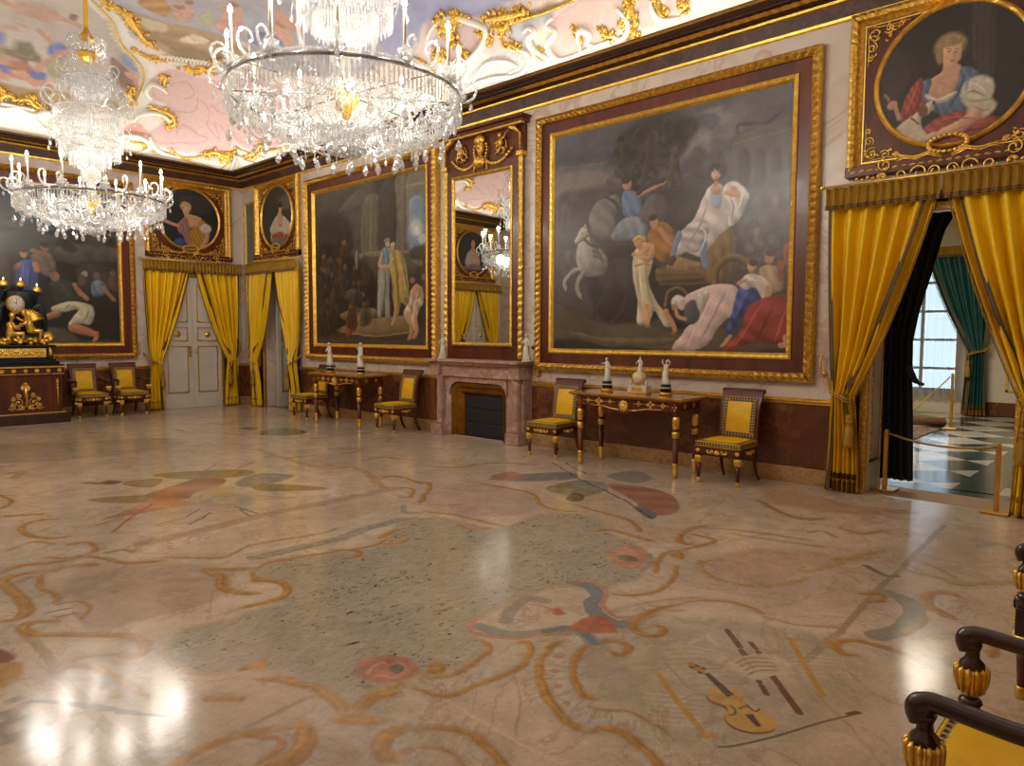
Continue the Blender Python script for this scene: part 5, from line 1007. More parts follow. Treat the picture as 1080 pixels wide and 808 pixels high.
    P.scroll([(1.128,4.466),(1.03,4.554),(0.97,4.502),(0.984,4.362),(1.131,4.221),(1.265,4.08),(1.342,3.932),(1.325,3.795),(1.262,3.715),(1.154,3.84)],0.07,(176,120,44))
    P.scroll([(1.164,3.818),(1.071,3.892),(1.004,3.882),(0.952,3.815),(1.007,3.834),(1.077,3.749),(1.104,3.58),(1.113,3.408),(1.148,3.255)],0.055,(176,120,44))
    P.scroll([(1.304,3.071),(1.427,2.942)],0.05,(176,120,44))
    P.scroll([(2.106,4.593),(1.995,4.366),(2.019,4.208),(2.092,4.095)],0.07,(176,120,44))
    P.scroll([(2.255,4.501),(2.222,4.306),(2.296,4.168),(2.27,4.039),(2.166,3.927),(2.012,3.915),(1.911,3.939)],0.06,(176,120,44))
    P.scroll([(1.547,3.06),(1.629,2.974),(1.697,2.801),(1.699,2.655),(1.668,2.517),(1.696,2.478),(1.807,2.532),(1.944,2.473)],0.065,(176,120,44))
    P.scroll([(1.587,2.509),(1.664,2.437),(1.734,2.354)],0.06,(176,120,44))
    P.scroll([(1.493,2.552),(1.443,2.581),(1.291,2.655),(1.155,2.68),(1.003,2.648)],0.055,(176,120,44))
    P.scroll([(1.499,2.562),(1.436,2.434),(1.34,2.375),(1.252,2.404),(1.196,2.379)],0.1,(176,120,44))
    P.scroll([(1.245,2.446),(1.352,2.465),(1.364,2.54),(1.284,2.67)],0.03,(176,120,44))
    P.scroll([(1.765,2.248),(1.69,2.241),(1.624,2.191),(1.598,2.098)],0.08,(176,120,44))
    P.scroll([(1.016,3.399),(1.061,3.352),(1.05,3.411)],0.05,(170,120,60))
    P.scroll([(1.537,3.22),(1.628,3.18),(1.679,3.223)],0.05,(176,120,44))
    P.ell(1.621,3.187,0.0388973,0.056356,(204,142,72))
    P.stroke([(1.162,3.467),(1.281,3.393)],0.016,(214,188,160),alpha=0.7)
    P.stroke([(1.154,3.399),(1.309,3.337)],0.016,(214,188,160),alpha=0.7)
    P.stroke([(1.169,3.31),(1.341,3.252)],0.016,(214,188,160),alpha=0.7)
    P.stroke([(1.19,3.24),(1.368,3.158)],0.016,(214,188,160),alpha=0.7)
    P.stroke([(0.68,3.739),(0.902,3.405),(1.125,3.031)],0.04,(128,112,94),taper=0.4)
    P.stroke([(0.652,3.598),(0.766,3.296)],0.06,(134,116,96))
    P.stroke([(0.619,3.428),(0.719,3.148)],0.07,(134,116,96))
    P.stroke([(1.105,4.657),(1.229,4.638)],0.02,(130,110,92))
    P.stroke([(1.129,4.539),(1.228,4.527)],0.02,(130,110,92))
    P.poly([(0.796,4.326),(0.852,4.219),(0.85,4.125),(0.789,4.064),(0.747,4.075)],(124,66,44),0.02)
    P.poly([(0.747,4.075),(0.847,4.059),(0.836,3.915),(0.746,3.794),(0.687,3.77)],(184,134,54),0.03)
    P.poly([(1.057,3.578),(1.105,3.632),(1.079,3.503),(1.016,3.471)],(150,134,122),0.02)
    P.poly([(1.287,4.994),(1.424,5.041),(1.523,4.879),(1.515,4.663),(1.363,4.699),(1.265,4.837)],(176,154,128),0.06,alpha=0.5,var=0.4)
    P.stroke([(4.513,2.377),(4.343,2.239),(4.303,2.084),(4.35,1.934),(4.537,1.805),(4.801,1.742),(5.145,1.717),(5.437,1.619)],0.14,(184,164,134),alpha=0.7)
    P.scroll([(4.738,2.275),(4.613,2.406),(4.479,2.383),(4.319,2.227),(4.303,2.084),(4.338,1.929),(4.514,1.796),(4.775,1.733)],0.05,(182,146,90))
    P.scroll([(4.971,1.849),(4.844,1.79),(4.993,1.728),(5.319,1.668),(5.556,1.526)],0.05,(182,146,90))
    P.scroll([(6.691,2.967),(6.368,2.583),(6.242,2.39),(6.384,2.211)],0.06,(176,120,44))
    P.scroll([(6.211,2.033),(6.115,1.828),(6.341,1.702)],0.06,(184,146,84))
    P.scroll([(5.789,1.527),(5.476,1.631),(5.255,1.755)],0.06,(184,152,98))
    P.scroll([(5.372,1.313),(5.347,1.116),(5.296,0.96),(5.61,0.7)],0.05,(184,154,100))
    P.scroll([(5.633,1.258),(5.509,1.095),(5.407,1.018)],0.04,(184,154,100))
    P.scroll([(5.019,0.882),(5.056,0.982),(4.975,1.051),(4.802,1.049),(4.685,0.97),(4.628,0.854)],0.07,(176,120,44))
    P.stroke([(4.061,1.116),(4.267,1.03),(4.552,1.04),(4.739,1.13),(4.794,1.272)],0.13,(154,144,126))
    P.scroll([(4.661,1.38),(4.743,1.294),(4.655,1.248),(4.555,1.294)],0.05,(176,120,44))
    P.scroll([(4.193,1.012),(4.375,0.979),(4.494,0.981)],0.03,(176,120,44))
    P.stroke([(5.278,1.529),(5.154,1.372),(5.185,1.303)],0.05,(120,116,104))
    P.scroll([(3.778,2.108),(3.937,1.985),(3.992,1.81),(3.938,1.686)],0.04,(176,120,44))
    P.scroll([(3.899,1.672),(3.916,1.498),(4.045,1.288)],0.014,(176,120,44))
    P.scroll([(3.736,1.117),(3.709,1.177),(3.783,1.249),(3.901,1.209),(3.931,1.093),(3.914,0.94),(3.854,0.814)],0.05,(176,120,44))
    P.stroke([(6.365,1.042),(6.566,0.953),(6.469,0.818)],0.09,(158,150,138),alpha=0.8)
    P.scroll([(5.365,2.582),(5.456,2.231),(5.525,1.894)],0.03,(184,150,98))
    P.scroll([(4.718,2.643),(4.857,2.614),(5.112,2.589),(5.152,2.803)],0.05,(176,120,44))
    P.scroll([(5.217,2.925),(5.434,2.755),(5.561,2.405),(5.628,2.051)],0.025,(176,146,100))
    P.scroll([(4.506,0.719),(4.457,0.653),(4.194,0.604)],0.05,(176,120,44))
    P.stroke([(3.84,1.189),(3.851,1.07),(3.823,0.945)],0.06,(190,170,140),alpha=0.6)
    P.stroke([(5.857,2.137),(5.978,2.079),(5.858,1.939)],0.05,(150,142,130),alpha=0.7)
    P.U,P.V=P.U0,P.V0
    P.stroke([(3.144,1.863),(3.261,1.774),(3.303,1.605)],0.012,(214,186,158),alpha=0.8)
    P.stroke([(3.101,1.826),(3.217,1.736),(3.267,1.587)],0.012,(214,186,158),alpha=0.8)
    P.stroke([(3.06,1.79),(3.175,1.699),(3.232,1.569)],0.012,(214,186,158),alpha=0.8)
    P.stroke([(3.019,1.755),(3.135,1.664),(3.197,1.552)],0.012,(214,186,158),alpha=0.8)
    P.stroke([(2.98,1.721),(3.095,1.629),(3.163,1.535)],0.012,(214,186,158),alpha=0.8)
    P.stroke([(2.942,1.688),(3.057,1.596),(3.13,1.519)],0.012,(214,186,158),alpha=0.8)
    P.stroke([(2.905,1.656),(3.02,1.563),(3.097,1.502)],0.012,(214,186,158),alpha=0.8)
    P.stroke([(2.681,1.684),(2.745,1.585),(2.806,1.473)],0.012,(214,186,158),alpha=0.7)
    P.stroke([(2.648,1.656),(2.707,1.562),(2.772,1.455)],0.012,(214,186,158),alpha=0.7)
    P.stroke([(2.616,1.628),(2.67,1.541),(2.738,1.436)],0.012,(214,186,158),alpha=0.7)
    P.stroke([(2.585,1.601),(2.634,1.519),(2.705,1.419)],0.012,(214,186,158),alpha=0.7)
    P.stroke([(2.555,1.574),(2.599,1.499),(2.672,1.401)],0.012,(214,186,158),alpha=0.7)
    P.stroke([(2.525,1.549),(2.565,1.478),(2.641,1.384)],0.012,(214,186,158),alpha=0.7)
    P.stroke([(2.496,1.523),(2.532,1.459),(2.61,1.368)],0.012,(214,186,158),alpha=0.7)
    P.stroke([(3.464,1.395),(3.583,1.27),(3.66,1.13)],0.012,(212,184,156),alpha=0.7)
    P.stroke([(3.435,1.371),(3.539,1.254),(3.62,1.118)],0.012,(212,184,156),alpha=0.7)
    P.stroke([(3.407,1.347),(3.496,1.238),(3.582,1.105)],0.012,(212,184,156),alpha=0.7)
    P.stroke([(3.379,1.323),(3.453,1.222),(3.544,1.093)],0.012,(212,184,156),alpha=0.7)
    P.stroke([(3.351,1.3),(3.412,1.207),(3.507,1.081)],0.012,(212,184,156),alpha=0.7)
    P.stroke([(3.324,1.278),(3.372,1.192),(3.471,1.069)],0.012,(212,184,156),alpha=0.7)
    P.stroke([(3.278,1.798),(3.405,1.753),(3.375,1.654)],0.012,(212,184,156),alpha=0.7)
    P.stroke([(3.312,1.789),(3.422,1.762),(3.368,1.662)],0.012,(212,184,156),alpha=0.7)
    P.stroke([(3.346,1.779),(3.439,1.771),(3.361,1.669)],0.012,(212,184,156),alpha=0.7)
    P.stroke([(3.381,1.769),(3.456,1.78),(3.354,1.676)],0.012,(212,184,156),alpha=0.7)
    P.stroke([(3.003,1.757),(2.866,1.567),(2.965,1.497),(3.09,1.378)],0.006,(110,84,64),sm=False,soft=0.004)
    P.stroke([(3.353,1.266),(3.385,1.243),(3.324,1.243)],0.006,(200,160,110),soft=0.004)
    P.stroke([(3.671,1.158),(3.468,1.055)],0.008,(214,190,160),soft=0.004)
    P.poly([(3.003,1.757),(3.269,1.562),(3.133,1.373),(2.866,1.567)],(190,168,138),0.02,alpha=0.4)
    P.stroke([(3.582,1.727),(3.427,1.578)],0.034,(100,50,34),sm=False,soft=0.005)
    P.stroke([(3.395,1.557),(3.352,1.514)],0.034,(100,50,34),sm=False,soft=0.005)
    P.stroke([(3.247,1.338),(3.174,1.269)],0.034,(100,50,34),sm=False,soft=0.005)
    P.stroke([(3.153,1.252),(2.992,1.107)],0.034,(100,50,34),sm=False,soft=0.005)
    P.stroke([(3.518,1.564),(3.464,1.51)],0.028,(100,50,34),sm=False,soft=0.005)
    P.stroke([(3.441,1.492),(3.412,1.459)],0.028,(100,50,34),sm=False,soft=0.005)
    P.stroke([(3.164,1.369),(3.135,1.345)],0.028,(100,50,34),sm=False,soft=0.005)
    P.stroke([(3.113,1.327),(3.051,1.275)],0.028,(100,50,34),sm=False,soft=0.005)
    P.poly([(3.196,1.539),(3.345,1.521),(3.471,1.408),(3.354,1.261),(3.244,1.327),(3.142,1.378)],(206,182,150),0.01)
    P.stroke([(3.248,1.513),(3.341,1.493),(3.398,1.417)],0.012,(120,104,84),soft=0.006,alpha=0.8,var=0.9,vs=120)
    P.stroke([(3.226,1.48),(3.311,1.459),(3.368,1.387)],0.012,(120,104,84),soft=0.006,alpha=0.8,var=0.9,vs=120)
    P.stroke([(3.205,1.447),(3.281,1.426),(3.339,1.358)],0.012,(120,104,84),soft=0.006,alpha=0.8,var=0.9,vs=120)
    P.stroke([(3.183,1.416),(3.253,1.393),(3.31,1.329)],0.012,(120,104,84),soft=0.006,alpha=0.8,var=0.9,vs=120)
    P.stroke([(2.883,1.725),(2.741,1.558),(2.552,1.306)],0.03,(190,142,48))
    P.stroke([(3.712,1.43),(3.45,1.256),(3.215,1.089)],0.03,(190,142,48))
    P.ell(2.556,1.312,0.0162788,0.0183576,(196,146,50))
    P.ell(2.58,1.302,0.0155563,0.0187883,(196,146,50))
    P.ell(3.706,1.427,0.0205183,0.0332415,(196,146,50))
    P.ell(3.228,1.101,0.0176918,0.0243516,(196,146,50))
    P.stroke([(2.544,1.327),(2.578,1.294)],0.03,(196,146,50))
    P.stroke([(3.691,1.443),(3.72,1.403)],0.02,(190,140,46))
    P.poly([(2.859,1.471),(2.912,1.479),(2.96,1.455),(2.977,1.41),(2.954,1.355),(2.918,1.315),(2.875,1.286),(2.879,1.261),(2.882,1.22),(2.854,1.157),(2.81,1.13),(2.753,1.137),(2.7,1.18),(2.681,1.239),(2.697,1.29),(2.743,1.324),(2.788,1.334),(2.81,1.363),(2.808,1.407),(2.824,1.445)],(112,58,28),0.008)
    P.poly([(2.877,1.478),(2.931,1.485),(2.979,1.462),(2.997,1.416),(2.973,1.36),(2.936,1.32),(2.892,1.291),(2.896,1.266),(2.9,1.224),(2.871,1.161),(2.827,1.134),(2.769,1.141),(2.716,1.184),(2.697,1.244),(2.713,1.294),(2.76,1.329),(2.805,1.339),(2.828,1.368),(2.825,1.413),(2.842,1.451)],(212,162,80),0.006,var=0.12,vs=12)
    P.poly([(3.073,1.683),(3.102,1.675),(3.091,1.627),(3.062,1.583),(3.027,1.577),(3.032,1.615),(3.05,1.654)],(190,128,56),0.006)
    P.ell(3.055,1.649,0.0106301,0.0156525,(80,44,28))
    P.ell(3.087,1.638,0.0106301,0.0161245,(80,44,28))
    P.ell(3.032,1.593,0.0113137,0.0152643,(80,44,28))
    P.ell(3.082,1.599,0.0106301,0.0161245,(80,44,28))
    P.poly([(3.036,1.574),(3.061,1.562),(2.947,1.378),(2.904,1.392)],(62,50,42),0.005,sm=False)
    P.poly([(2.819,1.272),(2.849,1.247),(2.78,1.18),(2.761,1.19)],(66,54,44),0.005,sm=False)
    P.stroke([(2.846,1.349),(2.827,1.316),(2.789,1.304),(2.772,1.316)],0.009,(60,40,30),soft=0.004)
    P.stroke([(2.904,1.305),(2.885,1.278),(2.876,1.246),(2.907,1.243)],0.009,(60,40,30),soft=0.004)
    P.stroke([(2.85,1.309),(2.901,1.291)],0.012,(120,84,44),soft=0.004)
    P.stroke([(2.524,1.237),(2.569,1.198),(2.736,1.112),(2.984,1.009),(3.171,0.917)],0.012,(82,62,50),soft=0.004)
    P.poly([(3.126,0.965),(3.174,0.938),(3.171,0.917),(3.118,0.95)],(56,44,38),0.005)
# ================================================================== THE SETTING
def struct(o, kind='structure'): o['kind'] = kind; return o
XC, YC = (X0+W)/2, (Y0+D)/2
NEAR_DOOR, FAR_DOOR = 1.67, 13.95          # centres (y) of the two doorways in the right wall
BACK_DOOR, BACK_DOOR2 = 6.6, .48           # centres (x) of the two doors in the back wall
OPW, OPH = .64, 2.85
# --- ceiling: cove and painted vault
CL, CH, C0 = 2.4, 1.9, .12
ARC = 3.4
def ceil_d(p):                              # unfolded distance -> plan distance from the wall
    p = np.asarray(p, float); f = np.clip(p/ARC, 0, 1)*PI/2
    return np.where(p < ARC, C0+CL*(1-np.cos(f)), C0+CL+p-ARC)
def ceil_p(d):
    d = np.asarray(d, float); f = np.arccos(np.clip(1-(d-C0)/CL, 0, 1))
    return np.where(d < C0+CL, f*2/PI*ARC, ARC+d-C0-CL)
def ceil_z(d):
    f = np.arccos(np.clip(1-(np.asarray(d, float)-C0)/CL, 0, 1)); return 5.06+CH*np.sin(f)
def ceil_pt(p, q, out=0.0):
    """point of the ceiling, p unfolded from the right wall and q from the back wall, raised 'out' into the room"""
    dx, dy = float(ceil_d(p)), float(ceil_d(q)); d = min(dx, dy); f = math.acos(max(0, min(1, 1-(d-C0)/CL)))
    n = Vector((-math.cos(f), 0, -math.sin(f))) if dx <= dy else Vector((0, -math.cos(f), -math.sin(f)))
    return Vector((W-dx, D-dy, float(ceil_z(d))))+n*out
def make_ceiling():
    px = np.concatenate([np.arange(0, ARC, .025), np.arange(ARC, ceil_p(W-XC), .06)]); dx = ceil_d(px)
    pl = np.concatenate([np.arange(0, ARC, .05), np.arange(ARC, ceil_p(XC-X0), .15)]); dl = ceil_d(pl)
    xs = np.concatenate([W-dx, (X0+dl)[::-1]])
    py = np.concatenate([np.arange(0, ARC, .025), np.arange(ARC, ceil_p(D-2.6), .035), np.arange(ceil_p(D-2.6), ceil_p(D-Y0-CL-C0), .2)]); ys1 = D-ceil_d(py)
    ys = np.concatenate([ys1, Y0+ceil_d(np.arange(ARC, 0, -.2)), [Y0+C0]])
    X, Y = np.meshgrid(xs, ys); X = X.ravel(); Y = Y.ravel()
    d = np.minimum(np.minimum(W-X, X-X0), np.minimum(D-Y, Y-Y0)); Z = ceil_z(np.maximum(d, C0))
    U = ceil_p(np.minimum(W-X, X-X0)); V = ceil_p(D-Y)
    P = Paint(U, V, (228, 206, 196)); P.round = .12; P.tone = np.array((.92, .93, .94)); P.blend = .12; P.blendc = (190, 172, 160); P.warp(.05, 3, .02, 9); paint_ceiling(P)
    return struct(grid_mesh('ceiling', np.stack([X, Y, Z], 1), len(ys), len(xs), P.c, M['fresco']))
def ceiling_relief(ce):
    rnd = random.Random(5)
    for data, nm, mt in ((GILT_RELIEF, 'gilt_scroll', M['gold_carved']), (WHITE_RELIEF, 'white_scroll', M['ceil_white'])):
        for r, leaf, P in data:
            for flip in (False, True):
                if flip and P[0][1] > 4.5: continue
                Q = smooth_path(P, 4); mb = MB()
                pts = [ceil_pt(p, q, r*.35) for p, q in Q]
                if len(pts) > 2:
                    n = len(pts); mb.tube(pts, [r*(.45+.55*math.sin(PI*min(.95, max(.08, k/(n-1))))) for k in range(n)], 7)
                if leaf:
                    for p, q in Q:
                        for k in range(4):
                            c = ceil_pt(p+rnd.uniform(-1, 1)*r*2.0, q+rnd.uniform(-1, 1)*r*2.0, r*.5*rnd.random())
                            mb.ball(c, r*(.5+.5*rnd.random()), 6, None, None, (1.3, .6, .7), Matrix.Rotation(rnd.random()*PI, 3, 'Z') @ Matrix.Rotation(rnd.random()*PI, 3, 'Y'))
                if flip: mb.v = [(X0+W-x, y, z) for x, y, z in mb.v]
                mb.build(nm, mt, ce, 'structure')
# --- mouldings that run round a rectangle; prof = [(distance inwards, height)], mats per band, mods = carved depth per band
def rect_ring(mb, prof, mats, x0, x1, y0, y1, step, mods=None, per=.08, sides=(0, 1, 2, 3)):
    mods = mods or [0]*len(prof)
    for sd in sides:
        L = (x1-x0) if sd % 2 == 0 else (y1-y0); n = max(1, int(L/step)); rows = []
        for k in range(n+1):
            t = k/n; r = []
            for (d, z), mo in zip(prof, mods):
                c = [(x0+d, y0+d), (x1-d, y0+d), (x1-d, y1-d), (x0+d, y1-d)]; a = c[sd]; b = c[(sd+1) % 4]
                m = mo*abs(math.sin(PI*t*L/per)) if mo and 0 < k < n else 0
                nx, ny = [(0, 1), (-1, 0), (0, -1), (1, 0)][sd]
                r.append((a[0]+(b[0]-a[0])*t+nx*m, a[1]+(b[1]-a[1])*t+ny*m, z-m*.6))
            rows.append(r)
        mb.grid(rows, mfun=lambda i, j: mats[j], sm=False)
def make_cornice():
    mb = MB()
    prof = [(0, 4.775), (.03, 4.785), (.035, 4.81), (.012, 4.82), (.03, 4.88), (.05, 4.945), (.085, 4.955), (.095, 4.975), (.085, 4.985), (.14, 4.99), (.19, 4.995), (.25, 5.015), (.26, 5.02), (.31, 5.02), (.31, 5.035), (.38, 5.045), (.40, 5.06), (.45, 5.065), (.45, 5.08), (.08, 5.08)]
    mats = [1, 1, 1, 0, 0, 1, 1, 1, 2, 2, 1, 2, 2, 2, 2, 2, 1, 2, 2]
    mods = [0]*20; mods[10] = .02; mods[11] = .028
    rect_ring(mb, prof, mats, X0, W, Y0, D, .03, mods, .11)
    return struct(mb.build('trim_1', [M['frieze'], M['gold'], M['corn']]))
# --- walls
def wall_with_holes(name, axis, pos, thick, a0, a1, h, holes):
    mb = MB(); cur = a0
    def bx(s0, s1, z0, z1):
        if axis == 'x': mb.box(min(pos, pos+thick), max(pos, pos+thick), s0, s1, z0, z1)
        else: mb.box(s0, s1, min(pos, pos+thick), max(pos, pos+thick), z0, z1)
    for (h0, h1, ht) in holes:
        bx(cur, h0, 0, h); bx(h0, h1, ht, h); cur = h1
    bx(cur, a1, 0, h); return struct(mb.build(name, M['wall']))
def make_walls():
    wall_with_holes('wall_right', 'x', W, .5, Y0, D, 5.3, [(NEAR_DOOR-OPW, NEAR_DOOR+OPW, OPH), (FAR_DOOR-OPW, FAR_DOOR+OPW, OPH)])
    wall_with_holes('wall_back', 'y', D, .3, X0-.3, W+.5, 5.3, [])
    wall_with_holes('wall_left', 'x', X0, -.3, Y0, D, 5.3, [])
    wall_with_holes('wall_front', 'y', Y0, -.3, X0-.3, W+.5, 5.3, [])
    # dado, base and gilt rail, broken at the doors and the chimneypiece
    def runs(side, segs, nd_):
        dado, base, rail = MB(), MB(), MB()
        for s0, s1 in segs:
            def bx(mb, th, z0, z1, bev=0):
                if side == 'right': mb.box(W-th, W, s0, s1, z0, z1, bev)
                elif side == 'back': mb.box(s0, s1, D-th, D, z0, z1, bev)
                elif side == 'left': mb.box(X0, X0+th, s0, s1, z0, z1, bev)
                else: mb.box(s0, s1, Y0, Y0+th, z0, z1, bev)
            bx(dado, .02, .17, .86); bx(base, .035, 0, .17, .006)
            bx(rail, .035, .86, .885, .008); bx(rail, .05, .885, .91, .01); bx(rail, .03, .91, .925, .006)
        struct(dado.build('trim_%d' % nd_, M['dado'])); struct(base.build('baseboard_'+side, M['base'])); struct(rail.build('trim_%d' % (nd_+1), M['gold']))
    e = OPW+.13
    runs('right', [(Y0, NEAR_DOOR-e), (NEAR_DOOR+e, 6.84), (8.8, FAR_DOOR-e), (FAR_DOOR+e, D)], 2)
    runs('back', [(X0, BACK_DOOR2-e), (BACK_DOOR2+e, BACK_DOOR-e), (BACK_DOOR+e, W)], 4)
    runs('left', [(Y0, D)], 6); runs('front', [(X0, BACK_DOOR2-e), (BACK_DOOR2+e, W)], 8)
    # the narrow panel of grey marble in the corner
    mb = MB(); mb.box(W-.012, W, 14.98, 15.33, 1.28, 4.42, 0, None, 0)
    for (a, b, c, d) in ((14.93, 14.98, 1.23, 4.47), (15.33, 15.38, 1.23, 4.47), (14.93, 15.38, 1.23, 1.28), (14.93, 15.38, 4.42, 4.47)):
        mb.box(W-.03, W, a, b, c, d, .008, None, 1)
    struct(mb.build('trim_20', [M['grey_marble'], M['gold']]))
def door_casing(name, axis, c, pos, dirn):
    """jambs and lintel: dark wood with a gilt edge; for the wall plane pos, dirn towards the room"""
    mb = MB()
    def bx(s0, s1, z0, z1, d0, d1, mi):
        a, b = sorted((pos+dirn*d0, pos+dirn*d1))
        if axis == 'x': mb.box(a, b, s0, s1, z0, z1, .006, None, mi)
        else: mb.box(s0, s1, a, b, z0, z1, .006, None, mi)
    for sg in (-1, 1):
        i, m_, o = c+sg*(OPW-.02), c+sg*(OPW+.05), c+sg*(OPW+.13)
        bx(min(i, m_), max(i, m_), 0, OPH, 0, .06, 1); bx(min(m_, o), max(m_, o), 0, OPH+.12, 0, .05, 0)
        bx(min(m_, o), max(m_, o), 0, .22, 0, .07, 0)
    bx(c-OPW, c+OPW, OPH-.06, OPH+.01, 0, .06, 1); bx(c-OPW-.13, c+OPW+.13, OPH+.01, OPH+.12, 0, .05, 0)
    return struct(mb.build(name, [M['wood_dark'], M['gold_carved']]))
def panel_leaf(mb, w, h, x0=0, handle=None):
    """white door leaf in local x (width), z; front towards -y; gilt beads round three panels"""
    mb.box(x0, x0+w, 0, .045, 0, h, .004, None, 0)
    for (za, zb) in ((.32, 1.32), (1.42, 1.72), (1.82, h-.14)):
        a, b = x0+.1, x0+w-.1
        for k, (i, y, mi) in enumerate(((0, -.012, 1), (.022, -.004, 0))):
            for (p, q, r, s_) in ((a+i, a+i+.018, za+i, zb-i), (b-i-.018, b-i, za+i, zb-i), (a+i, b-i, za+i, za+i+.018), (a+i, b-i, zb-i-.018, zb-i)):
                mb.box(p, q, y, 0, r, s_, 0, None, mi)
    cx = x0+w/2
    mb.lathe([(0, .03), (.03, .026), (.055, .01), (.07, 0)], 14, T(cx, 0, 1.57) @ Rx(PI/2), 1)
def make_back_door(n, c):
    r = bpy.data.objects.new('door_%d' % n, None); COL.objects.link(r); r.location = (c, D-.055, 0); struct(r)
    for sg in (-1, 1):
        mb = MB(); panel_leaf(mb, OPW-.005, OPH-.07, -OPW+.005 if sg < 0 else .002)
        mb.build('door_leaf', [M['white_paint'], M['gold_carved']], r)
    h = MB(); h.lathe([(0, .05), (.028, .045), (.034, .03), (.02, .02), (.012, 0)], 12, T(-.06, 0, 1.2) @ Rx(PI/2))
    h.box(-.085, -.035, -.012, 0, 1.08, 1.32, .006); h.tube([(.05, -.03, 1.16), (.05, -.05, 1.2), (.05, -.03, 1.26)], .009); h.build('door_handle', M['bronze' if 0 else 'brass'], r)
    door_casing('trim_%d' % (20+n), 'y', c, D, -1)
# --- the next room, seen through the near doorway
NX = 17.1
def next_room_floor():
    m, nt, p = new_mat('chequered_marble'); p.inputs['Roughness'].default_value = .12
    tc = nd(nt, 'ShaderNodeTexCoord').outputs['Object']; mp = nd(nt, 'ShaderNodeMapping'); mp.inputs['Rotation'].default_value = (0, 0, math.radians(45)); nt.links.new(tc, mp.inputs[0])
    ck = nd(nt, 'ShaderNodeTexChecker'); ck.inputs['Scale'].default_value = 1.45; nt.links.new(mp.outputs[0], ck.inputs[0])
    g = noise(nt, 2, 6, 1); a = ramp(nt, g, [(.3, rgb(206, 196, 178)), (.7, rgb(182, 174, 160))]); b = ramp(nt, g, [(.3, rgb(58, 70, 68)), (.7, rgb(78, 88, 84))])
    ck.inputs[1].default_value = (1, 1, 1, 1); ck.inputs[2].default_value = (0, 0, 0, 1)
    nt.links.new(mixc(nt, ck.outputs[0], b, a), p.inputs['Base Color']); return m
def make_next_room():
    mb = MB(); mb.box(W+.5, NX+.3, -1.5, 6.5, -.1, 0); struct(mb.build('floor_2', next_room_floor()))
    mb = MB()
    dk = marble('grey_border_marble', [(66, 76, 76), (86, 94, 92)], 3, None, 1, .14)
    mb.box(W+.75, NX-.4, 1.28, 1.68, 0, .002); mb.box(W+.5, W+.8, -1.5, 6.5, 0, .002); struct(mb.build('trim_31', dk))
    wm = mat('cream_panelling', (216, 204, 178), (206, 192, 166), .5, 0, 2)
    mb = MB(); w0, w1 = 3.35, 4.75
    mb.box(NX, NX+.3, -1.5, w0, 0, 4.2); mb.box(NX, NX+.3, w1, 6.5, 0, 4.2); mb.box(NX, NX+.3, w0, w1, 3.4, 4.2); mb.box(NX, NX+.3, w0, w1, 0, .35)
    struct(mb.build('wall_far', wm))
    mb = MB()
    for (a, b) in ((-1.5, 3.2),):
        mb.box(NX-.03, NX, a, b, 0, .28, .005, None, 1)
        for y in (.2, 1.25): pass
        for (p, q, z0, z1) in ((1.6, 2.5, .5, .54), (1.6, 2.5, 2.6, 2.64), (1.6, 1.64, .5, 2.64), (2.46, 2.5, .5, 2.64)): mb.box(NX-.02, NX, p, q, z0, z1, 0, None, 0)
    struct(mb.build('trim_32', [M['gold'], M['dado']]))
    mb = MB(); mb.box(W+.5, NX, -1.6, -1.5, 0, 4.2); struct(mb.build('wall_side', wm))
    mb = MB(); mb.box(W+.5, NX, 6.5, 6.6, 0, 4.2); struct(mb.build('wall_side', wm))
    mb = MB(); mb.box(W+.5, NX+.3, -1.6, 6.6, 4.2, 4.3); struct(mb.build('ceiling_2', M['ceil_white']))
    # window with glazing bars
    r = bpy.data.objects.new('window_1', None); COL.objects.link(r); r.location = (NX+.12, (w0+w1)/2, .35); struct(r)
    mb = MB(); hw = (w1-w0)/2
    for y in (-hw, -.03, hw-.06): mb.box(0, .06, y, y+.06, 0, 3.05)
    for z in (0, .55, 1.15, 1.75, 2.35, 2.99): mb.box(0, .06, -hw, hw, z, z+.05)
    mb.build('window_frame', M['white_paint'], r)
    gm, nt, p = new_mat('window_glass'); p.inputs['Transmission Weight'].default_value = 1; p.inputs['Roughness'].default_value = 0; p.inputs['IOR'].default_value = 1.05
    mb = MB(); mb.box(.025, .03, -hw, hw, 0, 3.05); mb.build('pane', gm, r)
    # shutter slats outside
    sl = MB()
    for k in range(44): sl.box(.1, .13, -hw, hw, .03+k*.068, .055+k*.068)
    sl.build('shutter_slats', M['white_paint'], r)
    area('next_room_fill', (12.5, 3.6, 3.9), (0, 0, 0), 2, 2, 130, (1, .9, .74))  # added area light, no visible fixture: brightens the next room's walls and ceiling
    # short passages behind the doorways
    mb = MB(); mb.box(W, W+.5, NEAR_DOOR-OPW, NEAR_DOOR+OPW, -.1, .004); struct(mb.build('floor_3', M['carpet']))
    for cy, nm in ((NEAR_DOOR, 3), (FAR_DOOR, 4)): door_casing('trim_%d' % (37+nm), 'x', cy, W, -1)
    # white panelled linings of the near passage with gilt mouldings
    for sg in (-1, 1):
        mb = MB(); y = NEAR_DOOR+sg*OPW; a, b = sorted((y, y-sg*.02)); mb.box(W, W+.5, a, b, 0, OPH, 0, None, 0)
        c, d = sorted((y-sg*.02, y-sg*.034))
        for (x0, x1, z0, z1) in ((W+.08, W+.11, .3, 2.6), (W+.39, W+.42, .3, 2.6), (W+.08, W+.42, .3, .33), (W+.08, W+.42, 2.57, 2.6)): mb.box(x0, x1, c, d, z0, z1, 0, None, 1)
        struct(mb.build('trim_%d' % (45+sg), [M['white_paint'], M['gold_carved']]))
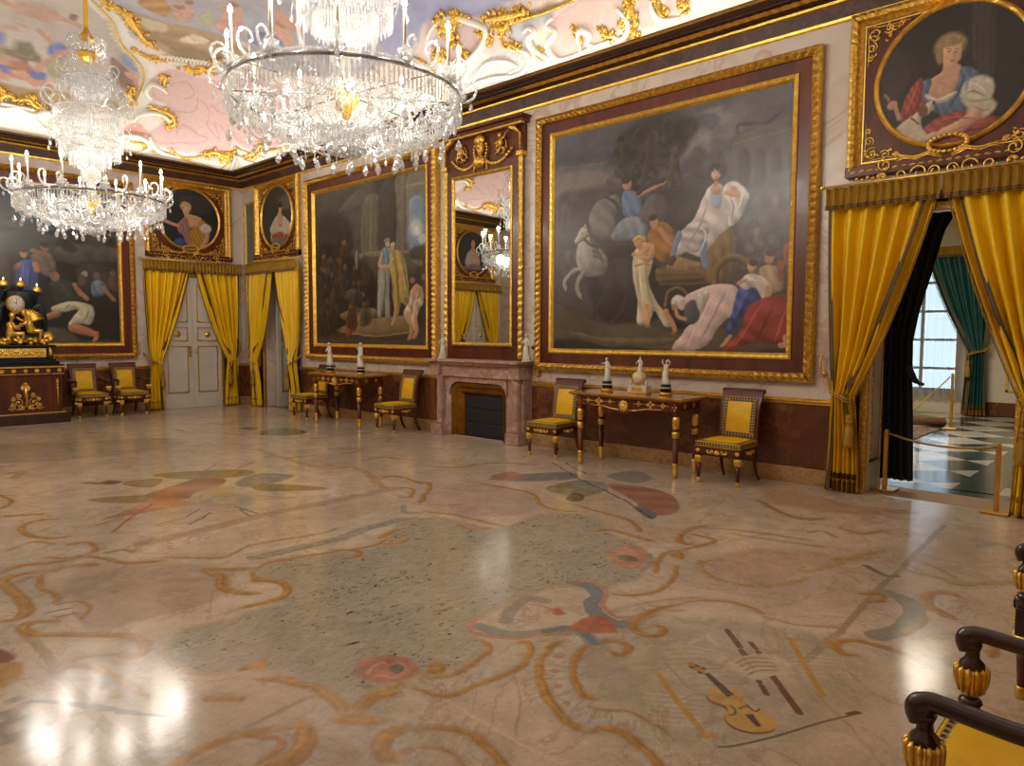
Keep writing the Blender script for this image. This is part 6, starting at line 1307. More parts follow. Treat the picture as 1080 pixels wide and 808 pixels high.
    # dark cabinet behind the far doorway with a half-open white door
    mb = MB(); mb.box(W+.5, W+1.6, FAR_DOOR-1.2, FAR_DOOR+1.2, -.1, 0); mb.box(W+1.6, W+1.7, FAR_DOOR-1.2, FAR_DOOR+1.2, 0, 3)
    mb.box(W+.5, W+1.7, FAR_DOOR-1.3, FAR_DOOR-1.2, 0, 3); mb.box(W+.5, W+1.7, FAR_DOOR+1.2, FAR_DOOR+1.3, 0, 3); mb.box(W+.5, W+1.7, FAR_DOOR-1.3, FAR_DOOR+1.3, 3, 3.1)
    mb.box(W, W+.5, FAR_DOOR-OPW, FAR_DOOR+OPW, -.1, 0)
    struct(mb.build('wall_passage', M['dado']))
    r = bpy.data.objects.new('door_3', None); COL.objects.link(r); r.location = (W+.12, FAR_DOOR+.36, 0); r.rotation_euler = (0, 0, 0); struct(r)
    mb = MB(); panel_leaf(mb, .36, OPH-.1); mb.build('door_leaf', [M['white_paint'], M['gold_carved']], r)
def floor_mat():
    m, nt, p = new_mat('inlaid_marble_floor')
    at = nd(nt, 'ShaderNodeAttribute', attribute_name='paint'); tc = nd(nt, 'ShaderNodeTexCoord').outputs['Object']
    v = ramp(nt, noise(nt, 5, 8, .8, tc, .65), [(.3, (.86, .85, .83)), (.7, (1.1, 1.1, 1.1))])
    v2 = ramp(nt, noise(nt, 45, 5, .6, tc), [(.3, (.9, .9, .9)), (.7, (1.08, 1.08, 1.08))])
    c = mixc(nt, 1.0, mixc(nt, 1.0, at.outputs['Color'], v, 'MULTIPLY'), v2, 'MULTIPLY')
    n5 = noise(nt, 1.1, 7, 1.8, tc, .6); vn = ramp(nt, n5, [(.482, (0, 0, 0)), (.499, (1, 1, 1)), (.501, (1, 1, 1)), (.518, (0, 0, 0))])
    n6 = noise(nt, 3.2, 7, 1.4, tc, .6); vn2 = ramp(nt, n6, [(.488, (0, 0, 0)), (.5, (1, 1, 1)), (.512, (0, 0, 0))])
    c = mixc(nt, mixc(nt, .42, (0, 0, 0, 1), vn), c, rgb(150, 116, 92)); c = mixc(nt, mixc(nt, .3, (0, 0, 0, 1), vn2), c, rgb(140, 112, 92))
    # granite: dark flecks and pale grains where the inlay is the green-grey breccia
    mp = nd(nt, 'ShaderNodeMapping'); mp.inputs['Scale'].default_value = (1, 2.2, 1); mp.inputs['Rotation'].default_value = (0, 0, .6); nt.links.new(tc, mp.inputs[0])
    n1 = noise(nt, 16, 6, 1.2, mp.outputs[0], .6); lo = noise(nt, 2.6, 4, .6, tc); ad = nd(nt, 'ShaderNodeMath', operation='MULTIPLY_ADD'); nt.links.new(lo, ad.inputs[0]); ad.inputs[1].default_value = -.26; nt.links.new(n1, ad.inputs[2]); ad2 = nd(nt, 'ShaderNodeMath', operation='ADD'); nt.links.new(ad.outputs[0], ad2.inputs[0]); ad2.inputs[1].default_value = .13; n1 = ad2.outputs[0]; fl = ramp(nt, n1, [(.355, (1, 1, 1)), (.39, (0, 0, 0))])
    n2 = noise(nt, 9, 8, 1.6, mp.outputs[0], .65); pl = ramp(nt, n2, [(.3, rgb(134, 125, 108)), (.5, rgb(174, 163, 142)), (.72, rgb(204, 192, 168))])
    g = mixc(nt, fl, pl, rgb(52, 50, 42)); g = mixc(nt, .55, c, g)
    g = mixc(nt, fl, g, rgb(66, 62, 52))
    c = mixc(nt, at.outputs['Alpha'], c, g)
    nt.links.new(c, p.inputs['Base Color'])
    p.inputs['Roughness'].default_value = .145; p.inputs['Specular IOR Level'].default_value = .36
    bump(nt, p, noise(nt, 3, 3, 0, tc), .06, .02); return m
def make_floor():
    fm = floor_mat()
    xs = np.unique(np.concatenate([np.arange(X0, .8, .05), np.arange(.8, 5.6, .0085), np.arange(2.5, 3.9, .0085)+.00425, np.arange(5.6, 8.3, .016)]).round(4))
    ys = np.unique(np.concatenate([np.arange(Y0, .3, .04), np.arange(.3, 4.8, .0085), np.arange(.85, 2.0, .0085)+.00425, np.arange(4.8, 9, .018), np.arange(9, D+.02, .035)]).round(4))
    xs[-1] = W; ys[-1] = D; X, Y = np.meshgrid(xs[xs <= W], ys[ys <= D]); nc = X.shape[1]; nr = X.shape[0]; X = X.ravel(); Y = Y.ravel()
    P = Paint(X, Y, (196, 168, 138)); P.tone = np.array((.94, 1, 1.03)); P.blend = .12; P.blendc = (200, 178, 148); paint_floor(P)
    fl = grid_mesh('floor', np.stack([X, Y, 0*X], 1), nr, nc, P.c, fm, None, P.mask); struct(fl)
    return fl
floor = make_floor(); ceiling_relief(make_ceiling()); make_cornice(); make_walls()
make_back_door(1, BACK_DOOR); make_back_door(2, BACK_DOOR2); make_next_room()
PAINT_TONE = np.array((1.0, 1.02, 1.0))
# ================================================================== FRAMES, PAINTINGS, MIRROR, CHIMNEYPIECE
def frame_ring(mb, w, h, prof, mats, mods=None, step=.03, per=.07, z0=0):
    """mitred rectangular frame, local x across, z up, back at y=0, room at -y; prof = [(inset, depth)]"""
    mods = mods or [0]*len(prof)
    for sd in range(4):
        L = w if sd % 2 == 0 else h; n = max(2, int(L/step)); rows = []
        for k in range(n+1):
            t = k/n; r = []
            for (d, dep), mo in zip(prof, mods):
                c = [(-w/2+d, z0+d), (w/2-d, z0+d), (w/2-d, z0+h-d), (-w/2+d, z0+h-d)]; a = c[sd]; b = c[(sd+1) % 4]
                m = mo*abs(math.sin(PI*t*L/per)) if mo else 0
                r.append((a[0]+(b[0]-a[0])*t, -dep-m, a[1]+(b[1]-a[1])*t))
            rows.append(r)
        mb.grid(rows, mfun=lambda i, j: mats[j], sm=False)
def round_ring(mb, r, prof, cz, n=96, mods=None, per=24):
    rows = []
    for k in range(n+1):
        a = 2*PI*k/n
        rows.append([((r-d)*math.cos(a), -dep-(mo*abs(math.sin(per*a)) if mo else 0), cz+(r-d)*math.sin(a)) for (d, dep), mo in zip(prof, mods or [0]*len(prof))])
    mb.grid(rows, sm=False)
def canvas(name, w, h, cell, paint, parent, y=-.03, x0=0, z0=0, circle=False, mat_=None):
    nx = max(8, int(w/cell)); nz = max(8, int(h/cell))
    if circle:
        rr = np.linspace(0.002, 1, nz//2); aa = np.linspace(0, 2*PI, int(nx*1.6)); A, R_ = np.meshgrid(aa, rr)
        U = (.5+.5*R_*np.cos(A)).ravel(); V = (.5+.5*R_*np.sin(A)).ravel(); nc, nr = len(aa), len(rr)
    else:
        u = np.linspace(0, 1, nx); v = np.linspace(0, 1, nz); U, V = np.meshgrid(u, v); U = U.ravel(); V = V.ravel(); nc, nr = nx, nz
    P = Paint(U, V, (40, 36, 32)); P.round = .42; P.ff = 2.4; P.sk = .55; P.tone = PAINT_TONE; P.blend = .12; P.blendc = (84, 74, 64); P.warp(.006, 14, .003, 45); paint(P)
    P.c *= (1+.3*(fbm(U*26+5, V*26)-.47)*2*fbm(U*3, V*3)*2)[:, None]
    return grid_mesh(name, np.stack([x0+(U-.5)*w, np.full(U.size, y), z0+V*h], 1), nr, nc, P.c, mat_ or M['oil'], parent)
PROF_OUT = [(0, 0), (0, .075), (.012, .095), (.03, .10), (.055, .11), (.085, .085), (.1, .07)]
MOD_OUT = [0, 0, .008, .018, .034, .02, 0]
PROF_WOOD = [(.1, .07), (.105, .055), (.235, .05), (.24, .05)]
PROF_IN = [(.24, .05), (.24, .066), (.262, .075), (.285, .062), (.31, .034), (.31, .02)]
def picture(name, label, loc, rz, w, h, paint, cell):
    r = thing(name, label, 'painting', loc, rz)
    mb = MB(); frame_ring(mb, w, h, PROF_OUT, [0]*6, MOD_OUT, .022, .09); mb.build('carved_frame', M['gold_carved'], r)
    mb = MB(); frame_ring(mb, w, h, PROF_WOOD, [0]*3, None, .5); mb.build('wood_frame', M['wood'], r)
    mb = MB(); frame_ring(mb, w, h, PROF_IN, [0]*5, [0, 0, .006, .004, 0, 0], .02, .05); mb.build('inner_slip', M['gold'], r)
    canvas('canvas', w-.6, h-.6, cell, paint, r, -.03, 0, .3)
    return r
def scroll_pts(cx, cz, r0, r1, a0, turns, y, n=26):
    return [(cx+(r0+(r1-r0)*k/n)*math.cos(a0+turns*2*PI*k/n), y, cz+(r0+(r1-r0)*k/n)*math.sin(a0+turns*2*PI*k/n)) for k in range(n+1)]
def arabesque(mb, M_, s=1.0, y=-.012):
    """openwork gilt foliage filling a right-angled corner; corner at 0,0, growing to +x and +z"""
    for (cx, cz, r0, r1, a0, t) in ((.10, .10, .075, .02, .8, 1.3), (.245, .07, .055, .012, 2.6, -1.4), (.07, .245, .055, .012, -1.0, 1.4), (.36, .05, .035, .008, 2.8, -1.3), (.05, .36, .035, .008, -1.2, 1.3)):
        mb.tube([(x*s, yy, z*s) for x, yy, z in scroll_pts(cx, cz, r0, r1, a0, t, y)], .009*s, 6, M_)
    for k in range(26):
        a = random.random(); b = random.random()*(1-a)
        x, z = .02+a*.42, .02+b*.42*(1.1-.5*a)
        mb.ball((x*s, y-.004, z*s), .017*s, 6, M_, None, (1.4, .5, .7), Matrix.Rotation(random.random()*PI, 3, 'Y'))
    for sgn in (0, 1):
        P = [(.02, .02), (.16, .03), (.3, .035), (.46, .03)]
        mb.tube([((x if not sgn else z)*s, y, (z if not sgn else x)*s) for x, z in P], .007*s, 6, M_)
def overdoor(label, loc, rz, paint, cell=.01):
    """square carved frame with a round portrait, gilt arabesques in the corners and a small wreath below"""
    w, h = 1.8, 1.6
    r = thing('framed_portrait', label, 'painting', loc, rz)
    mb = MB()
    # gilt on three sides (the foot is wood)
    prof = [(0, 0), (0, .07), (.015, .09), (.045, .1), (.075, .085), (.09, .06), (.1, .05), (.12, .03)]
    frame_ring(mb, w, h, prof, [0]*7, [0, 0, .006, .012, .012, .006, 0, 0], .022, .08); mb.build('carved_frame', M['gold_carved'], r)
    mb = MB(); mb.box(-w/2, w/2, -.105, 0, -.005, .1, .006); mb.build('wood_sill', M['wood'], r)
    mb = MB(); R_ = .665; cz = h/2+.03
    ring = [(R_-.02)*1.0]; n = 64; vs = []; fs = []
    for k in range(n):
        a = 2*PI*k/n; c, s_ = math.cos(a), math.sin(a); q = 1/max(abs(c)/(w/2-.1), abs(s_)/(h/2-.1))
        vs += [((R_-.03)*c, -.03, cz+(R_-.03)*s_), (q*c, -.03, h/2+q*s_)]
    for k in range(n): j = (k+1) % n; fs.append((2*k, 2*k+1, 2*j+1, 2*j))
    mb.add(vs, fs, None, 0, False); mb.build('wood_panel', M['wood'], r)
    mb = MB(); round_ring(mb, R_, [(-.005, .03), (0, .055), (.02, .07), (.04, .06), (.05, .045), (.05, .03)], cz, 144, [0, .004, .008, 0, 0, 0], 60); mb.build('round_frame', M['gold'], r)
    canvas('canvas', 1.24, 1.24, cell, paint, r, -.042, 0, cz-.62, True)
    for sx in (1, -1):
        for top in (0, 1):
            mb = MB(); Mx = Matrix(((-sx, 0, 0, sx*(w/2-.14)), (0, 1, 0, -.022), (0, 0, -1 if top else 1, (h-.14) if top else .13), (0, 0, 0, 1)))
            arabesque(mb, Mx, .86); mb.build('corner_arabesque', M['gold_carved'], r)
    mb = MB(); frame_ring(mb, w-.26, h-.26, [(0, .028), (0, .035), (.012, .035), (.012, .028)], [0]*3, None, .5, .1, .13); mb.build('inner_fillet', M['gold'], r)
    # wreath and crossed stems under the portrait
    mb = MB(); zc = .2
    for k in range(22):
        a = 2*PI*k/22; mb.ball((.16*math.cos(a), -.085, zc+.075*math.sin(a)), .028, 6, None, None, (1, .7, .8))
    for sg in (-1, 1):
        for j in range(2):
            mb.tube([(sg*x_, -.1, zc-.13+dz+j*.02) for x_, dz in ((.04, 0), (.16, .05), (.26, .02), (.36, .045), (.44, .02))], [.012, .014, .012, .01, .005], 6)
        mb.tube(scroll_pts(sg*.52, .07, .07, .015, PI/2, -sg*1.3, -.115), .009, 6)
    mb.build('wreath', M['gold_carved'], r)
    return r
RZ_R = -PI/2       # things against the right wall face -x
picture('history_painting', 'large gilt-framed painting of a chariot procession above the nearer console table', (W, 4.79, 1.1), RZ_R, 3.9, 3.5, paint_big, .0115)
picture('history_painting', 'gilt-framed dark painting of two standing men before columns, hung left of the mirror', (W, 10.83, 1.1), RZ_R, 3.95, 3.5, paint_mid, .017)
picture('history_painting', 'gilt-framed dark painting on the far wall, behind the gilded clock', (3.53, D, 1.09), 0, 3.9, 3.5, paint_left, .017)
overdoor('round portrait of a lady with a small dog, above the open doorway', (W, NEAR_DOOR, 3.19), RZ_R, paint_lady1, .009)
overdoor('round portrait of a lady in yellow, above the closed white double door', (BACK_DOOR, D, 3.17), 0, paint_lady2, .015)
overdoor('round portrait of a lady in white and red, above the dark far doorway', (W, FAR_DOOR, 3.19), RZ_R, paint_lady3, .015)
overdoor('round portrait of a dark-haired lady above a yellow curtain, seen only in the mirror', (BACK_DOOR2, D, 3.17), 0, paint_lady4, .02)
# --- pier glass above the chimneypiece
def make_mirror():
    r = thing('wall_mirror', 'tall mahogany and gilt mirror with a carved crest, standing above the marble fireplace', 'mirror', (W, 7.82, 1.215), RZ_R)
    w, h = 1.70, 2.95
    mb = MB(); mb.box(-w/2+.07, w/2-.07, -.07, 0, 0, h, 0); mb.box(-w/2, w/2, -.06, 0, h, h+.42)
    frame_ring(mb, 1.56, h, [(0, .07), (0, .085), (.02, .09), (.14, .09), (.15, .07)], [0]*4, None, .5)
    mb.build('wood_frame', M['wood'], r)
    mb = MB()
    for sx in (-1, 1):
        a = sx*(w/2-.005); b = sx*(w/2-.095); x0, x1 = min(a, b), max(a, b)
        n = 56
        rows = [[(x0+(x1-x0)*i/6, -.08-.035*math.sin(PI*i/6)-.012*abs(math.sin(k*PI/2)), .02+(h-.02)*k/n) for i in range(7)] for k in range(n+1)]
        mb.grid(rows, sm=False); mb.box(x0-.015, x1+.015, -.13, 0, h-.02, h+.05, .008)
    frame_ring(mb, 1.30, 2.62, [(0, .085), (0, .1), (.025, .108), (.05, .09), (.06, .072)], [0]*4, [0, 0, .008, 0, 0], .02, .05, .2)
    mb.build('gilt_moulding', M['gold_carved'], r)
    mb = MB(); mb.box(-.6, .6, -.078, -.073, .25, 2.78); mb.build('mirror_glass', M['mirror'], r)
    # crest: dark cornice, gilt mask, garlands, figures and wing sprays
    mb = MB(); mb.box(-.93, .93, -.2, 0, h+.5, h+.54, .006); mb.box(-.9, .9, -.16, 0, h+.44, h+.5, .01); mb.build('crest_cornice', M['wood'], r)
    mb = MB(); mb.box(-.89, .89, -.175, -.1, h+.415, h+.44, .004)
    for k in range(48): mb.ball((-.87+k*1.74/47, -.165, h+.425), .018, 6)
    mb.build('crest_beading', M['gold'], r)
    g = MB(); zc = h+.16
    g.ball((0, -.1, zc+.06), .09, 12, None, None, (.85, .7, 1.25)); g.ball((0, -.12, zc+.17), .1, 12, None, None, (1.1, .6, .75))
    for k in range(9): g.tube([(0, -.1, zc-.03), ((k-4)*.025, -.14, zc-.14), ((k-4)*.018, -.12, zc-.24)], [.022, .016, .006], 6)
    g.ball((0, -.17, zc+.04), .022, 6); g.ball((-.03, -.165, zc+.085), .014, 6); g.ball((.03, -.165, zc+.085), .014, 6)
    for sg in (-1, 1):
        for k in range(13):
            t = k/12; x = sg*(.13+.5*t); z = zc-.05-.42*t*(1-t)-.1*(1-t)
            g.ball((x, -.1, z), .035-.012*abs(t-.5), 7, None, None, (1, .8, .9))
        for k in range(9): g.ball((sg*(.12+.015*math.sin(k)), -.1, zc+.1-k*.045), .026, 6)
        # small running figure with a hoop and a staff
        fx = sg*.42
        g.ball((fx, -.12, zc+.17), .035, 8); g.tube([(fx, -.11, zc+.13), (fx+.01*sg, -.12, zc+.06), (fx-.02*sg, -.11, zc-.01)], [.035, .045, .03], 8)
        g.tube([(fx, -.11, zc), (fx+.09*sg, -.12, zc-.03), (fx+.07*sg, -.11, zc-.11)], [.025, .02, .013], 7); g.tube([(fx, -.11, zc), (fx-.05*sg, -.12, zc-.07), (fx-.11*sg, -.11, zc-.09)], [.025, .018, .013], 7)
        g.tube([(fx, -.12, zc+.1), (fx+.09*sg, -.13, zc+.12), (fx+.13*sg, -.12, zc+.2)], [.018, .015, .011], 6); g.tube([(fx, -.12, zc+.1), (fx-.1*sg, -.13, zc+.06)], [.018, .012], 6)
        g.tube([(fx+.16*sg, -.1, zc+.24), (fx-.14*sg, -.1, zc-.04)], .009, 6)
        g.tube([(fx+.1*math.cos(a), -.09, zc+.03+.12*math.sin(a)) for a in [k*PI/12 for k in range(24)]], .009, 6, None, None, True)
        # leaf sprays and hanging bell flowers at the ends
        for k in range(6):
            g.tube([(sg*.78, -.1, zc+.15), (sg*(.72-.035*k), -.13, zc+.23+.012*k), (sg*(.64-.03*k), -.1, zc+.2+.02*k)], [.02, .026, .006], 6)
        for k in range(9): g.ball((sg*.8, -.1, zc+.13-k*.035), .028-.002*k, 6)
    g.build('gilt_crest_mounts', M['gold_carved'], r)
    return r
make_mirror()
def make_fireplace():
    r = thing('fireplace', 'pink-grey marble chimneypiece with columns and a brass-lined hearth, below the mirror', 'fireplace', (W, 7.80, 0), RZ_R)
    mb = MB(); hw = .94
    mb.box(-hw-.06, hw+.06, -.36, 0, 1.165, 1.215, .01); mb.box(-hw-.03, hw+.03, -.32, 0, 1.13, 1.165, .01)
    for sg in (-1, 1): mb.box(sg*.86-.12, sg*.86+.12, -.39, 0, 1.165, 1.212, .01)
    mb.build('mantel_shelf', M['fire'], r)
    mb = MB(); mb.box(-hw, hw, -.24, 0, .94, 1.13, .005)
    for sg in (-1, 1):
        mb.box(sg*.86-.1, sg*.86+.1, -.3, 0, .95, 1.13, .006)
        mb.box(min(sg*.6, sg*hw), max(sg*.6, sg*hw), -.17, 0, 0, .94)
    # arched lintel with rounded shoulders
    poly = [(-.62, .95), (-.62, .66)]+[(-.62+.18*(1-math.cos(a)), .66+.2*math.sin(a)) for a in [k*PI/16 for k in range(9)]]
    poly += [(.62-.18*(1-math.cos(a)), .66+.2*math.sin(a)) for a in [k*PI/16 for k in range(8, -1, -1)]]+[(.62, .95)]
    pl = []
    for p in poly:
        if not pl or pl[-1] != p: pl.append(p)
    top = [p for p in pl]; mid = len(top)//2
    for i in range(1, len(top)-2):
        a, b = top[i], top[i+1]; mb.prism([a, b, (b[0], .95), (a[0], .95)], -.2, -.02) if abs(a[0]-b[0]) > 1e-6 else None
    mb.build('mantel_surround', M['fire'], r)
    for sg in (-1, 1):
        x = sg*.82
        mb = MB(); mb.box(x-.13, x+.13, -.3, 0, 0, .17, .008); mb.box(x-.1, x+.1, -.27, -.05, .17, .2, .01); mb.build('column_base', M['fire'], r)
        mb = MB(); mb.lathe([(.085, .2), (.085, .215), (.07, .23), (.072, .3), (.068, .86), (.075, .875), (.07, .89), (.085, .92), (.1, .95)], 18, T(x, -.19, 0)); mb.build('column', M['fire'], r)
    mb = MB(); prof = [(0, .15), (.03, .17), (.08, .15), (.1, .12), (.16, .1), (.2, .05), (.21, .03)]
    # splayed brass lining with rounded upper corners
    def loop(o, rad):
        w_, h_ = .62-o, .86-o
        pts = [(-w_, 0)]+[(-w_+rad*(1-math.cos(a)), h_-rad+rad*math.sin(a)) for a in [k*PI/14 for k in range(8)]]
        return pts+[(-x, z) for x, z in pts[::-1]]
    rows = [[(x, -dep, max(z, 0)) for x, z in loop(o, max(.012, .19-o*.9))] for o, dep in prof]
    mb.grid(rows, sm=False); mb.build('brass_lining', mat('dull_brass', (168, 118, 46), (128, 84, 30), .42, 1, 7), r)
    mb = MB(); mb.box(-.42, .42, -.035, -.02, 0, .66, 0)
    for z in (.02, .24, .455): mb.box(-.405, .405, -.05, -.03, z, z+.19, .006)
    mb.build('fire_screen', M['iron'], r)
    mb = MB(); mb.box(-.55, .55, -.2, -.17, 0, .02, .004); mb.build('hearth_edge', M['fire'], r)
    return r
make_fireplace()
# ================================================================== FURNITURE
def braid_strip(mb, a, b, wdt, nrm, step=.032, th=.004, dark=.62):
    """patterned braid from a to b: gold edges, alternating dark and cream blocks (materials 0 navy, 1 cream, 2 gold)"""
    a, b, nv = Vector(a), Vector(b), Vector(nrm).normalized(); d = b-a; n = max(2, int(d.length/step)); w = d.normalized().cross(nv).normalized()*wdt/2
    for k in range(n):
        p, q = a+d*(k/n), a+d*((k+1)/n); m = p+(q-p)*dark
        for (s0, s1, mi) in ((p, m, 0), (m, q, 1)):
            mb.add([s0-w*.76+nv*th, s0+w*.76+nv*th, s1+w*.76+nv*th, s1-w*.76+nv*th], [(0, 1, 2, 3)], None, mi, False)
        c = (p+m)/2; mb.add([c-w*.3+nv*th*1.4, c-d.normalized()*step*.2+nv*th*1.4, c+w*.3+nv*th*1.4, c+d.normalized()*step*.2+nv*th*1.4], [(0, 1, 2, 3)], None, 1, False)
    for s in (-1, 1):
        o, i = w*s, w*.76*s
        mb.add([a+i+nv*th, a+o+nv*th*.2, b+o+nv*th*.2, b+i+nv*th], [(0, 1, 2, 3)], None, 2, False)
BRAID = [M['navy'], M['cream'], M['cord']]
def front_leg(mb, x, y, top, mi_g=1):
    """tapering turned front leg with a gilt capital and foot"""
    mb.box(x-.03, x+.03, y-.03, y+.03, top-.1, top, .005, None, 0)
    mb.lathe([(.02, 0), (.024, .012), (.022, .05), (.019, .055)], 12, T(x, y, 0), mi_g)
    mb.lathe([(.017, .055), (.028, top-.17), (.026, top-.17)], 12, T(x, y, 0), 0)
    mb.lathe([(.03, top-.175), (.036, top-.165), (.031, top-.14), (.036, top-.115), (.036, top-.1)], 12, T(x, y, 0), mi_g)
    for k in range(8):
        a = 2*PI*k/8; mb.tube([(x+.026*math.cos(a), y+.026*math.sin(a), top-.19), (x+.04*math.cos(a), y+.04*math.sin(a), top-.14), (x+.034*math.cos(a), y+.034*math.sin(a), top-.1)], [.004, .009, .005], 5, None, mi_g)
    mb.ball((x, y-.032, top-.05), .02, 8, None, mi_g, (1, .4, 1))
    for k in range(5):
        a = PI*(.1+.2*k); mb.ball((x+.022*math.cos(a), y-.031, top-.05+.024*math.sin(a)), .008, 5, None, mi_g, (1, .5, 1))
def gilt_spray(mb, cx, y, cz, w, h):
    """gilt palmette mount with scrolls, facing -y"""
    for k in range(7):
        a = PI*(.08+.14*k); mb.tube([(cx, y, cz), (cx+.35*h*math.cos(a), y-.006, cz+.5*h*math.sin(a)), (cx+.62*h*math.cos(a), y, cz+.75*h*math.sin(a))], [.007, .011, .004], 5)
    for sg in (-1, 1):
        mb.tube(scroll_pts(cx+sg*w*.24, cz+.02, h*.36, h*.08, PI*.5 if sg > 0 else PI*.5, sg*1.3, y, 16), .006, 5)
        mb.tube([(cx+sg*w*.2, y, cz+.03), (cx+sg*w*.36, y-.003, cz+.005), (cx+sg*w*.5, y, cz+.03)], [.007, .009, .003], 5)
        mb.ball((cx+sg*w*.4, y, cz+.03), .012, 6)
def make_chair(name, label, loc, rz, arms=False, group=None):
    """faces -y; origin on the floor under the middle of the seat"""
    r = thing(name, label, 'chair', loc, rz, group); wf, wb, dp = .25, .225, .25; sh = .40
    wm = M['wood']
    fl = MB(); fl.box(-wf, wf, -dp, -dp+.045, sh-.085, sh, .006)
    fl.box(-wb, wb, dp-.05, dp-.01, sh-.08, sh, .005)
    for sg in (-1, 1): fl.add([(sg*wf, -dp+.02, sh-.085), (sg*(wf-.04), -dp+.02, sh-.085), (sg*(wf-.04), -dp+.02, sh), (sg*wf, -dp+.02, sh), (sg*wb, dp-.02, sh-.085), (sg*(wb-.04), dp-.02, sh-.085), (sg*(wb-.04), dp-.02, sh), (sg*wb, dp-.02, sh)], [(0, 1, 2, 3), (4, 5, 6, 7), (0, 3, 7, 4), (1, 2, 6, 5), (0, 1, 5, 4), (3, 2, 6, 7)], None, None, False)
    fr = fl.build('seat_rail', wm, r)
    g = MB(); gilt_spray(g, 0, -dp-.006, sh-.07, .26, .06); g.build('gilt_mount', M['gold'], fr)
    for sg in (-1, 1): g2 = Matrix.Translation((sg*(wf+.0), 0, 0)) @ Rz(sg*PI/2); gm = MB(); gilt_spray(gm, 0, -.006, sh-.07, .2, .05); g = MB(); g.add(gm.v, gm.f, g2); g.build('gilt_mount', M['gold'], fr)
    for sg in (-1, 1):
        mb = MB(); front_leg(mb, sg*(wf-.025), -dp+.03, sh+.0); mb.build('leg', [wm, M['gold']], r)
        mb = MB(); P = [(sg*(wb-.03), dp-.03, sh), (sg*(wb-.03), dp-.015, sh*.6), (sg*(wb-.025), dp+.03, sh*.25), (sg*(wb-.02), dp+.095, 0)]
        Q = smooth_path(P, 5); mb.tube(Q, list(np.linspace(.027, .019, len(Q))), 4, None, None, False, 1.2, (0, 1, 0)); mb.build('leg', wm, r)
    # seat cushion, top yellow, braid round the edge
    s = MB(); n = 8; rows = []
    for i in range(n+1):
        v = i/n; y = -dp-.005+(2*dp-.02)*v; hw = (wf+.005)*(1-v)+(wb+.002)*v
        rows.append([(-hw+2*hw*j/n, y, sh+.055+.03*(1-(2*j/n-1)**4)*(1-(2*v-1)**4)) for j in range(n+1)])
    s.grid(rows)
    ed = [rows[0][j] for j in range(n+1)]+[rows[i][n] for i in range(1, n+1)]+[rows[n][j] for j in range(n-1, -1, -1)]+[rows[i][0] for i in range(n-1, 0, -1)]
    m = len(ed)
    for k in range(m):
        a, b = ed[k], ed[(k+1) % m]; s.add([a, b, (b[0], b[1], sh), (a[0], a[1], sh)], [(0, 1, 2, 3)], None, None, False)
    seat = s.build('seat', M['silk2'], r)
    b = MB(); z = sh+.03; f0, f1 = -dp-.007, dp-.027
    braid_strip(b, (-wf-.004, f0, z), (wf+.004, f0, z), .045, (0, -1, 0)); braid_strip(b, (wf+.007, f0, z), (wb+.004, f1, z), .045, (1, 0, 0)); braid_strip(b, (-wf-.007, f0, z), (-wb-.004, f1, z), .045, (-1, 0, 0))
    zt = sh+.058; braid_strip(b, (-wf+.01, f0+.035, zt+.004), (wf-.01, f0+.035, zt+.004), .045, (0, 0, 1))
    for sg in (-1, 1): braid_strip(b, (sg*(wf-.03), f0+.03, zt+.006), (sg*(wb-.03), f1-.01, zt+.006), .04, (0, 0, 1))
    b.build('seat_braid', BRAID, seat, None, False)
    # back: a broad mahogany frame that rakes backwards and rolls over at the top
    def back_y(t): return dp-.035+.06*t+.07*t**5      # t 0..1 from seat to top
    H0, H1 = sh-.02, .985
    bk = MB(); hw = wb; n = 14; rows_f = []; rows_b = []
    for k in range(n+1):
        t = k/n; y = back_y(t); z = H0+(H1-H0)*t; w_ = hw+.012*t**3
        rows_f.append([(-w_, y, z), (w_, y, z)]); rows_b.append([(-w_, y+.035, z-.004), (w_, y+.035, z-.004)])
    bk.grid(rows_f, sm=True); bk.grid(rows_b, sm=True)
    for sg in (0, 1): bk.grid([[rows_f[k][sg], rows_b[k][sg]] for k in range(n+1)], sm=False)
    bk.grid([rows_f[0], rows_b[0]], sm=False)
    bk.tube([(-hw-.02, back_y(1)+.022, H1-.005), (hw+.02, back_y(1)+.022, H1-.005)], .026, 12)
    back = bk.build('backrest', wm, r)
    def bp(x, t, o=.004): return (x, back_y(t)-o, H0+(H1-H0)*t)
    t0, t1, pw = .2, .84, .165
    pn = MB(); rows = [[tuple(np.array(bp(-pw+2*pw*j/6, t0+(t1-t0)*k/8, .006+.014*(1-(2*j/6-1)**2)*(1-(2*k/8-1)**2)))) for j in range(7)] for k in range(9)]
    pn.grid(rows); pan = pn.build('back_pad', M['silk2'], r)
    b = MB()
    for k in range(6):
        ta, tb = t0+(t1-t0)*k/6, t0+(t1-t0)*(k+1)/6
        for sg in (-1, 1): braid_strip(b, bp(sg*pw, ta, .012), bp(sg*pw, tb, .012), .055, (0, -1, .1), .034)
    for t in (t0, t1): braid_strip(b, bp(-pw-.027, t, .013), bp(pw+.027, t, .013), .055, (0, -1, .1), .034)
    b.build('back_braid', BRAID, pan, None, False)
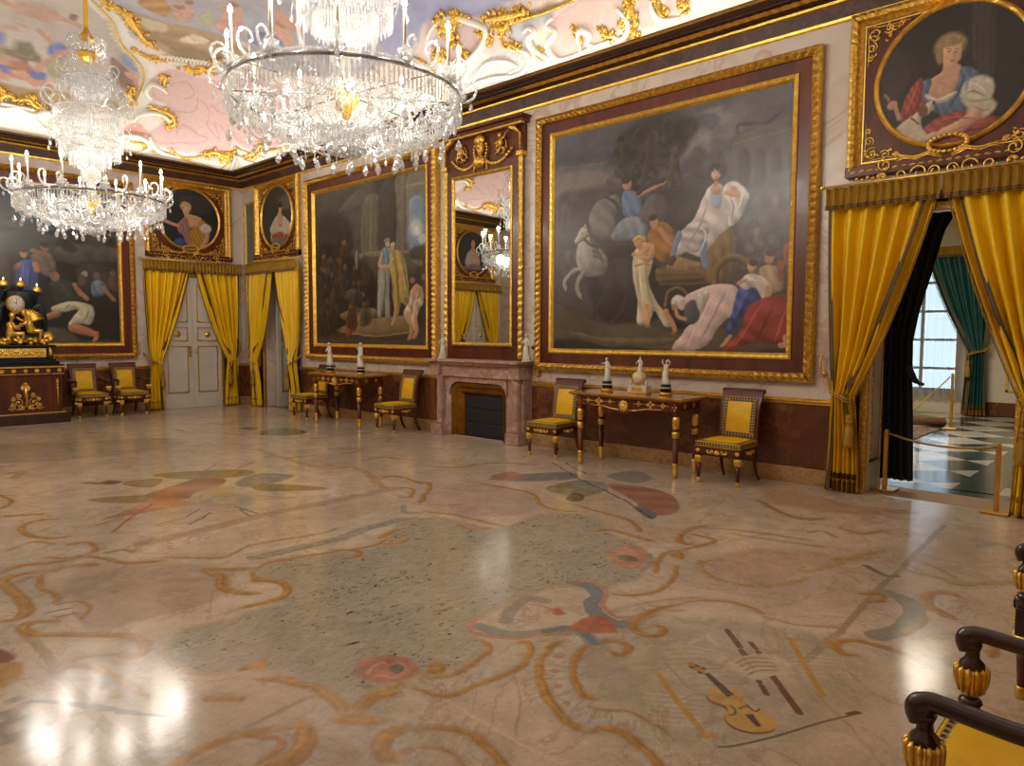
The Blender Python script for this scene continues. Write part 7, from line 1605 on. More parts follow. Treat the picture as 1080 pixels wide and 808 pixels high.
    if arms:
        for sg in (-1, 1):
            x = sg*(wf+.03); yf = -dp+.035; ah = .668
            p = MB(); p.box(x-.032, x+.032, yf-.032, yf+.032, sh-.095, sh+.03, .006, None, 0)
            p.lathe([(.034, sh+.03), (.036, sh+.05), (.024, sh+.06), (.034, sh+.075), (.03, sh+.085), (.018, sh+.095)], 16, T(x, yf, 0), 0)
            p.lathe([(.02, sh+.095), (.034, sh+.11), (.03, sh+.118), (.038, sh+.145), (.041, sh+.17), (.036, sh+.185)], 16, T(x, yf, 0), 1, True)
            for k in range(12):
                a = 2*PI*k/12; c, s_ = math.cos(a), math.sin(a)
                p.tube([(x+.032*c, yf+.032*s_, sh+.11), (x+.041*c, yf+.041*s_, sh+.15), (x+.042*c, yf+.042*s_, sh+.18), (x+.034*c, yf+.034*s_, sh+.19)], [.005, .008, .009, .004], 5, None, 1)
            p.lathe([(.036, sh+.185), (.034, sh+.2), (.02, sh+.215), (.019, ah-.03), (.026, ah-.01)], 14, T(x, yf, 0), 0)
            for k in range(8):
                a = 2*PI*k/8; p.ball((x, yf-.034, sh-.03), .001, 4, None, 1); p.ball((x+.018*math.cos(a), yf-.033, sh-.03+.022*math.sin(a)), .007, 5, None, 1)
            p.ball((x, yf-.034, sh-.03), .01, 6, None, 1); p.lathe([(.036, sh-.135), (.04, sh-.12), (.036, sh-.095)], 12, T(x, yf, 0), 1)
            p.build('arm_post', [M['wood_dark'], M['gold']], r)
            a = MB(); P = smooth_path([(x, yf-.012, ah-.03), (x, yf-.022, ah+.0), (x, yf+.0, ah+.022), (x, yf+.05, ah+.022), (x, yf+.2, ah+.012), (x, .12, ah+.02), (x-sg*.02, back_y(.6)-.01, ah+.03), (x-sg*.045, back_y(.6)+.02, ah+.032)], 5)
            a.tube(P, [.027]*9+[.024]*(len(P)-9), 12); a.ball((x, yf-.005, ah-.005), .029, 10); a.build('armrest', M['wood_dark'], r)
    return r
make_chair('side_chair', 'mahogany side chair with yellow pad, right of the nearer console, nearest the open doorway', (7.29, 3.56, 0), RZ_R)
make_chair('side_chair', 'mahogany side chair with yellow pad, between the fireplace and the nearer console', (7.29, 6.03, 0), RZ_R)
make_chair('side_chair', 'mahogany side chair with yellow pad, between the far console and the fireplace', (7.29, 9.38, 0), RZ_R)
make_chair('side_chair', 'mahogany side chair half hidden by the left end of the far console', (7.24, 11.9, 0), RZ_R)
make_chair('armchair', 'armchair with yellow seat on the far wall, beside the clock cabinet', (4.43, 15.03, 0), 0, True)
make_chair('armchair', 'armchair with yellow seat on the far wall, beside the yellow curtain', (5.15, 15.03, 0), 0, True)
make_chair('armchair', 'large dark armchair with gilt-capped arm posts, nearest in the bottom right corner', (2.255, .205, 0), PI, True)
make_chair('armchair', 'armchair of which only one dark front post shows at the right edge', (4.02, .22, 0), PI, True)
# --- console tables
def make_console(label, cy):
    r = thing('console_table', label, 'table', (7.27, cy, 0), RZ_R); hw, hd = .70, .255; H = .9
    mb = MB(); mb.box(-hw-.09, hw+.09, -hd-.06, hd+.04, H-.03, H, .008); mb.box(-hw-.06, hw+.06, -hd-.03, hd+.02, H-.045, H-.03, .004); mb.build('tabletop', mat('polished_golden_wood', (186, 128, 46), (146, 92, 30), .16, 0, 3, 0, 40, .6, 1, .5, (1, .2, 1)), r)
    mb = MB(); zt, zb = H-.045, H-.175
    front = [(-hw, zt), (hw, zt), (hw, zb+.02), (hw-.1, zb+.02), (.3, zb+.01), (.12, zb-.02), (0, zb-.05), (-.12, zb-.02), (-.3, zb+.01), (-hw+.1, zb+.02), (-hw, zb+.02)]
    mb.prism(front, -hd, -hd+.03); mb.box(-hw, hw, hd-.03, hd, zb+.02, zt)
    for sg in (-1, 1): mb.box(min(sg*hw, sg*(hw-.03)), max(sg*hw, sg*(hw-.03)), -hd, hd, zb+.02, zt)
    ap = mb.build('apron', M['wood'], r)
    g = MB(); y = -hd-.006
    cz = zb+.045
    for k in range(12):
        a = 2*PI*k/12; g.tube([(0, y, cz), (.045*math.cos(a), y-.012, cz+.045*math.sin(a)), (.082*math.cos(a), y, cz+.082*math.sin(a)*1.0)], [.012, .018, .006], 6)
    g.ball((0, y-.012, cz), .032, 10, None, None, (1, .6, 1))
    g.build('gilt_mount', M['gold'], ap)
    for sg in (-1, 1):
        g = MB(); g.tube([(sg*.07, y, zb-.005), (sg*.16, y, zb), (sg*.3, y, zb+.026), (sg*.5, y, zb+.034)], [.012, .009, .007, .004], 6)
        for cx in (.2, .36, .52):
            sc = 1.25 if cx == .36 else .8
            for k in range(4):
                a = PI/2*k; g.ball((sg*cx+.028*sc*math.cos(a), y, zt-.05+.028*sc*math.sin(a)), .016*sc, 6, None, None, (1, .4, 1))
            for k in range(8): a = PI/4*k; g.ball((sg*cx+.02*sc*math.cos(a+.4), y-.003, zt-.05+.02*sc*math.sin(a+.4)), .008*sc, 5)
            g.tube([(sg*(cx-.075), y, zt-.05), (sg*(cx+.075), y, zt-.05)], .0045, 5)
        g.build('gilt_mount', M['gold'], ap); g = MB()
        for cx in (-.1, .1):
            for k in range(4): a = PI/2*k; g.ball((sg*(hw+.006), cx+.022*math.cos(a), zt-.05+.022*math.sin(a)), .014, 6, None, None, (.4, 1, 1))
        g.build('gilt_mount', M['gold'], ap)
    for sx in (-1, 1):
        for sy in (-1, 1):
            L = MB(); x, y = sx*(hw-.035), sy*(hd-.035); zt2 = H-.045
            L.box(x-.038, x+.038, y-.038, y+.038, zb-.0, zt2, .004, None, 0)
            L.lathe([(.034, zb), (.04, zb-.01), (.034, zb-.03)], 14, T(x, y, 0), 0)
            L.lathe([(.032, zb-.03), (.043, zb-.06), (.042, zb-.13), (.034, zb-.16), (.04, zb-.17)], 14, T(x, y, 0), 1, True, lambda a, z: 1+.05*math.cos(8*a))
            L.lathe([(.036, zb-.17), (.043, zb-.185), (.036, zb-.2)], 14, T(x, y, 0), 0); L.lathe([(.04, zb-.2), (.044, zb-.225), (.038, zb-.27), (.033, zb-.275)], 14, T(x, y, 0), 1)
            L.lathe([(.034, zb-.275), (.03, .17), (.03, .165)], 14, T(x, y, 0), 0); L.lathe([(.032, .165), (.035, .155), (.029, .03), (.031, .025), (.02, .012), (.016, 0)], 14, T(x, y, 0), 1)
            for k in range(4): a = PI/2*k; L.ball((x+.02*math.cos(a), y-.038 if sy < 0 else y, zt2-.06+.03*math.sin(a)), .012, 5, None, 1, (1, .5, 1))
            L.build('leg', [M['wood'], M['gold']], r)
    return r
make_console('console table bearing a small clock and two statuettes, under the large chariot painting', 4.73)
make_console('far console table bearing two white statuettes, under the dark columned painting', 10.74)
# --- white statuettes
def figure(mb, h, lean=0, arm_l=(-.2, -.05, .55), arm_r=(.15, -.12, .62), stance=.03, drape=1, arm_up=False):
    """draped standing figure of height h, base at z=0, facing -y; one continuous body"""
    s = h
    P = [(.0, .0), (.17, .0), (.16, .06), (.14, .2), (.132, .34), (.13, .44), (.112, .52), (.098, .6), (.115, .7), (.108, .76), (.06, .805), (.03, .825), (.03, .85)]
    rows = []
    for k, (rr, z) in enumerate(P):
        row = []; n = 18
        cx = lean*z*z*.35+stance*math.sin(z*4)
        for i in range(n):
            a = 2*PI*i/n; f = 1+.1*drape*math.sin(5*a+6*z+k*.3)*(1 if z < .6 else .25)
            row.append(((cx+rr*f*math.cos(a))*s, rr*f*(.72 if z > .5 else .85)*math.sin(a)*s, z*s))
        rows.append(row)
    mb.grid(rows, close=True); hx = lean*.3+stance*math.sin(3.5)
    mb.ball((hx*s, -.012*s, .905*s), .058*s, 10, None, None, (.85, 1, 1.2)); mb.ball((hx*s, .02*s, .925*s), .058*s, 8, None, None, (1, 1, .95)); mb.ball((hx*s, .065*s, .9*s), .03*s, 6); mb.ball((hx*s, -.072*s, .9*s), .012*s, 5)
    for sg, e in ((-1, arm_l), (1, arm_r)):
        sh = Vector((hx*.8+sg*.095, 0, .755)); hd_ = Vector(e); el = (sh+hd_)/2+Vector((sg*.07, .0, -.05 if e[2] < .8 else .02))
        mb.tube([sh*s, el*s, hd_*s], [.036*s, .029*s, .02*s], 8); mb.ball(hd_*s, .026*s, 6, None, None, (.8, .8, 1.2))
        for k in range(4): mb.tube([hd_*s, (hd_+Vector((sg*.012+(k-1.5)*.011, -.02, .028)))*s], .006*s, 4)
    # sash hanging diagonally
    mb.tube([(-.09*s, -.055*s, .72*s), (0, -.085*s, .62*s), (.09*s, -.06*s, .5*s), (.11*s, -.05*s, .25*s)], [.02*s, .026*s, .024*s, .014*s], 7)
def statuette(label, loc, rz, fig, base=None):
    r = thing('statuette', label, 'statuette', loc, rz)
    b = MB(); z = 0
    if base == 'dark':
        b.lathe([(.074, 0), (.076, .03), (.07, .035)], 20, None, 0); b.lathe([(.065, .035), (.063, .075), (.066, .08)], 20, None, 1); b.lathe([(.064, .08), (.066, .09), (.061, .095)], 20, None, 2); b.lathe([(.06, .095), (.058, .125), (.05, .128)], 20, None, 1); z = .128
        b.build('plinth', [M['gold'], M['black'], M['stat']], r)
    else:
        b.lathe([(.07, 0), (.07, .02), (.06, .03)], 16); b.build('plinth', M['stat'], r); z = .03
    f = MB(); fig(f); o = f.build('figure', M['stat'], r); o.location = (0, 0, z)
    return r
H_ = .33
statuette('white draped statuette at the left end of the nearer console', (7.3, 5.18, .9), RZ_R, lambda f: figure(f, .30, -.1, (-.24, -.08, .72), (.12, -.1, .55), .03), 'dark')
statuette('white statuette with raised arms at the right end of the nearer console', (7.3, 4.35, .9), RZ_R, lambda f: figure(f, .29, .05, (-.15, -.03, .96), (.1, -.03, .98), -.03), 'dark')
statuette('white bowed statuette at the left end of the far console', (7.2, 11.17, .9), RZ_R, lambda f: figure(f, .42, -.25, (-.1, -.12, .6), (.1, -.1, .5), .02), 'dark')
statuette('white upright statuette near the middle of the far console', (7.2, 10.23, .9), RZ_R, lambda f: figure(f, .43, -.1, (-.16, -.08, .78), (.1, -.1, .4), -.03), 'dark')
statuette('white statuette on the left end of the mantelpiece', (7.5, 8.47, 1.215), RZ_R, lambda f: figure(f, .36, .1, (-.12, -.1, .55), (.12, -.1, .6), .03))
statuette('white statuette on the right end of the mantelpiece', (7.5, 6.7, 1.215), RZ_R, lambda f: figure(f, .37, -.05, (-.1, -.12, .62), (.12, -.1, .5), -.02))
def dial(mb_d, mb_h, c, r_):
    """clock face looking towards -y: ring of hour strokes and two hands"""
    x, y, z = c
    mb_d.lathe([(0, .006), (r_, .006), (r_, 0)], 28, T(x, y, z) @ Rx(PI/2))
    for k in range(12):
        a = PI/6*k; w = .035*r_
        Mk = T(x, y-.007, z) @ Ry(a); mb_h.box(-w, w, -.001, 0, r_*.7, r_*.92, 0, Mk)
    for a, l in ((math.radians(305), .5), (math.radians(12), .72)): mb_h.box(-.03*r_, .03*r_, -.002, 0, -.1*r_, l*r_, 0, T(x, y-.008, z) @ Ry(a))
def small_clock():
    r = thing('mantel_clock', 'small white and gold clock between the two statuettes on the nearer console', 'clock', (7.3, 4.71, .9), RZ_R)
    b = MB(); b.box(-.13, .13, -.065, .065, 0, .015, .004, None, 1)
    for sg in (-1, 1):
        b.box(sg*.105-.025, sg*.105+.025, -.06, .06, .015, .1, .004, None, 0); b.lathe([(.02, .1), (.014, .12), (.018, .14), (.004, .165)], 10, T(sg*.105, -.02, 0), 0)
    b.box(-.085, .085, -.055, .055, .015, .095, .003, None, 0); b.box(-.07, .07, -.058, -.05, .03, .08, .002, None, 1); b.build('base', [M['stat'], M['gold']], r)
    d = MB(); d.lathe([(.078, .05), (.085, .04), (.085, -.04), (.078, -.05)], 28, T(0, -.005, .18) @ Rx(PI/2), 0)
    d.lathe([(.07, .056), (.08, .052), (.07, .045)], 28, T(0, -.005, .18) @ Rx(PI/2), 1); d.box(-.07, .07, -.045, .045, .095, .13, .004, None, 0); d.build('drum', [M['stat'], M['gold']], r)
    f = MB(); h = MB(); dial(f, h, (0, -.058, .18), .06); fo = f.build('dial', M['stat'], r); h.build('hands', M['gold'], fo)
    g = MB(); figure(g, .19, .1, (-.2, -.1, .5), (.2, -.08, .45)); o = g.build('seated_figure', M['stat'], r); o.location = (.0, 0, .255)
    return r
small_clock()
# --- cabinet with gilt mounts, the large gilt clock on it and a dark candelabrum behind
def make_cabinet():
    r = thing('cabinet', 'mahogany cabinet with gilt arabesque mount, carrying the gilded clock at the left edge', 'cabinet', (3.32, 14.98, 0), 0)
    hw, hd = .55, .38
    b = MB(); b.box(-hw-.1, hw+.1, -hd-.1, hd+.1, 0, .17, .01); b.box(-hw-.05, hw+.05, -hd-.05, hd+.05, .17, .19, .008, None, 1); b.build('plinth', [M['wood_dark'], M['gold']], r)
    b = MB(); b.box(-hw, hw, -hd, hd, .19, .86, .004)
    for sg in (-1, 1): b.box(sg*(hw-.07)-.07, sg*(hw-.07)+.07, -hd-.025, -hd, .19, .86, .004)
    body = b.build('body', M['wood'], r)
    g = MB(); y = -hd-.008
    for k in range(9):
        a = PI*(.06+.11*k); g.tube([(0, y, .55), (.05*math.cos(a), y-.006, .6+.05*math.sin(a)), (.085*math.cos(a), y, .62+.11*math.sin(a))], [.008, .014, .005], 6)
    g.tube([(0, y, .3), (.012, y-.008, .42), (0, y-.01, .52), (0, y, .66)], [.02, .012, .03, .02], 8); g.ball((0, y-.01, .7), .03, 8)
    for sg in (-1, 1):
        for (cx, cz, r0, t) in ((.11, .38, .07, 1.4), (.1, .5, .045, -1.4), (.2, .33, .05, 1.5), (.06, .3, .05, -1.3), (.19, .44, .04, 1.2)):
            g.tube(scroll_pts(sg*cx, cz, r0, .012, PI*.6, sg*t, y, 20), .008, 6); g.ball((sg*cx, y-.004, cz), .018, 6)
        for k in range(8): g.ball((sg*(.04+.03*k), y, .27+.012*math.sin(k*2)), .014, 5)
        x = sg*(hw-.07); yy = -hd-.03
        for k in range(7): g.ball((x, yy, .72-.055*k), .024-.0022*k, 7, None, None, (1, .5, 1.3))
        g.tube([(x, yy, .74), (x, yy, .3)], .006, 5); g.ball((x, yy, .76), .02, 7)
    g.build('gilt_mount', M['gold'], body)
    b = MB(); b.box(-hw-.04, hw+.04, -hd-.05, hd, .88, .98, .005, None, 0); b.box(-hw-.07, hw+.07, -hd-.08, hd+.02, .98, 1.005, .006, None, 1); b.box(-hw-.04, hw+.04, -hd-.045, hd, .86, .88, .006, None, 1)
    for k in range(7):
        cx = (k-3)*.17
        for j in range(8): a = PI/4*j; b.ball((cx+.026*math.cos(a), -hd-.053, .93+.026*math.sin(a)), .013, 5, None, 1, (1, .5, 1))
        b.ball((cx, -hd-.055, .93), .018, 6, None, 1, (1, .5, 1))
    b.box(-hw-.05, hw+.05, -hd-.06, hd+.01, 1.005, 1.03, .004, None, 2)
    b.build('frieze', [M['wood'], M['gold'], M['black']], r)
make_cabinet()
def gold_figure(g, pelvis, chest, head, hands, feet, s=1.0):
    """nude seated or leaning gilt figure from joint positions: one skin of tapering tubes fused at the joints"""
    V_ = Vector; p, c, h = V_(pelvis), V_(chest), V_(head)
    g.tube([p-V_((0, 0, .03*s)), p, (p+c)/2, c, c+(h-c)*.35], [.05*s, .062*s, .052*s, .06*s, .028*s], 10); g.tube([c+(h-c)*.25, h], [.024*s, .02*s], 7)
    g.ball(h, .042*s, 10, None, None, (.85, .95, 1.15)); g.ball(h+V_((0, .01, .015))*s, .042*s, 8)
    d = (c-p).cross(V_((0, 1, 0))); d = d.normalized() if d.length > 1e-4 else V_((1, 0, 0))
    for i, hd_ in enumerate(hands):
        hd_ = V_(hd_); sgn = 1 if i else -1; sh = c+V_((0, sgn*.045, .01))*s; el = (sh+hd_)/2+V_((0, sgn*.02, -.03))*s
        g.tube([sh, el, hd_], [.026*s, .021*s, .014*s], 8); g.ball(hd_, .018*s, 6)
    for i, ft in enumerate(feet):
        ft = V_(ft); sgn = 1 if i else -1; hp = p+V_((0, sgn*.03, 0))*s; kn = (hp+ft)/2+V_((.07 if ft.x > p.x else -.07, 0, .06))*s
        g.tube([hp, kn, ft], [.042*s, .03*s, .017*s], 9); g.tube([ft, ft+V_((.05 if ft.x > p.x else -.05, 0, -.01))*s], [.016*s, .01*s], 6)
def make_gilt_clock():
    r = thing('mantel_clock', 'large gilded figure clock with round white dial, standing on the cabinet at the left edge', 'clock', (3.33, 14.9, 1.03), 0); r.scale = (1.06, 1, 1.14)
    b = MB(); b.box(-.52, .52, -.2, .2, 0, .05, .008, None, 0); b.box(-.48, .48, -.17, .17, .05, .085, .006, None, 0); b.box(-.44, .44, -.15, .15, .085, .27, .004, None, 0); b.box(-.48, .48, -.18, .18, .27, .3, .008, None, 0)
    b.box(-.34, .34, -.156, -.14, .11, .25, .002, None, 1)
    for k in range(22): b.ball((-.3+.6*k/21, -.158, .18+.03*math.sin(k*1.9)), .022, 6, None, 1, (1, .35, 1))
    for sg in (-1, 1): b.tube([(sg*.39, -.155, .1), (sg*.4, -.17, .18), (sg*.39, -.155, .26)], [.02, .03, .02], 7, None, 1)
    b.build('base', [M['black'], M['gold']], r)
    g = MB(); rnd = random.Random(4)
    for k in range(60):
        x = -.4+.8*rnd.random(); g.ball((x, -.1+.2*rnd.random(), .32+.07*rnd.random()*(1.3-abs(x)*2)), .045, 7, None, None, (1.2, 1, .8), Matrix.Rotation(rnd.random()*3, 3, 'Y'))
    for k in range(9): a = PI*k/8; g.tube([(-.36, 0, .34), (-.42+.07*math.cos(a), -.02, .4+.08*math.sin(a)), (-.42+.13*math.cos(a), 0, .42+.13*math.sin(a))], [.02, .02, .006], 6)
    for k in range(7): a = PI*k/8; g.tube([(.36, 0, .34), (.4+.05*math.cos(a), -.02, .38+.06*math.sin(a)), (.41+.09*math.cos(a), 0, .42+.1*math.sin(a))], [.02, .02, .006], 6)
    g.build('rocky_mount', M['gold'], r)
    f = MB(); gold_figure(f, (-.13, -.04, .46), (-.12, -.05, .62), (-.1, -.06, .74), [(-.02, -.1, .55), (.04, -.06, .6)], [(.04, -.1, .36), (.08, -.03, .36)], 1.15); f.build('seated_figure', M['gold'], r)
    f = MB(); gold_figure(f, (.17, -.04, .52), (.11, -.05, .68), (.06, -.06, .8), [(.0, -.1, .62), (-.03, -.05, .72)], [(.26, -.08, .36), (.3, -.02, .38)], 1.15)
    wg = f.build('leaning_figure', M['gold'], r)
    w = MB()
    for k in range(9):
        a = math.radians(20+k*11); w.tube([(.15, .02, .66), (.15+.13*math.cos(a), .05, .66+.14*math.sin(a)), (.15+.24*math.cos(a), .04, .64+.22*math.sin(a))], [.02, .03, .008], 6)
    w.build('wing', M['gold'], wg)
    d = MB(); c = (-.045, -.02, .93); d.lathe([(.11, .07), (.13, .055), (.13, -.06), (.11, -.07)], 32, T(*c) @ Rx(PI/2)); d.tube([(-.05, 0, .78), (-.045, 0, .84)], [.07, .05], 12); d.build('drum', M['gold'], r)
    f = MB(); h = MB(); dial(f, h, (c[0], c[1]-.07, c[2]), .11); fo = f.build('dial', M['stat'], r); h.build('hands', M['black'], fo)
make_gilt_clock()
def make_candelabrum():
    r = thing('candelabrum', 'dark bronze candelabrum with three gilt lamps, behind the gilded clock', 'candelabrum', (3.46, 15.26, 1.03), 0); r.scale = (.95, .42, 1.1)
    b = MB(); b.lathe([(.13, 0), (.13, .04), (.07, .07), (.05, .2), (.07, .5), (.05, .62), (.12, .72), (.2, .86), (.26, 1.04), (.27, 1.16), (.22, 1.2), (.05, 1.2)], 28, None, None, True, lambda a, z: 1+.07*math.sin(9*a+5*z) if z > .5 else 1)
    for sg in (-1, 1): b.tube([(sg*.1, -.05, .85), (sg*.3, -.1, .95), (sg*.36, -.08, .72), (sg*.38, -.06, .5)], [.07, .08, .06, .02], 9)
    b.build('body', M['bronze'], r)
    for x, z in ((-.27, 1.3), (0, 1.3), (.26, 1.22)):
        l = MB(); l.tube([(x*.6, 0, 1.12), (x, -.02, z-.1)], .022, 8, None, 0); l.lathe([(.02, 0), (.05, .03), (.055, .05), (.03, .055)], 16, T(x, -.02, z-.1), 0)
        l.lathe([(.075, .06), (.08, .08), (.06, .12), (.03, .15), (.012, .155)], 16, T(x, -.02, z-.1), 1, True, lambda a, zz: 1+.06*math.cos(8*a)); lo = l.build('lamp', [M['bronze'], M['gold']], r)
        f = MB(); f.lathe([(.004, .155), (.012, .17), (.003, .2)], 8, T(x, -.02, z-.1)); f.build('flame', M['lampglow'], lo)
M['lampglow'] = emit('small_lamp_glow', (1, .72, .34), 4)
make_candelabrum()
# ================================================================== CHANDELIERS
def octa(mb, c, r, h=None, M_=None):
    x, y, z = c; h = h or r
    mb.add([(x+r, y, z), (x, y+r, z), (x-r, y, z), (x, y-r, z), (x, y, z+h), (x, y, z-h)], [(0, 1, 4), (1, 2, 4), (2, 3, 4), (3, 0, 4), (1, 0, 5), (2, 1, 5), (3, 2, 5), (0, 3, 5)], M_, None, False)
def prism_bar(mb, x, y, z, a, ln, w=.0095):
    c, s = math.cos(a), math.sin(a)
    def p(u, v, zz): return (x+c*v-s*u, y+s*v+c*u, zz)
    mb.add([p(-w, 0, z), p(w, 0, z), p(0, w, z), p(-w, 0, z-ln), p(w, 0, z-ln), p(0, w, z-ln), p(0, .3*w, z-ln-.018)], [(0, 1, 2), (0, 3, 4, 1), (1, 4, 5, 2), (2, 5, 3, 0), (3, 6, 4), (4, 6, 5), (5, 6, 3)], None, None, False)
def pear_drop(mb, x, y, z, s=1.0):
    """faceted pear-shaped drop hanging from z"""
    octa(mb, (x, y, z-.012*s), .008*s)
    mb.lathe([(0, -.028*s), (.009*s, -.04*s), (.019*s, -.068*s), (.021*s, -.082*s), (.012*s, -.1*s), (0, -.112*s)], 8, T(x, y, z), None, False)
def bead_line(mb, pts, r=.009, gap=1.9):
    P = [Vector(p) for p in pts]; acc = 0
    for a, b in zip(P, P[1:]):
        L = (b-a).length
        while acc < L:
            octa(mb, a+(b-a)*(acc/L), r); acc += r*gap
        acc -= L
def swag(a, b, dip, n=12):
    a, b = Vector(a), Vector(b)
    return [a.lerp(b, k/n)-Vector((0, 0, dip*4*(k/n)*(1-k/n))) for k in range(n+1)]
def pol(r, a, z): return (r*math.cos(a), r*math.sin(a), z)
def glass_curl(mb, a, r0, z0, s, M_=None):
    """C-scroll of glass springing outwards from radius r0"""
    pts = [(0, 0), (.05, .01), (.1, .05), (.115, .11), (.08, .155), (.035, .15), (.02, .115), (.04, .09)]
    P = smooth_path([(r0+u*s, z0+v*s) for u, v in pts], 4)
    mb.tube([pol(r, a, z) for r, z in P], list(np.linspace(.013*s**.5, .007*s**.5, len(P))), 6, M_)
def make_chandelier(label, loc, top):
    r = thing('chandelier', label, 'chandelier', loc, .13, None); X = M['crystal']; rnd = random.Random(11)
    R = .9
    mb = MB(); h = top-loc[2]
    mb.tube([(0, 0, 2.2), (0, 0, h)], .028, 12); mb.lathe([(.02, 2.3), (.04, 2.24), (.085, 2.18), (.09, 2.14), (.03, 2.12)], 16); mb.lathe([(.02, h-.12), (.1, h-.06), (.13, h)], 16)
    mb.build('hanging_rod', mat('yellow_rod_cover', (214, 160, 20), (188, 134, 12), .5), r)
    # stem of glass bulbs
    mb = MB()
    mb.lathe([(.03, .02), (.06, .1), (.05, .2), (.06, .24), (.115, .28), (.128, .34), (.115, .41), (.05, .46), (.03, .5), (.035, .8), (.06, .86), (.03, .95), (.03, 1.4), (.06, 1.45), (.03, 1.55), (.025, 1.8), (.05, 1.86), (.03, 1.95), (.03, 2.15)], 14, None, None, False)
    mb.build('glass_stem', X, r)
    mb = MB(); fl = lambda a, z: 1+.05*math.cos(12*a)
    mb.lathe([(.02, -.16), (.05, -.12), (.085, -.03), (.1, .02), (.115, .03), (.11, .05), (.09, .05), (.03, .02)], 48, None, None, True, fl); mb.build('gilt_cup', M['gold'], r)
    mb = MB(); mb.lathe([(.02, 1.84), (.07, 1.86), (.11, 1.92), (.12, 1.97), (.1, 1.97), (.03, 1.92)], 48, None, None, True, fl); mb.build('gilt_cup', M['gold'], r)
    # main ring
    mb = MB(); mb.lathe([(R-.004, .0), (R+.006, .0), (R+.008, .012), (R+.006, .024), (R-.004, .024), (R-.006, .012), (R-.004, 0)], 96)
    for k in range(8): a = PI/4*k; mb.tube([pol(.06, a, .03), pol(R, a, .012)], .006, 6)
    mb.build('ring', mat('silvered_metal', (150, 146, 138), (120, 114, 106), .25, 1), r)
    mb = MB(); bead_line(mb, [pol(R+.012, 2*PI*k/96, .045) for k in range(97)], .014, 1.7); bead_line(mb, [pol(R+.01, 2*PI*k/96, -.005) for k in range(97)], .011, 2.2); mb.build('bead_band', X, r, 'stuff', False)
    # long prisms hanging all round the ring: those towards the camera one by one
    NP = 156; face = math.atan2(-loc[1], -loc[0])-.13
    order = sorted(range(NP), key=lambda k: abs((2*PI*k/NP-face+PI) % (2*PI)-PI))
    proto = None; rest = MB()
    for i, k in enumerate(order):
        a = 2*PI*k/NP
        if i < 100:
            if proto is None:
                q = MB(); prism_bar(q, 0, 0, 0, 0, .125); proto = q.build('prism', X, r, None, False); o = proto
            else: o = proto.copy(); COL.objects.link(o); o.parent = r
            o.location = pol(R+.004, a, -.015); o.rotation_euler = (0, 0, a)
        else: prism_bar(rest, R*math.cos(a), R*math.sin(a), -.015, a, .125)
    rest.build('prism_fringe', X, r, 'stuff', False)
    # candle arms: drip pan with drops, a glass curl, the candle and its bulb
    NC = 12; pts = []
    cm = MB(); cm.lathe([(.012, 0), (.013, .25), (.008, .256)], 10); fm = MB(); fm.lathe([(.006, 0), (.016, .014), (.017, .026), (.01, .05), (.001, .066)], 10)
    am = MB()
    am.lathe([(.02, -.03), (.03, 0), (.022, .03), (.014, .06), (.024, .075), (.05, .085), (.055, .095), (.018, .1), (.02, .13), (.014, .15)], 10, None, None, False)
    for k in range(10): a = 2*PI*k/10; pear_drop(am, .05*math.cos(a), .05*math.sin(a), .085, .6)
    for k in range(6): a = 2*PI*k/6; am.tube([(.015*math.cos(a), .015*math.sin(a), .01), (.06*math.cos(a), .06*math.sin(a), .06), (.075*math.cos(a), .075*math.sin(a), .03)], [.006, .007, .003], 5)
    glass_curl(am, 0, .02, .0, 1.05); pear_drop(am, .1, 0, .02, .8); octa(am, (.1, 0, .03), .01)
    cu = MB(); glass_curl(cu, 0, 0, .02, 1.25); bead_line(cu, [(.05, 0, .13), (.05, 0, .0)], .009); pear_drop(cu, .05, 0, .0, .7)
    A0 = C0_ = None
    for k in range(NC):
        a = 2*PI*(k+.5)/NC
        if A0 is None: A0 = am.build('candle_arm', X, r, None, False); o = A0
        else: o = A0.copy(); COL.objects.link(o); o.parent = r
        o.location = pol(R-.01, a, .02); o.rotation_euler = (0, 0, a)
        if C0_ is None:
            C0_ = cm.build('candle', mat('candle_wax', (236, 226, 206), None, .5), r); F0 = fm.build('flame', M['flame'], C0_); F0.location = (0, 0, .256); o = C0_
        else:
            o = C0_.copy(); COL.objects.link(o); o.parent = r; f = F0.copy(); COL.objects.link(f); f.parent = o
        o.location = pol(R-.01, a, .15)
        l = bpy.data.lights.new('candle_light', 'POINT'); l.energy = CANDLE_W; l.color = WARM; l.shadow_soft_size = .03
        lo = bpy.data.objects.new('candle_light', l); COL.objects.link(lo); lo.parent = r; lo.location = pol(R-.01, a, .49)
    K0 = None
    for k in range(NC):
        a = 2*PI*k/NC
        if K0 is None: K0 = cu.build('scroll_arm', X, r, None, False); o = K0
        else: o = K0.copy(); COL.objects.link(o); o.parent = r
        o.location = pol(R-.08, a, .02); o.rotation_euler = (0, 0, a)
    # garlands of beads looped under the ring, pear drops where they meet
    for k in range(NC):
        a, b = 2*PI*k/NC, 2*PI*(k+1)/NC; g = MB()
        bead_line(g, swag(pol(R-.01, a, -.03), pol(R-.01, b, -.03), .2, 14), .0135, 1.7); bead_line(g, swag(pol(R-.03, a, -.03), pol(R-.03, b, -.03), .13, 14), .011, 1.8)
        g.build('bead_garland', X, r, None, False)
    D0 = None; dm = MB(); pear_drop(dm, 0, 0, 0, 1.25)
    spots = [(R-.01, 2*PI*(k+.5)/NC, -.235) for k in range(NC)]+[(R-.1, 2*PI*k/NC, -.2) for k in range(NC)]+[(.62, 2*PI*(k+.3)/14, -.33) for k in range(14)]+[(.42, 2*PI*(k+.3)/10, -.37) for k in range(10)]
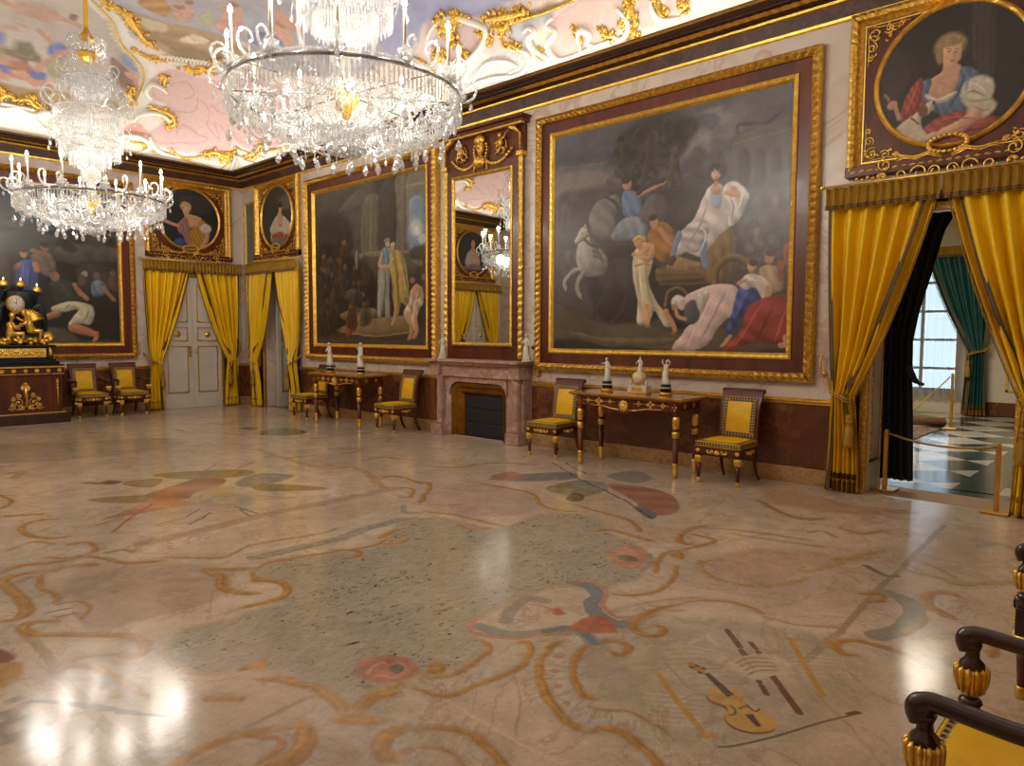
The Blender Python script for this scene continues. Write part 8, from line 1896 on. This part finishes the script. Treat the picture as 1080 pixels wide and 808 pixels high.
    for q in spots:
        if D0 is None: D0 = dm.build('crystal_drop', X, r, None, False); o = D0
        else: o = D0.copy(); COL.objects.link(o); o.parent = r
        o.location = pol(*q); o.rotation_euler = (0, 0, rnd.random()*3)
    # basket of bead strings from the ring in to the bottom dish
    mb = MB()
    for k in range(42):
        a = 2*PI*k/42; q = [pol(R-.03, a, -.05), pol(.78, a, -.17), pol(.6, a+.03, -.26), pol(.42, a, -.3), pol(.2, a, -.27)]
        bead_line(mb, smooth_path(q, 4), .0125, 1.9+.5*rnd.random())
    for rr, z, n in ((.78, -.17, 30), (.6, -.26, 24), (.42, -.3, 18), (.7, -.05, 26), (.5, -.02, 20), (.3, .0, 14)):
        for k in range(n):
            a = 2*PI*k/n; bead_line(mb, swag(pol(rr, a, z), pol(rr, a+2*PI/n, z), .05, 6), .012, 1.8)
            if k % 2: bead_line(mb, [pol(rr, a, z), pol(rr, a, z-.09)], .01, 1.9); octa(mb, pol(rr, a, z-.11), .018, .03)
    for k in range(260):
        rr = .2+.6*math.sqrt(rnd.random()); a = rnd.random()*2*PI; octa(mb, pol(rr, a, -.08-.2*(1-(rr/.9)**2)*rnd.random()-.03), .013+.012*rnd.random(), .02+.02*rnd.random())
    mb.build('bead_basket', X, r, 'stuff', False)
    mb = MB(); mb.lathe([(.02, -.3), (.1, -.285), (.165, -.27), (.175, -.262), (.16, -.258), (.03, -.26)], 28, None, None, False); mb.build('bottom_dish', X, r)
    mb = MB()
    for rr, n, z in ((.17, 26, -.27), (.12, 18, -.29), (.06, 10, -.3)):
        for k in range(n): a = 2*PI*k/n; bead_line(mb, [pol(rr, a, z), pol(rr*.85, a, z-.06)], .008); pear_drop(mb, *pol(rr*.85, a, z-.06), .85)
    octa(mb, (0, 0, -.44), .035, .05); mb.build('bottom_fringe', X, r, 'stuff', False)
    # unseen point lights added in the basket to brighten the crystals under the ring
    for k in range(5):
        a = 2*PI*k/5+.3; l = bpy.data.lights.new('basket_fill', 'POINT'); l.energy = BASKET_W; l.color = (1, .93, .82); l.shadow_soft_size = .12
        lo = bpy.data.objects.new('basket_fill', l); COL.objects.link(lo); lo.parent = r; lo.location = pol(.5, a, -.13)
    # upper tiers
    for (z, rr, ln, rin, ncurl, cs) in ((.78, .36, .2, .24, 10, 1.3), (1.2, .4, .22, .33, 12, 1.45), (1.62, .26, .16, .2, 10, 1.2)):
        mb = MB(); mb.lathe([(rr-.01, z), (rr+.012, z), (rr+.014, z+.02), (rr-.01, z+.02), (rr-.01, z)], 48); 
        for k in range(6): a = PI/3*k; mb.tube([pol(.03, a, z+.03), pol(rr, a, z+.01)], .006, 5)
        mb.build('tier_ring', X, r)
        mb = MB()
        for q, (r1, dz, l1) in enumerate(((rr, 0, ln), (rin, -ln*.75, ln*.75), (rin*.6, -ln*1.2, ln*.5))):
            n = int(2*PI*r1/.026)
            for k in range(n): a = 2*PI*k/n; prism_bar(mb, r1*math.cos(a), r1*math.sin(a), z+dz-.01, a, l1*(1 if k % 2 else .8), .010)
            bead_line(mb, [pol(r1+.012, 2*PI*k/48, z+dz) for k in range(49)], .014, 1.7)
        for k in range(8): bead_line(mb, swag(pol(rr+.06, 2*PI*k/8, z+.02), pol(rr+.06, 2*PI*(k+1)/8, z+.02), .12, 8), .011, 1.8)
        mb.build('prism_fringe', X, r, 'stuff', False)
        t = MB(); glass_curl(t, 0, 0, 0, cs); bead_line(t, [(.1*cs, 0, .04*cs), (.115*cs, 0, -.05*cs)], .009); pear_drop(t, .115*cs, 0, -.05*cs, .8); t0 = None
        for k in range(ncurl):
            a = 2*PI*k/ncurl
            if t0 is None: t0 = t.build('scroll_arm', X, r, None, False); o = t0
            else: o = t0.copy(); COL.objects.link(o); o.parent = r
            o.location = pol(rr-.02, a, z+.02); o.rotation_euler = (0, 0, a)
        l = bpy.data.lights.new('tier_light', 'POINT'); l.energy = TIER_W; l.color = (1, .93, .82); l.shadow_soft_size = .22
        lo = bpy.data.objects.new('tier_light', l); COL.objects.link(lo); lo.parent = r; lo.location = (.1, 0, z-.1)
    t = MB(); glass_curl(t, 0, 0, 0, 1.15); pear_drop(t, .12, 0, .04, .9); pear_drop(t, .07, 0, .02, .7); t0 = None
    for k in range(10):
        a = 2*PI*k/10
        if t0 is None: t0 = t.build('scroll_arm', X, r, None, False); o = t0
        else: o = t0.copy(); COL.objects.link(o); o.parent = r
        o.location = pol(.11, a, 1.98); o.rotation_euler = (0, 0, a)
    l = bpy.data.lights.new('tier_light', 'POINT'); l.energy = TIER_W*.5; l.color = (1, .9, .75); l.shadow_soft_size = .05
    lo = bpy.data.objects.new('tier_light', l); COL.objects.link(lo); lo.parent = r; lo.location = (.17, 0, 2.05)
    return r
ZC = float(ceil_z(3.4))
make_chandelier('large crystal chandelier hanging nearest, at the top centre', (3.35, 4.92, 3.45), ZC)
make_chandelier('far crystal chandelier on a yellow rod, hanging before the dark landscape painting', (3.35, 10.95, 3.38), ZC)
# ================================================================== CURTAINS, ROPES, NEXT ROOM, SMALL THINGS
M['dull_gold'] = mat('dull_gold_thread', (150, 112, 44), (120, 86, 30), .55)
BRAID_C = [M['navy'], M['dull_gold'], M['olive']]
def drape(name, label, loc, rz, sg, mat_, w=1.02, zt=3.0, ztie=1.0, seed=0, group=None, head=True, nf=6.3, fr_mat=None):
    """one half of a pair of tied-back curtains; sg=-1 left half, +1 right half; local -y faces the room"""
    r = thing(name, label, 'curtain', loc, rz, group); rnd = random.Random(seed); fr_mat = fr_mat or M['olive']
    nu, nv = 96, 70; ph = rnd.random()*6; ph2 = rnd.random()*6
    xo_t, xo_m, xi_m, xi_b, xo_b = w, w-.1, w*.69, w*.63, w-.06
    def edge(z):
        if z >= ztie:
            t = (zt-z)/(zt-ztie); return .04+(xi_m-.04)*(.72*t+.28*t**2.2), xo_t+(xo_m-xo_t)*t**1.6, .055+.03*math.sin(PI*t)-.02*t
        t = 1-z/ztie; return xi_m+(xi_b-xi_m)*t**.7, xo_m+(xo_b-xo_m)*t**.7, .045+.02*t
    def pt(u, z, off=0):
        xi, xo, amp = edge(z); x = xi+(xo-xi)*u
        k = 1-abs(z-ztie)/.5 if abs(z-ztie) < .5 else 0
        f = math.cos(2*PI*nf*u+ph+.5*math.sin(3*u+ph2+z*.6))+.35*math.cos(2*PI*nf*.53*u+ph2-.4*z)
        y = -.16-.035*k-amp*f*.75+.05*math.sin(PI*u)*-1*k
        return Vector((sg*x, y-off, z))
    zs = [zt-(zt-.02)*k/nv for k in range(nv+1)]
    mb = MB(); mb.grid([[pt(j/nu, z) for j in range(nu+1)] for z in zs])
    if sg < 0: pass
    c = mb.build('cloth', mat_, r); sol = c.modifiers.new('thickness', 'SOLIDIFY'); sol.thickness = .006
    b = MB(); e = [pt(.0, z) for z in zs]
    def inset(z, d):
        xi, xo, _ = edge(z); return min(.5, d/(xo-xi))
    for d, wd in ((.085, .055),):
        P = [pt(inset(z, d*(1 if z > ztie else .8)), z, .012) for z in zs]
        for p, q in zip(P, P[1:]):
            if (q-p).length > 1e-4: braid_strip(b, p, q, wd, (0, -1, 0), .03, .005, .8)
    P = [pt(1-inset(z, .03), z, .012) for z in zs]
    for p, q in zip(P, P[1:]): braid_strip(b, p, q, .05, (0, -1, 0), .03, .005, .8)
    zb = .17; P = [pt(k/60, zb, .01) for k in range(61)]
    for p, q in zip(P, P[1:]): braid_strip(b, p, q, .06, (0, -1, .01), .02, .006)
    if head:
        P = [Vector((sg*(.006+(w+.004)*k/60), -.215-.014*math.cos(2*PI*7*k/30+ph)-.026, zt-.115)) for k in range(61)]
        for p, q in zip(P, P[1:]): braid_strip(b, p, q, .05, (0, -1, .01), .02, .006)
    b.build('braid', BRAID_C, c, None, False)
    f = MB()
    for k in range(150):      # drops of fringe along the free edge
        z = zt-.05-(zt-.1)*k/150; p = pt(0, z); f.tube([p, p+Vector((-sg*.014, -.006, -.01)), p+Vector((-sg*.016, -.006, -.04))], [.003, .006, .004], 5)
    rows = [[pt(k/80, z, .004+.006*(k % 2)) for k in range(81)] for z in (.12, .07, .012)]
    f.grid(rows, sm=False); f.build('fringe', fr_mat, c)
    if head:
        h = MB(); rows = []
        for z, o in ((zt+.075, .03), (zt+.05, .016), (zt-.0, .01), (zt-.09, .018), (zt-.12, .012)):
            rows.append([Vector((sg*(.006+(w+.004)*k/120), -.215-.014*math.cos(2*PI*14*k/120+ph)-o, z)) for k in range(121)])
        h.grid(rows); h.build('heading', fr_mat, c)
    # cord round the waist and its tassel
    t = MB(); z = ztie; P = [pt(u, z, .03) for u in (0, .15, .3, .5, .7, .85, 1)]
    P = [Vector((p.x, min(p.y, -.2), p.z-.05+.12*(abs(p.x)-w*.69)/(w*.3))) for p in P]; P.append(Vector((sg*(w-.005), -.075, z+.2)))
    t.tube(smooth_path(P, 3), .012, 7); t.tube(smooth_path([p+Vector((0, -.012, -.025)) for p in P], 3), .010, 7); t.build('tie_cord', M['cord'], r)
    t = MB(); x = sg*(w*.70); y = -.27
    t.tube([(x, y+.01, z-.03), (x+.005*sg, y, z-.2)], .009, 6); t.ball((x, y, z-.22), .034, 10); t.lathe([(.02, -.01), (.036, -.03), (.03, -.06), (.022, -.07), (.038, -.1), (.05, -.27), (.046, -.3)], 18, T(x, y, z-.22), None, True, lambda a, zz: 1+.06*math.cos(9*a))
    t.build('tassel', M['cord'], r)
    return r
def rod(label, loc, rz, w=1.06, z=3.1):
    r = thing('curtain_rod', label, 'curtain rod', loc, rz, None); mb = MB()
    mb.tube([(-w, -.2, z), (w, -.2, z)], .013, 10)
    for sg in (-1, 1): mb.ball((sg*(w+.02), -.2, z), .028, 8); mb.tube([(sg*(w-.08), -.2, z), (sg*(w-.08), -.05, z+.02), (sg*(w-.08), 0, z+.02)], .012, 6)
    mb.build('pole', M['gold'], r)
    for sg in (-1, 1):
        for cx, rr, tt in ((.07, .05, 1.2), (.2, .075, 1.1), (.36, .06, -1.2), (.52, .04, 1.3)):
            g = MB(); g.tube(scroll_pts(sg*cx, z+.03, rr, .02, 0 if sg > 0 else PI, sg*tt, -.2, 18), .008, 6)
            if cx > .5:
                for k in range(6): g.ball((sg*(.5+.05*k), -.2, z+.03+.015*(k % 2)), .026-.002*k, 6)
            g.build('gilt_scroll', M['gold'], r)
    return r
def hook(label, loc, rz, sg):
    r = thing('tieback_hook', label, 'hook', loc, rz); mb = MB()
    mb.lathe([(.0, .02), (.03, .015), (.035, 0)], 14, T(0, 0, .1) @ Rx(PI/2)); mb.build('rosette', M['gold'], r)
    m2 = MB(); m2.tube(smooth_path([(0, -.015, .1), (0, -.06, .09), (-sg*.01, -.07, .16), (-sg*.02, -.07, .24), (-sg*.005, -.06, .28)], 4), .009, 7); m2.ball((-sg*.005, -.06, .29), .016, 7)
    for k in range(4): m2.tube([(-sg*.01, -.07, .15+.03*k), (-sg*.015+.02*(k % 2), -.085, .19+.03*k)], [.008, .003], 5)
    m2.build('branch', M['gold'], r); return r
for (loc, rz, where, seed, hk) in (((W, NEAR_DOOR, 0), RZ_R, 'the open doorway into the next room', 1, 'beside the open doorway'), ((BACK_DOOR, D, 0), 0, 'the closed white double door', 5, 'beside the white double door'), ((W, FAR_DOOR, 0), RZ_R, 'the dark doorway near the far corner', 9, 'beside the dark far doorway'), ((BACK_DOOR2, D, 0), 0, 'the white door seen only in the mirror', 13, None)):
    drape('curtain', 'left yellow silk curtain of '+where, loc, rz, -1, M['silk'], seed=seed)
    drape('curtain', 'right yellow silk curtain of '+where, loc, rz, 1, M['silk'], seed=seed+2)
    rod('gilt curtain rod with scrolls above '+where, loc, rz)
    for sg, nm in ((-1, 'left'), (1, 'right')):
        if hk is None or (sg > 0 and seed == 1): continue
        off = 1.07; p = (loc[0], loc[1]-sg*off, 1.1) if rz else (loc[0]+sg*off, loc[1], 1.1)
        hook('small gilt wall hook at the '+nm+' curtain '+hk, p, rz, -sg)
# --- black cloth hung in the near passage
def black_cloth():
    r = thing('cloth_curtain', 'plain black cloth hanging in the open doorway, tied at its edge', 'curtain', (W+.42, NEAR_DOOR, 0), RZ_R)
    E_ = [(2.83, .0), (2.65, -.10), (2.23, -.2), (1.84, -.30), (1.55, -.345), (1.2, -.34), (.6, -.31), (.12, -.29)]
    zs = np.linspace(2.83, .1, 50); ez = [e[0] for e in E_][::-1]; ex = [e[1] for e in E_][::-1]
    mb = MB(); rows = []
    for z in zs:
        xi = float(np.interp(z, ez, ex)); rows.append([(-.6+(xi+.6)*j/40, -.03-.03*math.sin(j*.75+z*.5)-.012*math.sin(j*.31), z) for j in range(41)])
    mb.grid(rows); c = mb.build('cloth', M['blackcloth'], r); c.modifiers.new('thickness', 'SOLIDIFY').thickness = .008
    s = MB(); s.tube(smooth_path([(-.36, -.08, 1.3), (-.31, -.1, 1.2), (-.27, -.11, 1.14), (-.2, -.11, 1.11)], 4), [.05]*5+[.045]*4+[.03]*4, 8, None, None, False, .4); s.build('strap', M['blackcloth'], r)
black_cloth()
# --- rope barriers
def stanchion(label, loc, h, rz=0):
    r = thing('rope_stanchion', label, 'stanchion', loc, rz); mb = MB(); mb.box(-.11, .11, -.11, .11, 0, .025, .004); mb.build('base_plate', M['brass'], r)
    mb = MB(); mb.box(-.02, .02, -.02, .02, .025, h, .003); mb.lathe([(.012, h), (.018, h+.01), (.0, h+.02)], 10); mb.build('post', M['brass'], r); return r
stanchion('square brass rope post at the left jamb of the open doorway', (W+.22, 2.17, .004), .62)
stanchion('square brass rope post at the right side of the open doorway', (W-.1, 1.15, 0), .62)
stanchion('brass rope post beside the rug in the next room', (14.2, 2.84, 0), .95)
def rope(name, label, a, b, dip, r_=.011):
    mb = MB(); mb.tube(swag(a, b, dip, 24), r_, 7); o = mb.build(name, M['cord'], None); return tag(o, label, 'rope')
rope('barrier_rope', 'thin rope slung across the open doorway between the brass posts', (W+.22, 2.145, .6), (W-.1, 1.175, .6), .06)
rope('barrier_rope', 'slanting rope from the post beside the rug in the next room', (14.18, 2.88, .9), (11.0, 3.1, .18), .05)
# --- the next room
drape('curtain', 'green silk curtain with fringe beside the bright window in the next room', (NX-.05, 4.0, 0), RZ_R, 1, M['green'], 1.28, 3.35, 1.3, 21, None, True, 6, M['olive'])
def sheer():
    m, nt, p = new_mat('sheer_voile'); out = nt.nodes['Material Output']; nt.nodes.remove(p)
    t = nd(nt, 'ShaderNodeBsdfTransparent'); l = nd(nt, 'ShaderNodeBsdfTranslucent'); l.inputs[0].default_value = (.9, .93, .96, 1); d = nd(nt, 'ShaderNodeMixShader'); d.inputs[0].default_value = .86
    nt.links.new(t.outputs[0], d.inputs[1]); nt.links.new(l.outputs[0], d.inputs[2]); nt.links.new(d.outputs[0], out.inputs[0])
    mb = MB(); mb.grid([[(NX-.1-.03*math.sin(j*.8), 3.2+1.7*j/90, z) for j in range(91)] for z in np.linspace(3.4, .3, 12)])
    o = mb.build('sheer_curtain', m, None); tag(o, 'white sheer curtain over the bright window in the next room', 'curtain')
sheer()
def rug():
    m, nt, p = new_mat('patterned_rug'); p.inputs['Roughness'].default_value = .95
    n1 = noise(nt, 9, 3, .4); nt.links.new(ramp(nt, n1, [(.35, rgb(88, 48, 38)), (.5, rgb(140, 110, 84)), (.62, rgb(54, 52, 60))]), p.inputs['Base Color'])
    mb = MB(); mb.box(10.6, 14.05, 2.95, 5.6, 0, .012, .003); b = mb.build('rug', m, None); tag(b, 'patterned dark rug on the chequered floor of the next room', 'rug')
    mb = MB(); mb.tube([(14.42, 2.98, .08), (14.42, 5.4, .08)], .08, 18); mb.tube([(14.42, 2.96, .08), (14.42, 2.98, .08)], .05, 14); o = mb.build('rolled_carpet', mat('rolled_carpet_back', (128, 92, 58), (96, 66, 40), .9, 0, 20), None)
    tag(o, 'rolled brown carpet lying behind the rug in the next room', 'carpet')
rug()
# --- small fittings on the wall between fireplace and large painting
r = thing('wall_fitting', 'pair of small dark knobs on the wall, right of the mantelpiece', 'fitting', (W, 6.78, 1.36), RZ_R)
for dx in (-.035, .035):
    mb = MB(); mb.lathe([(0, .05), (.022, .045), (.028, .03), (.012, .012), (.022, 0)], 14, T(dx, 0, .05) @ Rx(PI/2)); mb.build('knob', M['wood_dark'], r)
r = thing('wall_ring', 'round brass ring fitting on the wall, below the large painting and left of the chair', 'fitting', (W, 6.72, .98), RZ_R)
mb = MB(); mb.lathe([(.062, 0), (.066, .012), (.05, .016), (.045, .008)], 24, T(0, 0, .07) @ Rx(PI/2)); mb.build('ring', M['brass'], r)
mb = MB(); mb.lathe([(.0, .026), (.014, .022), (.018, .006), (.03, 0)], 14, T(0, 0, .07) @ Rx(PI/2)); mb.build('boss', M['brass'], r)
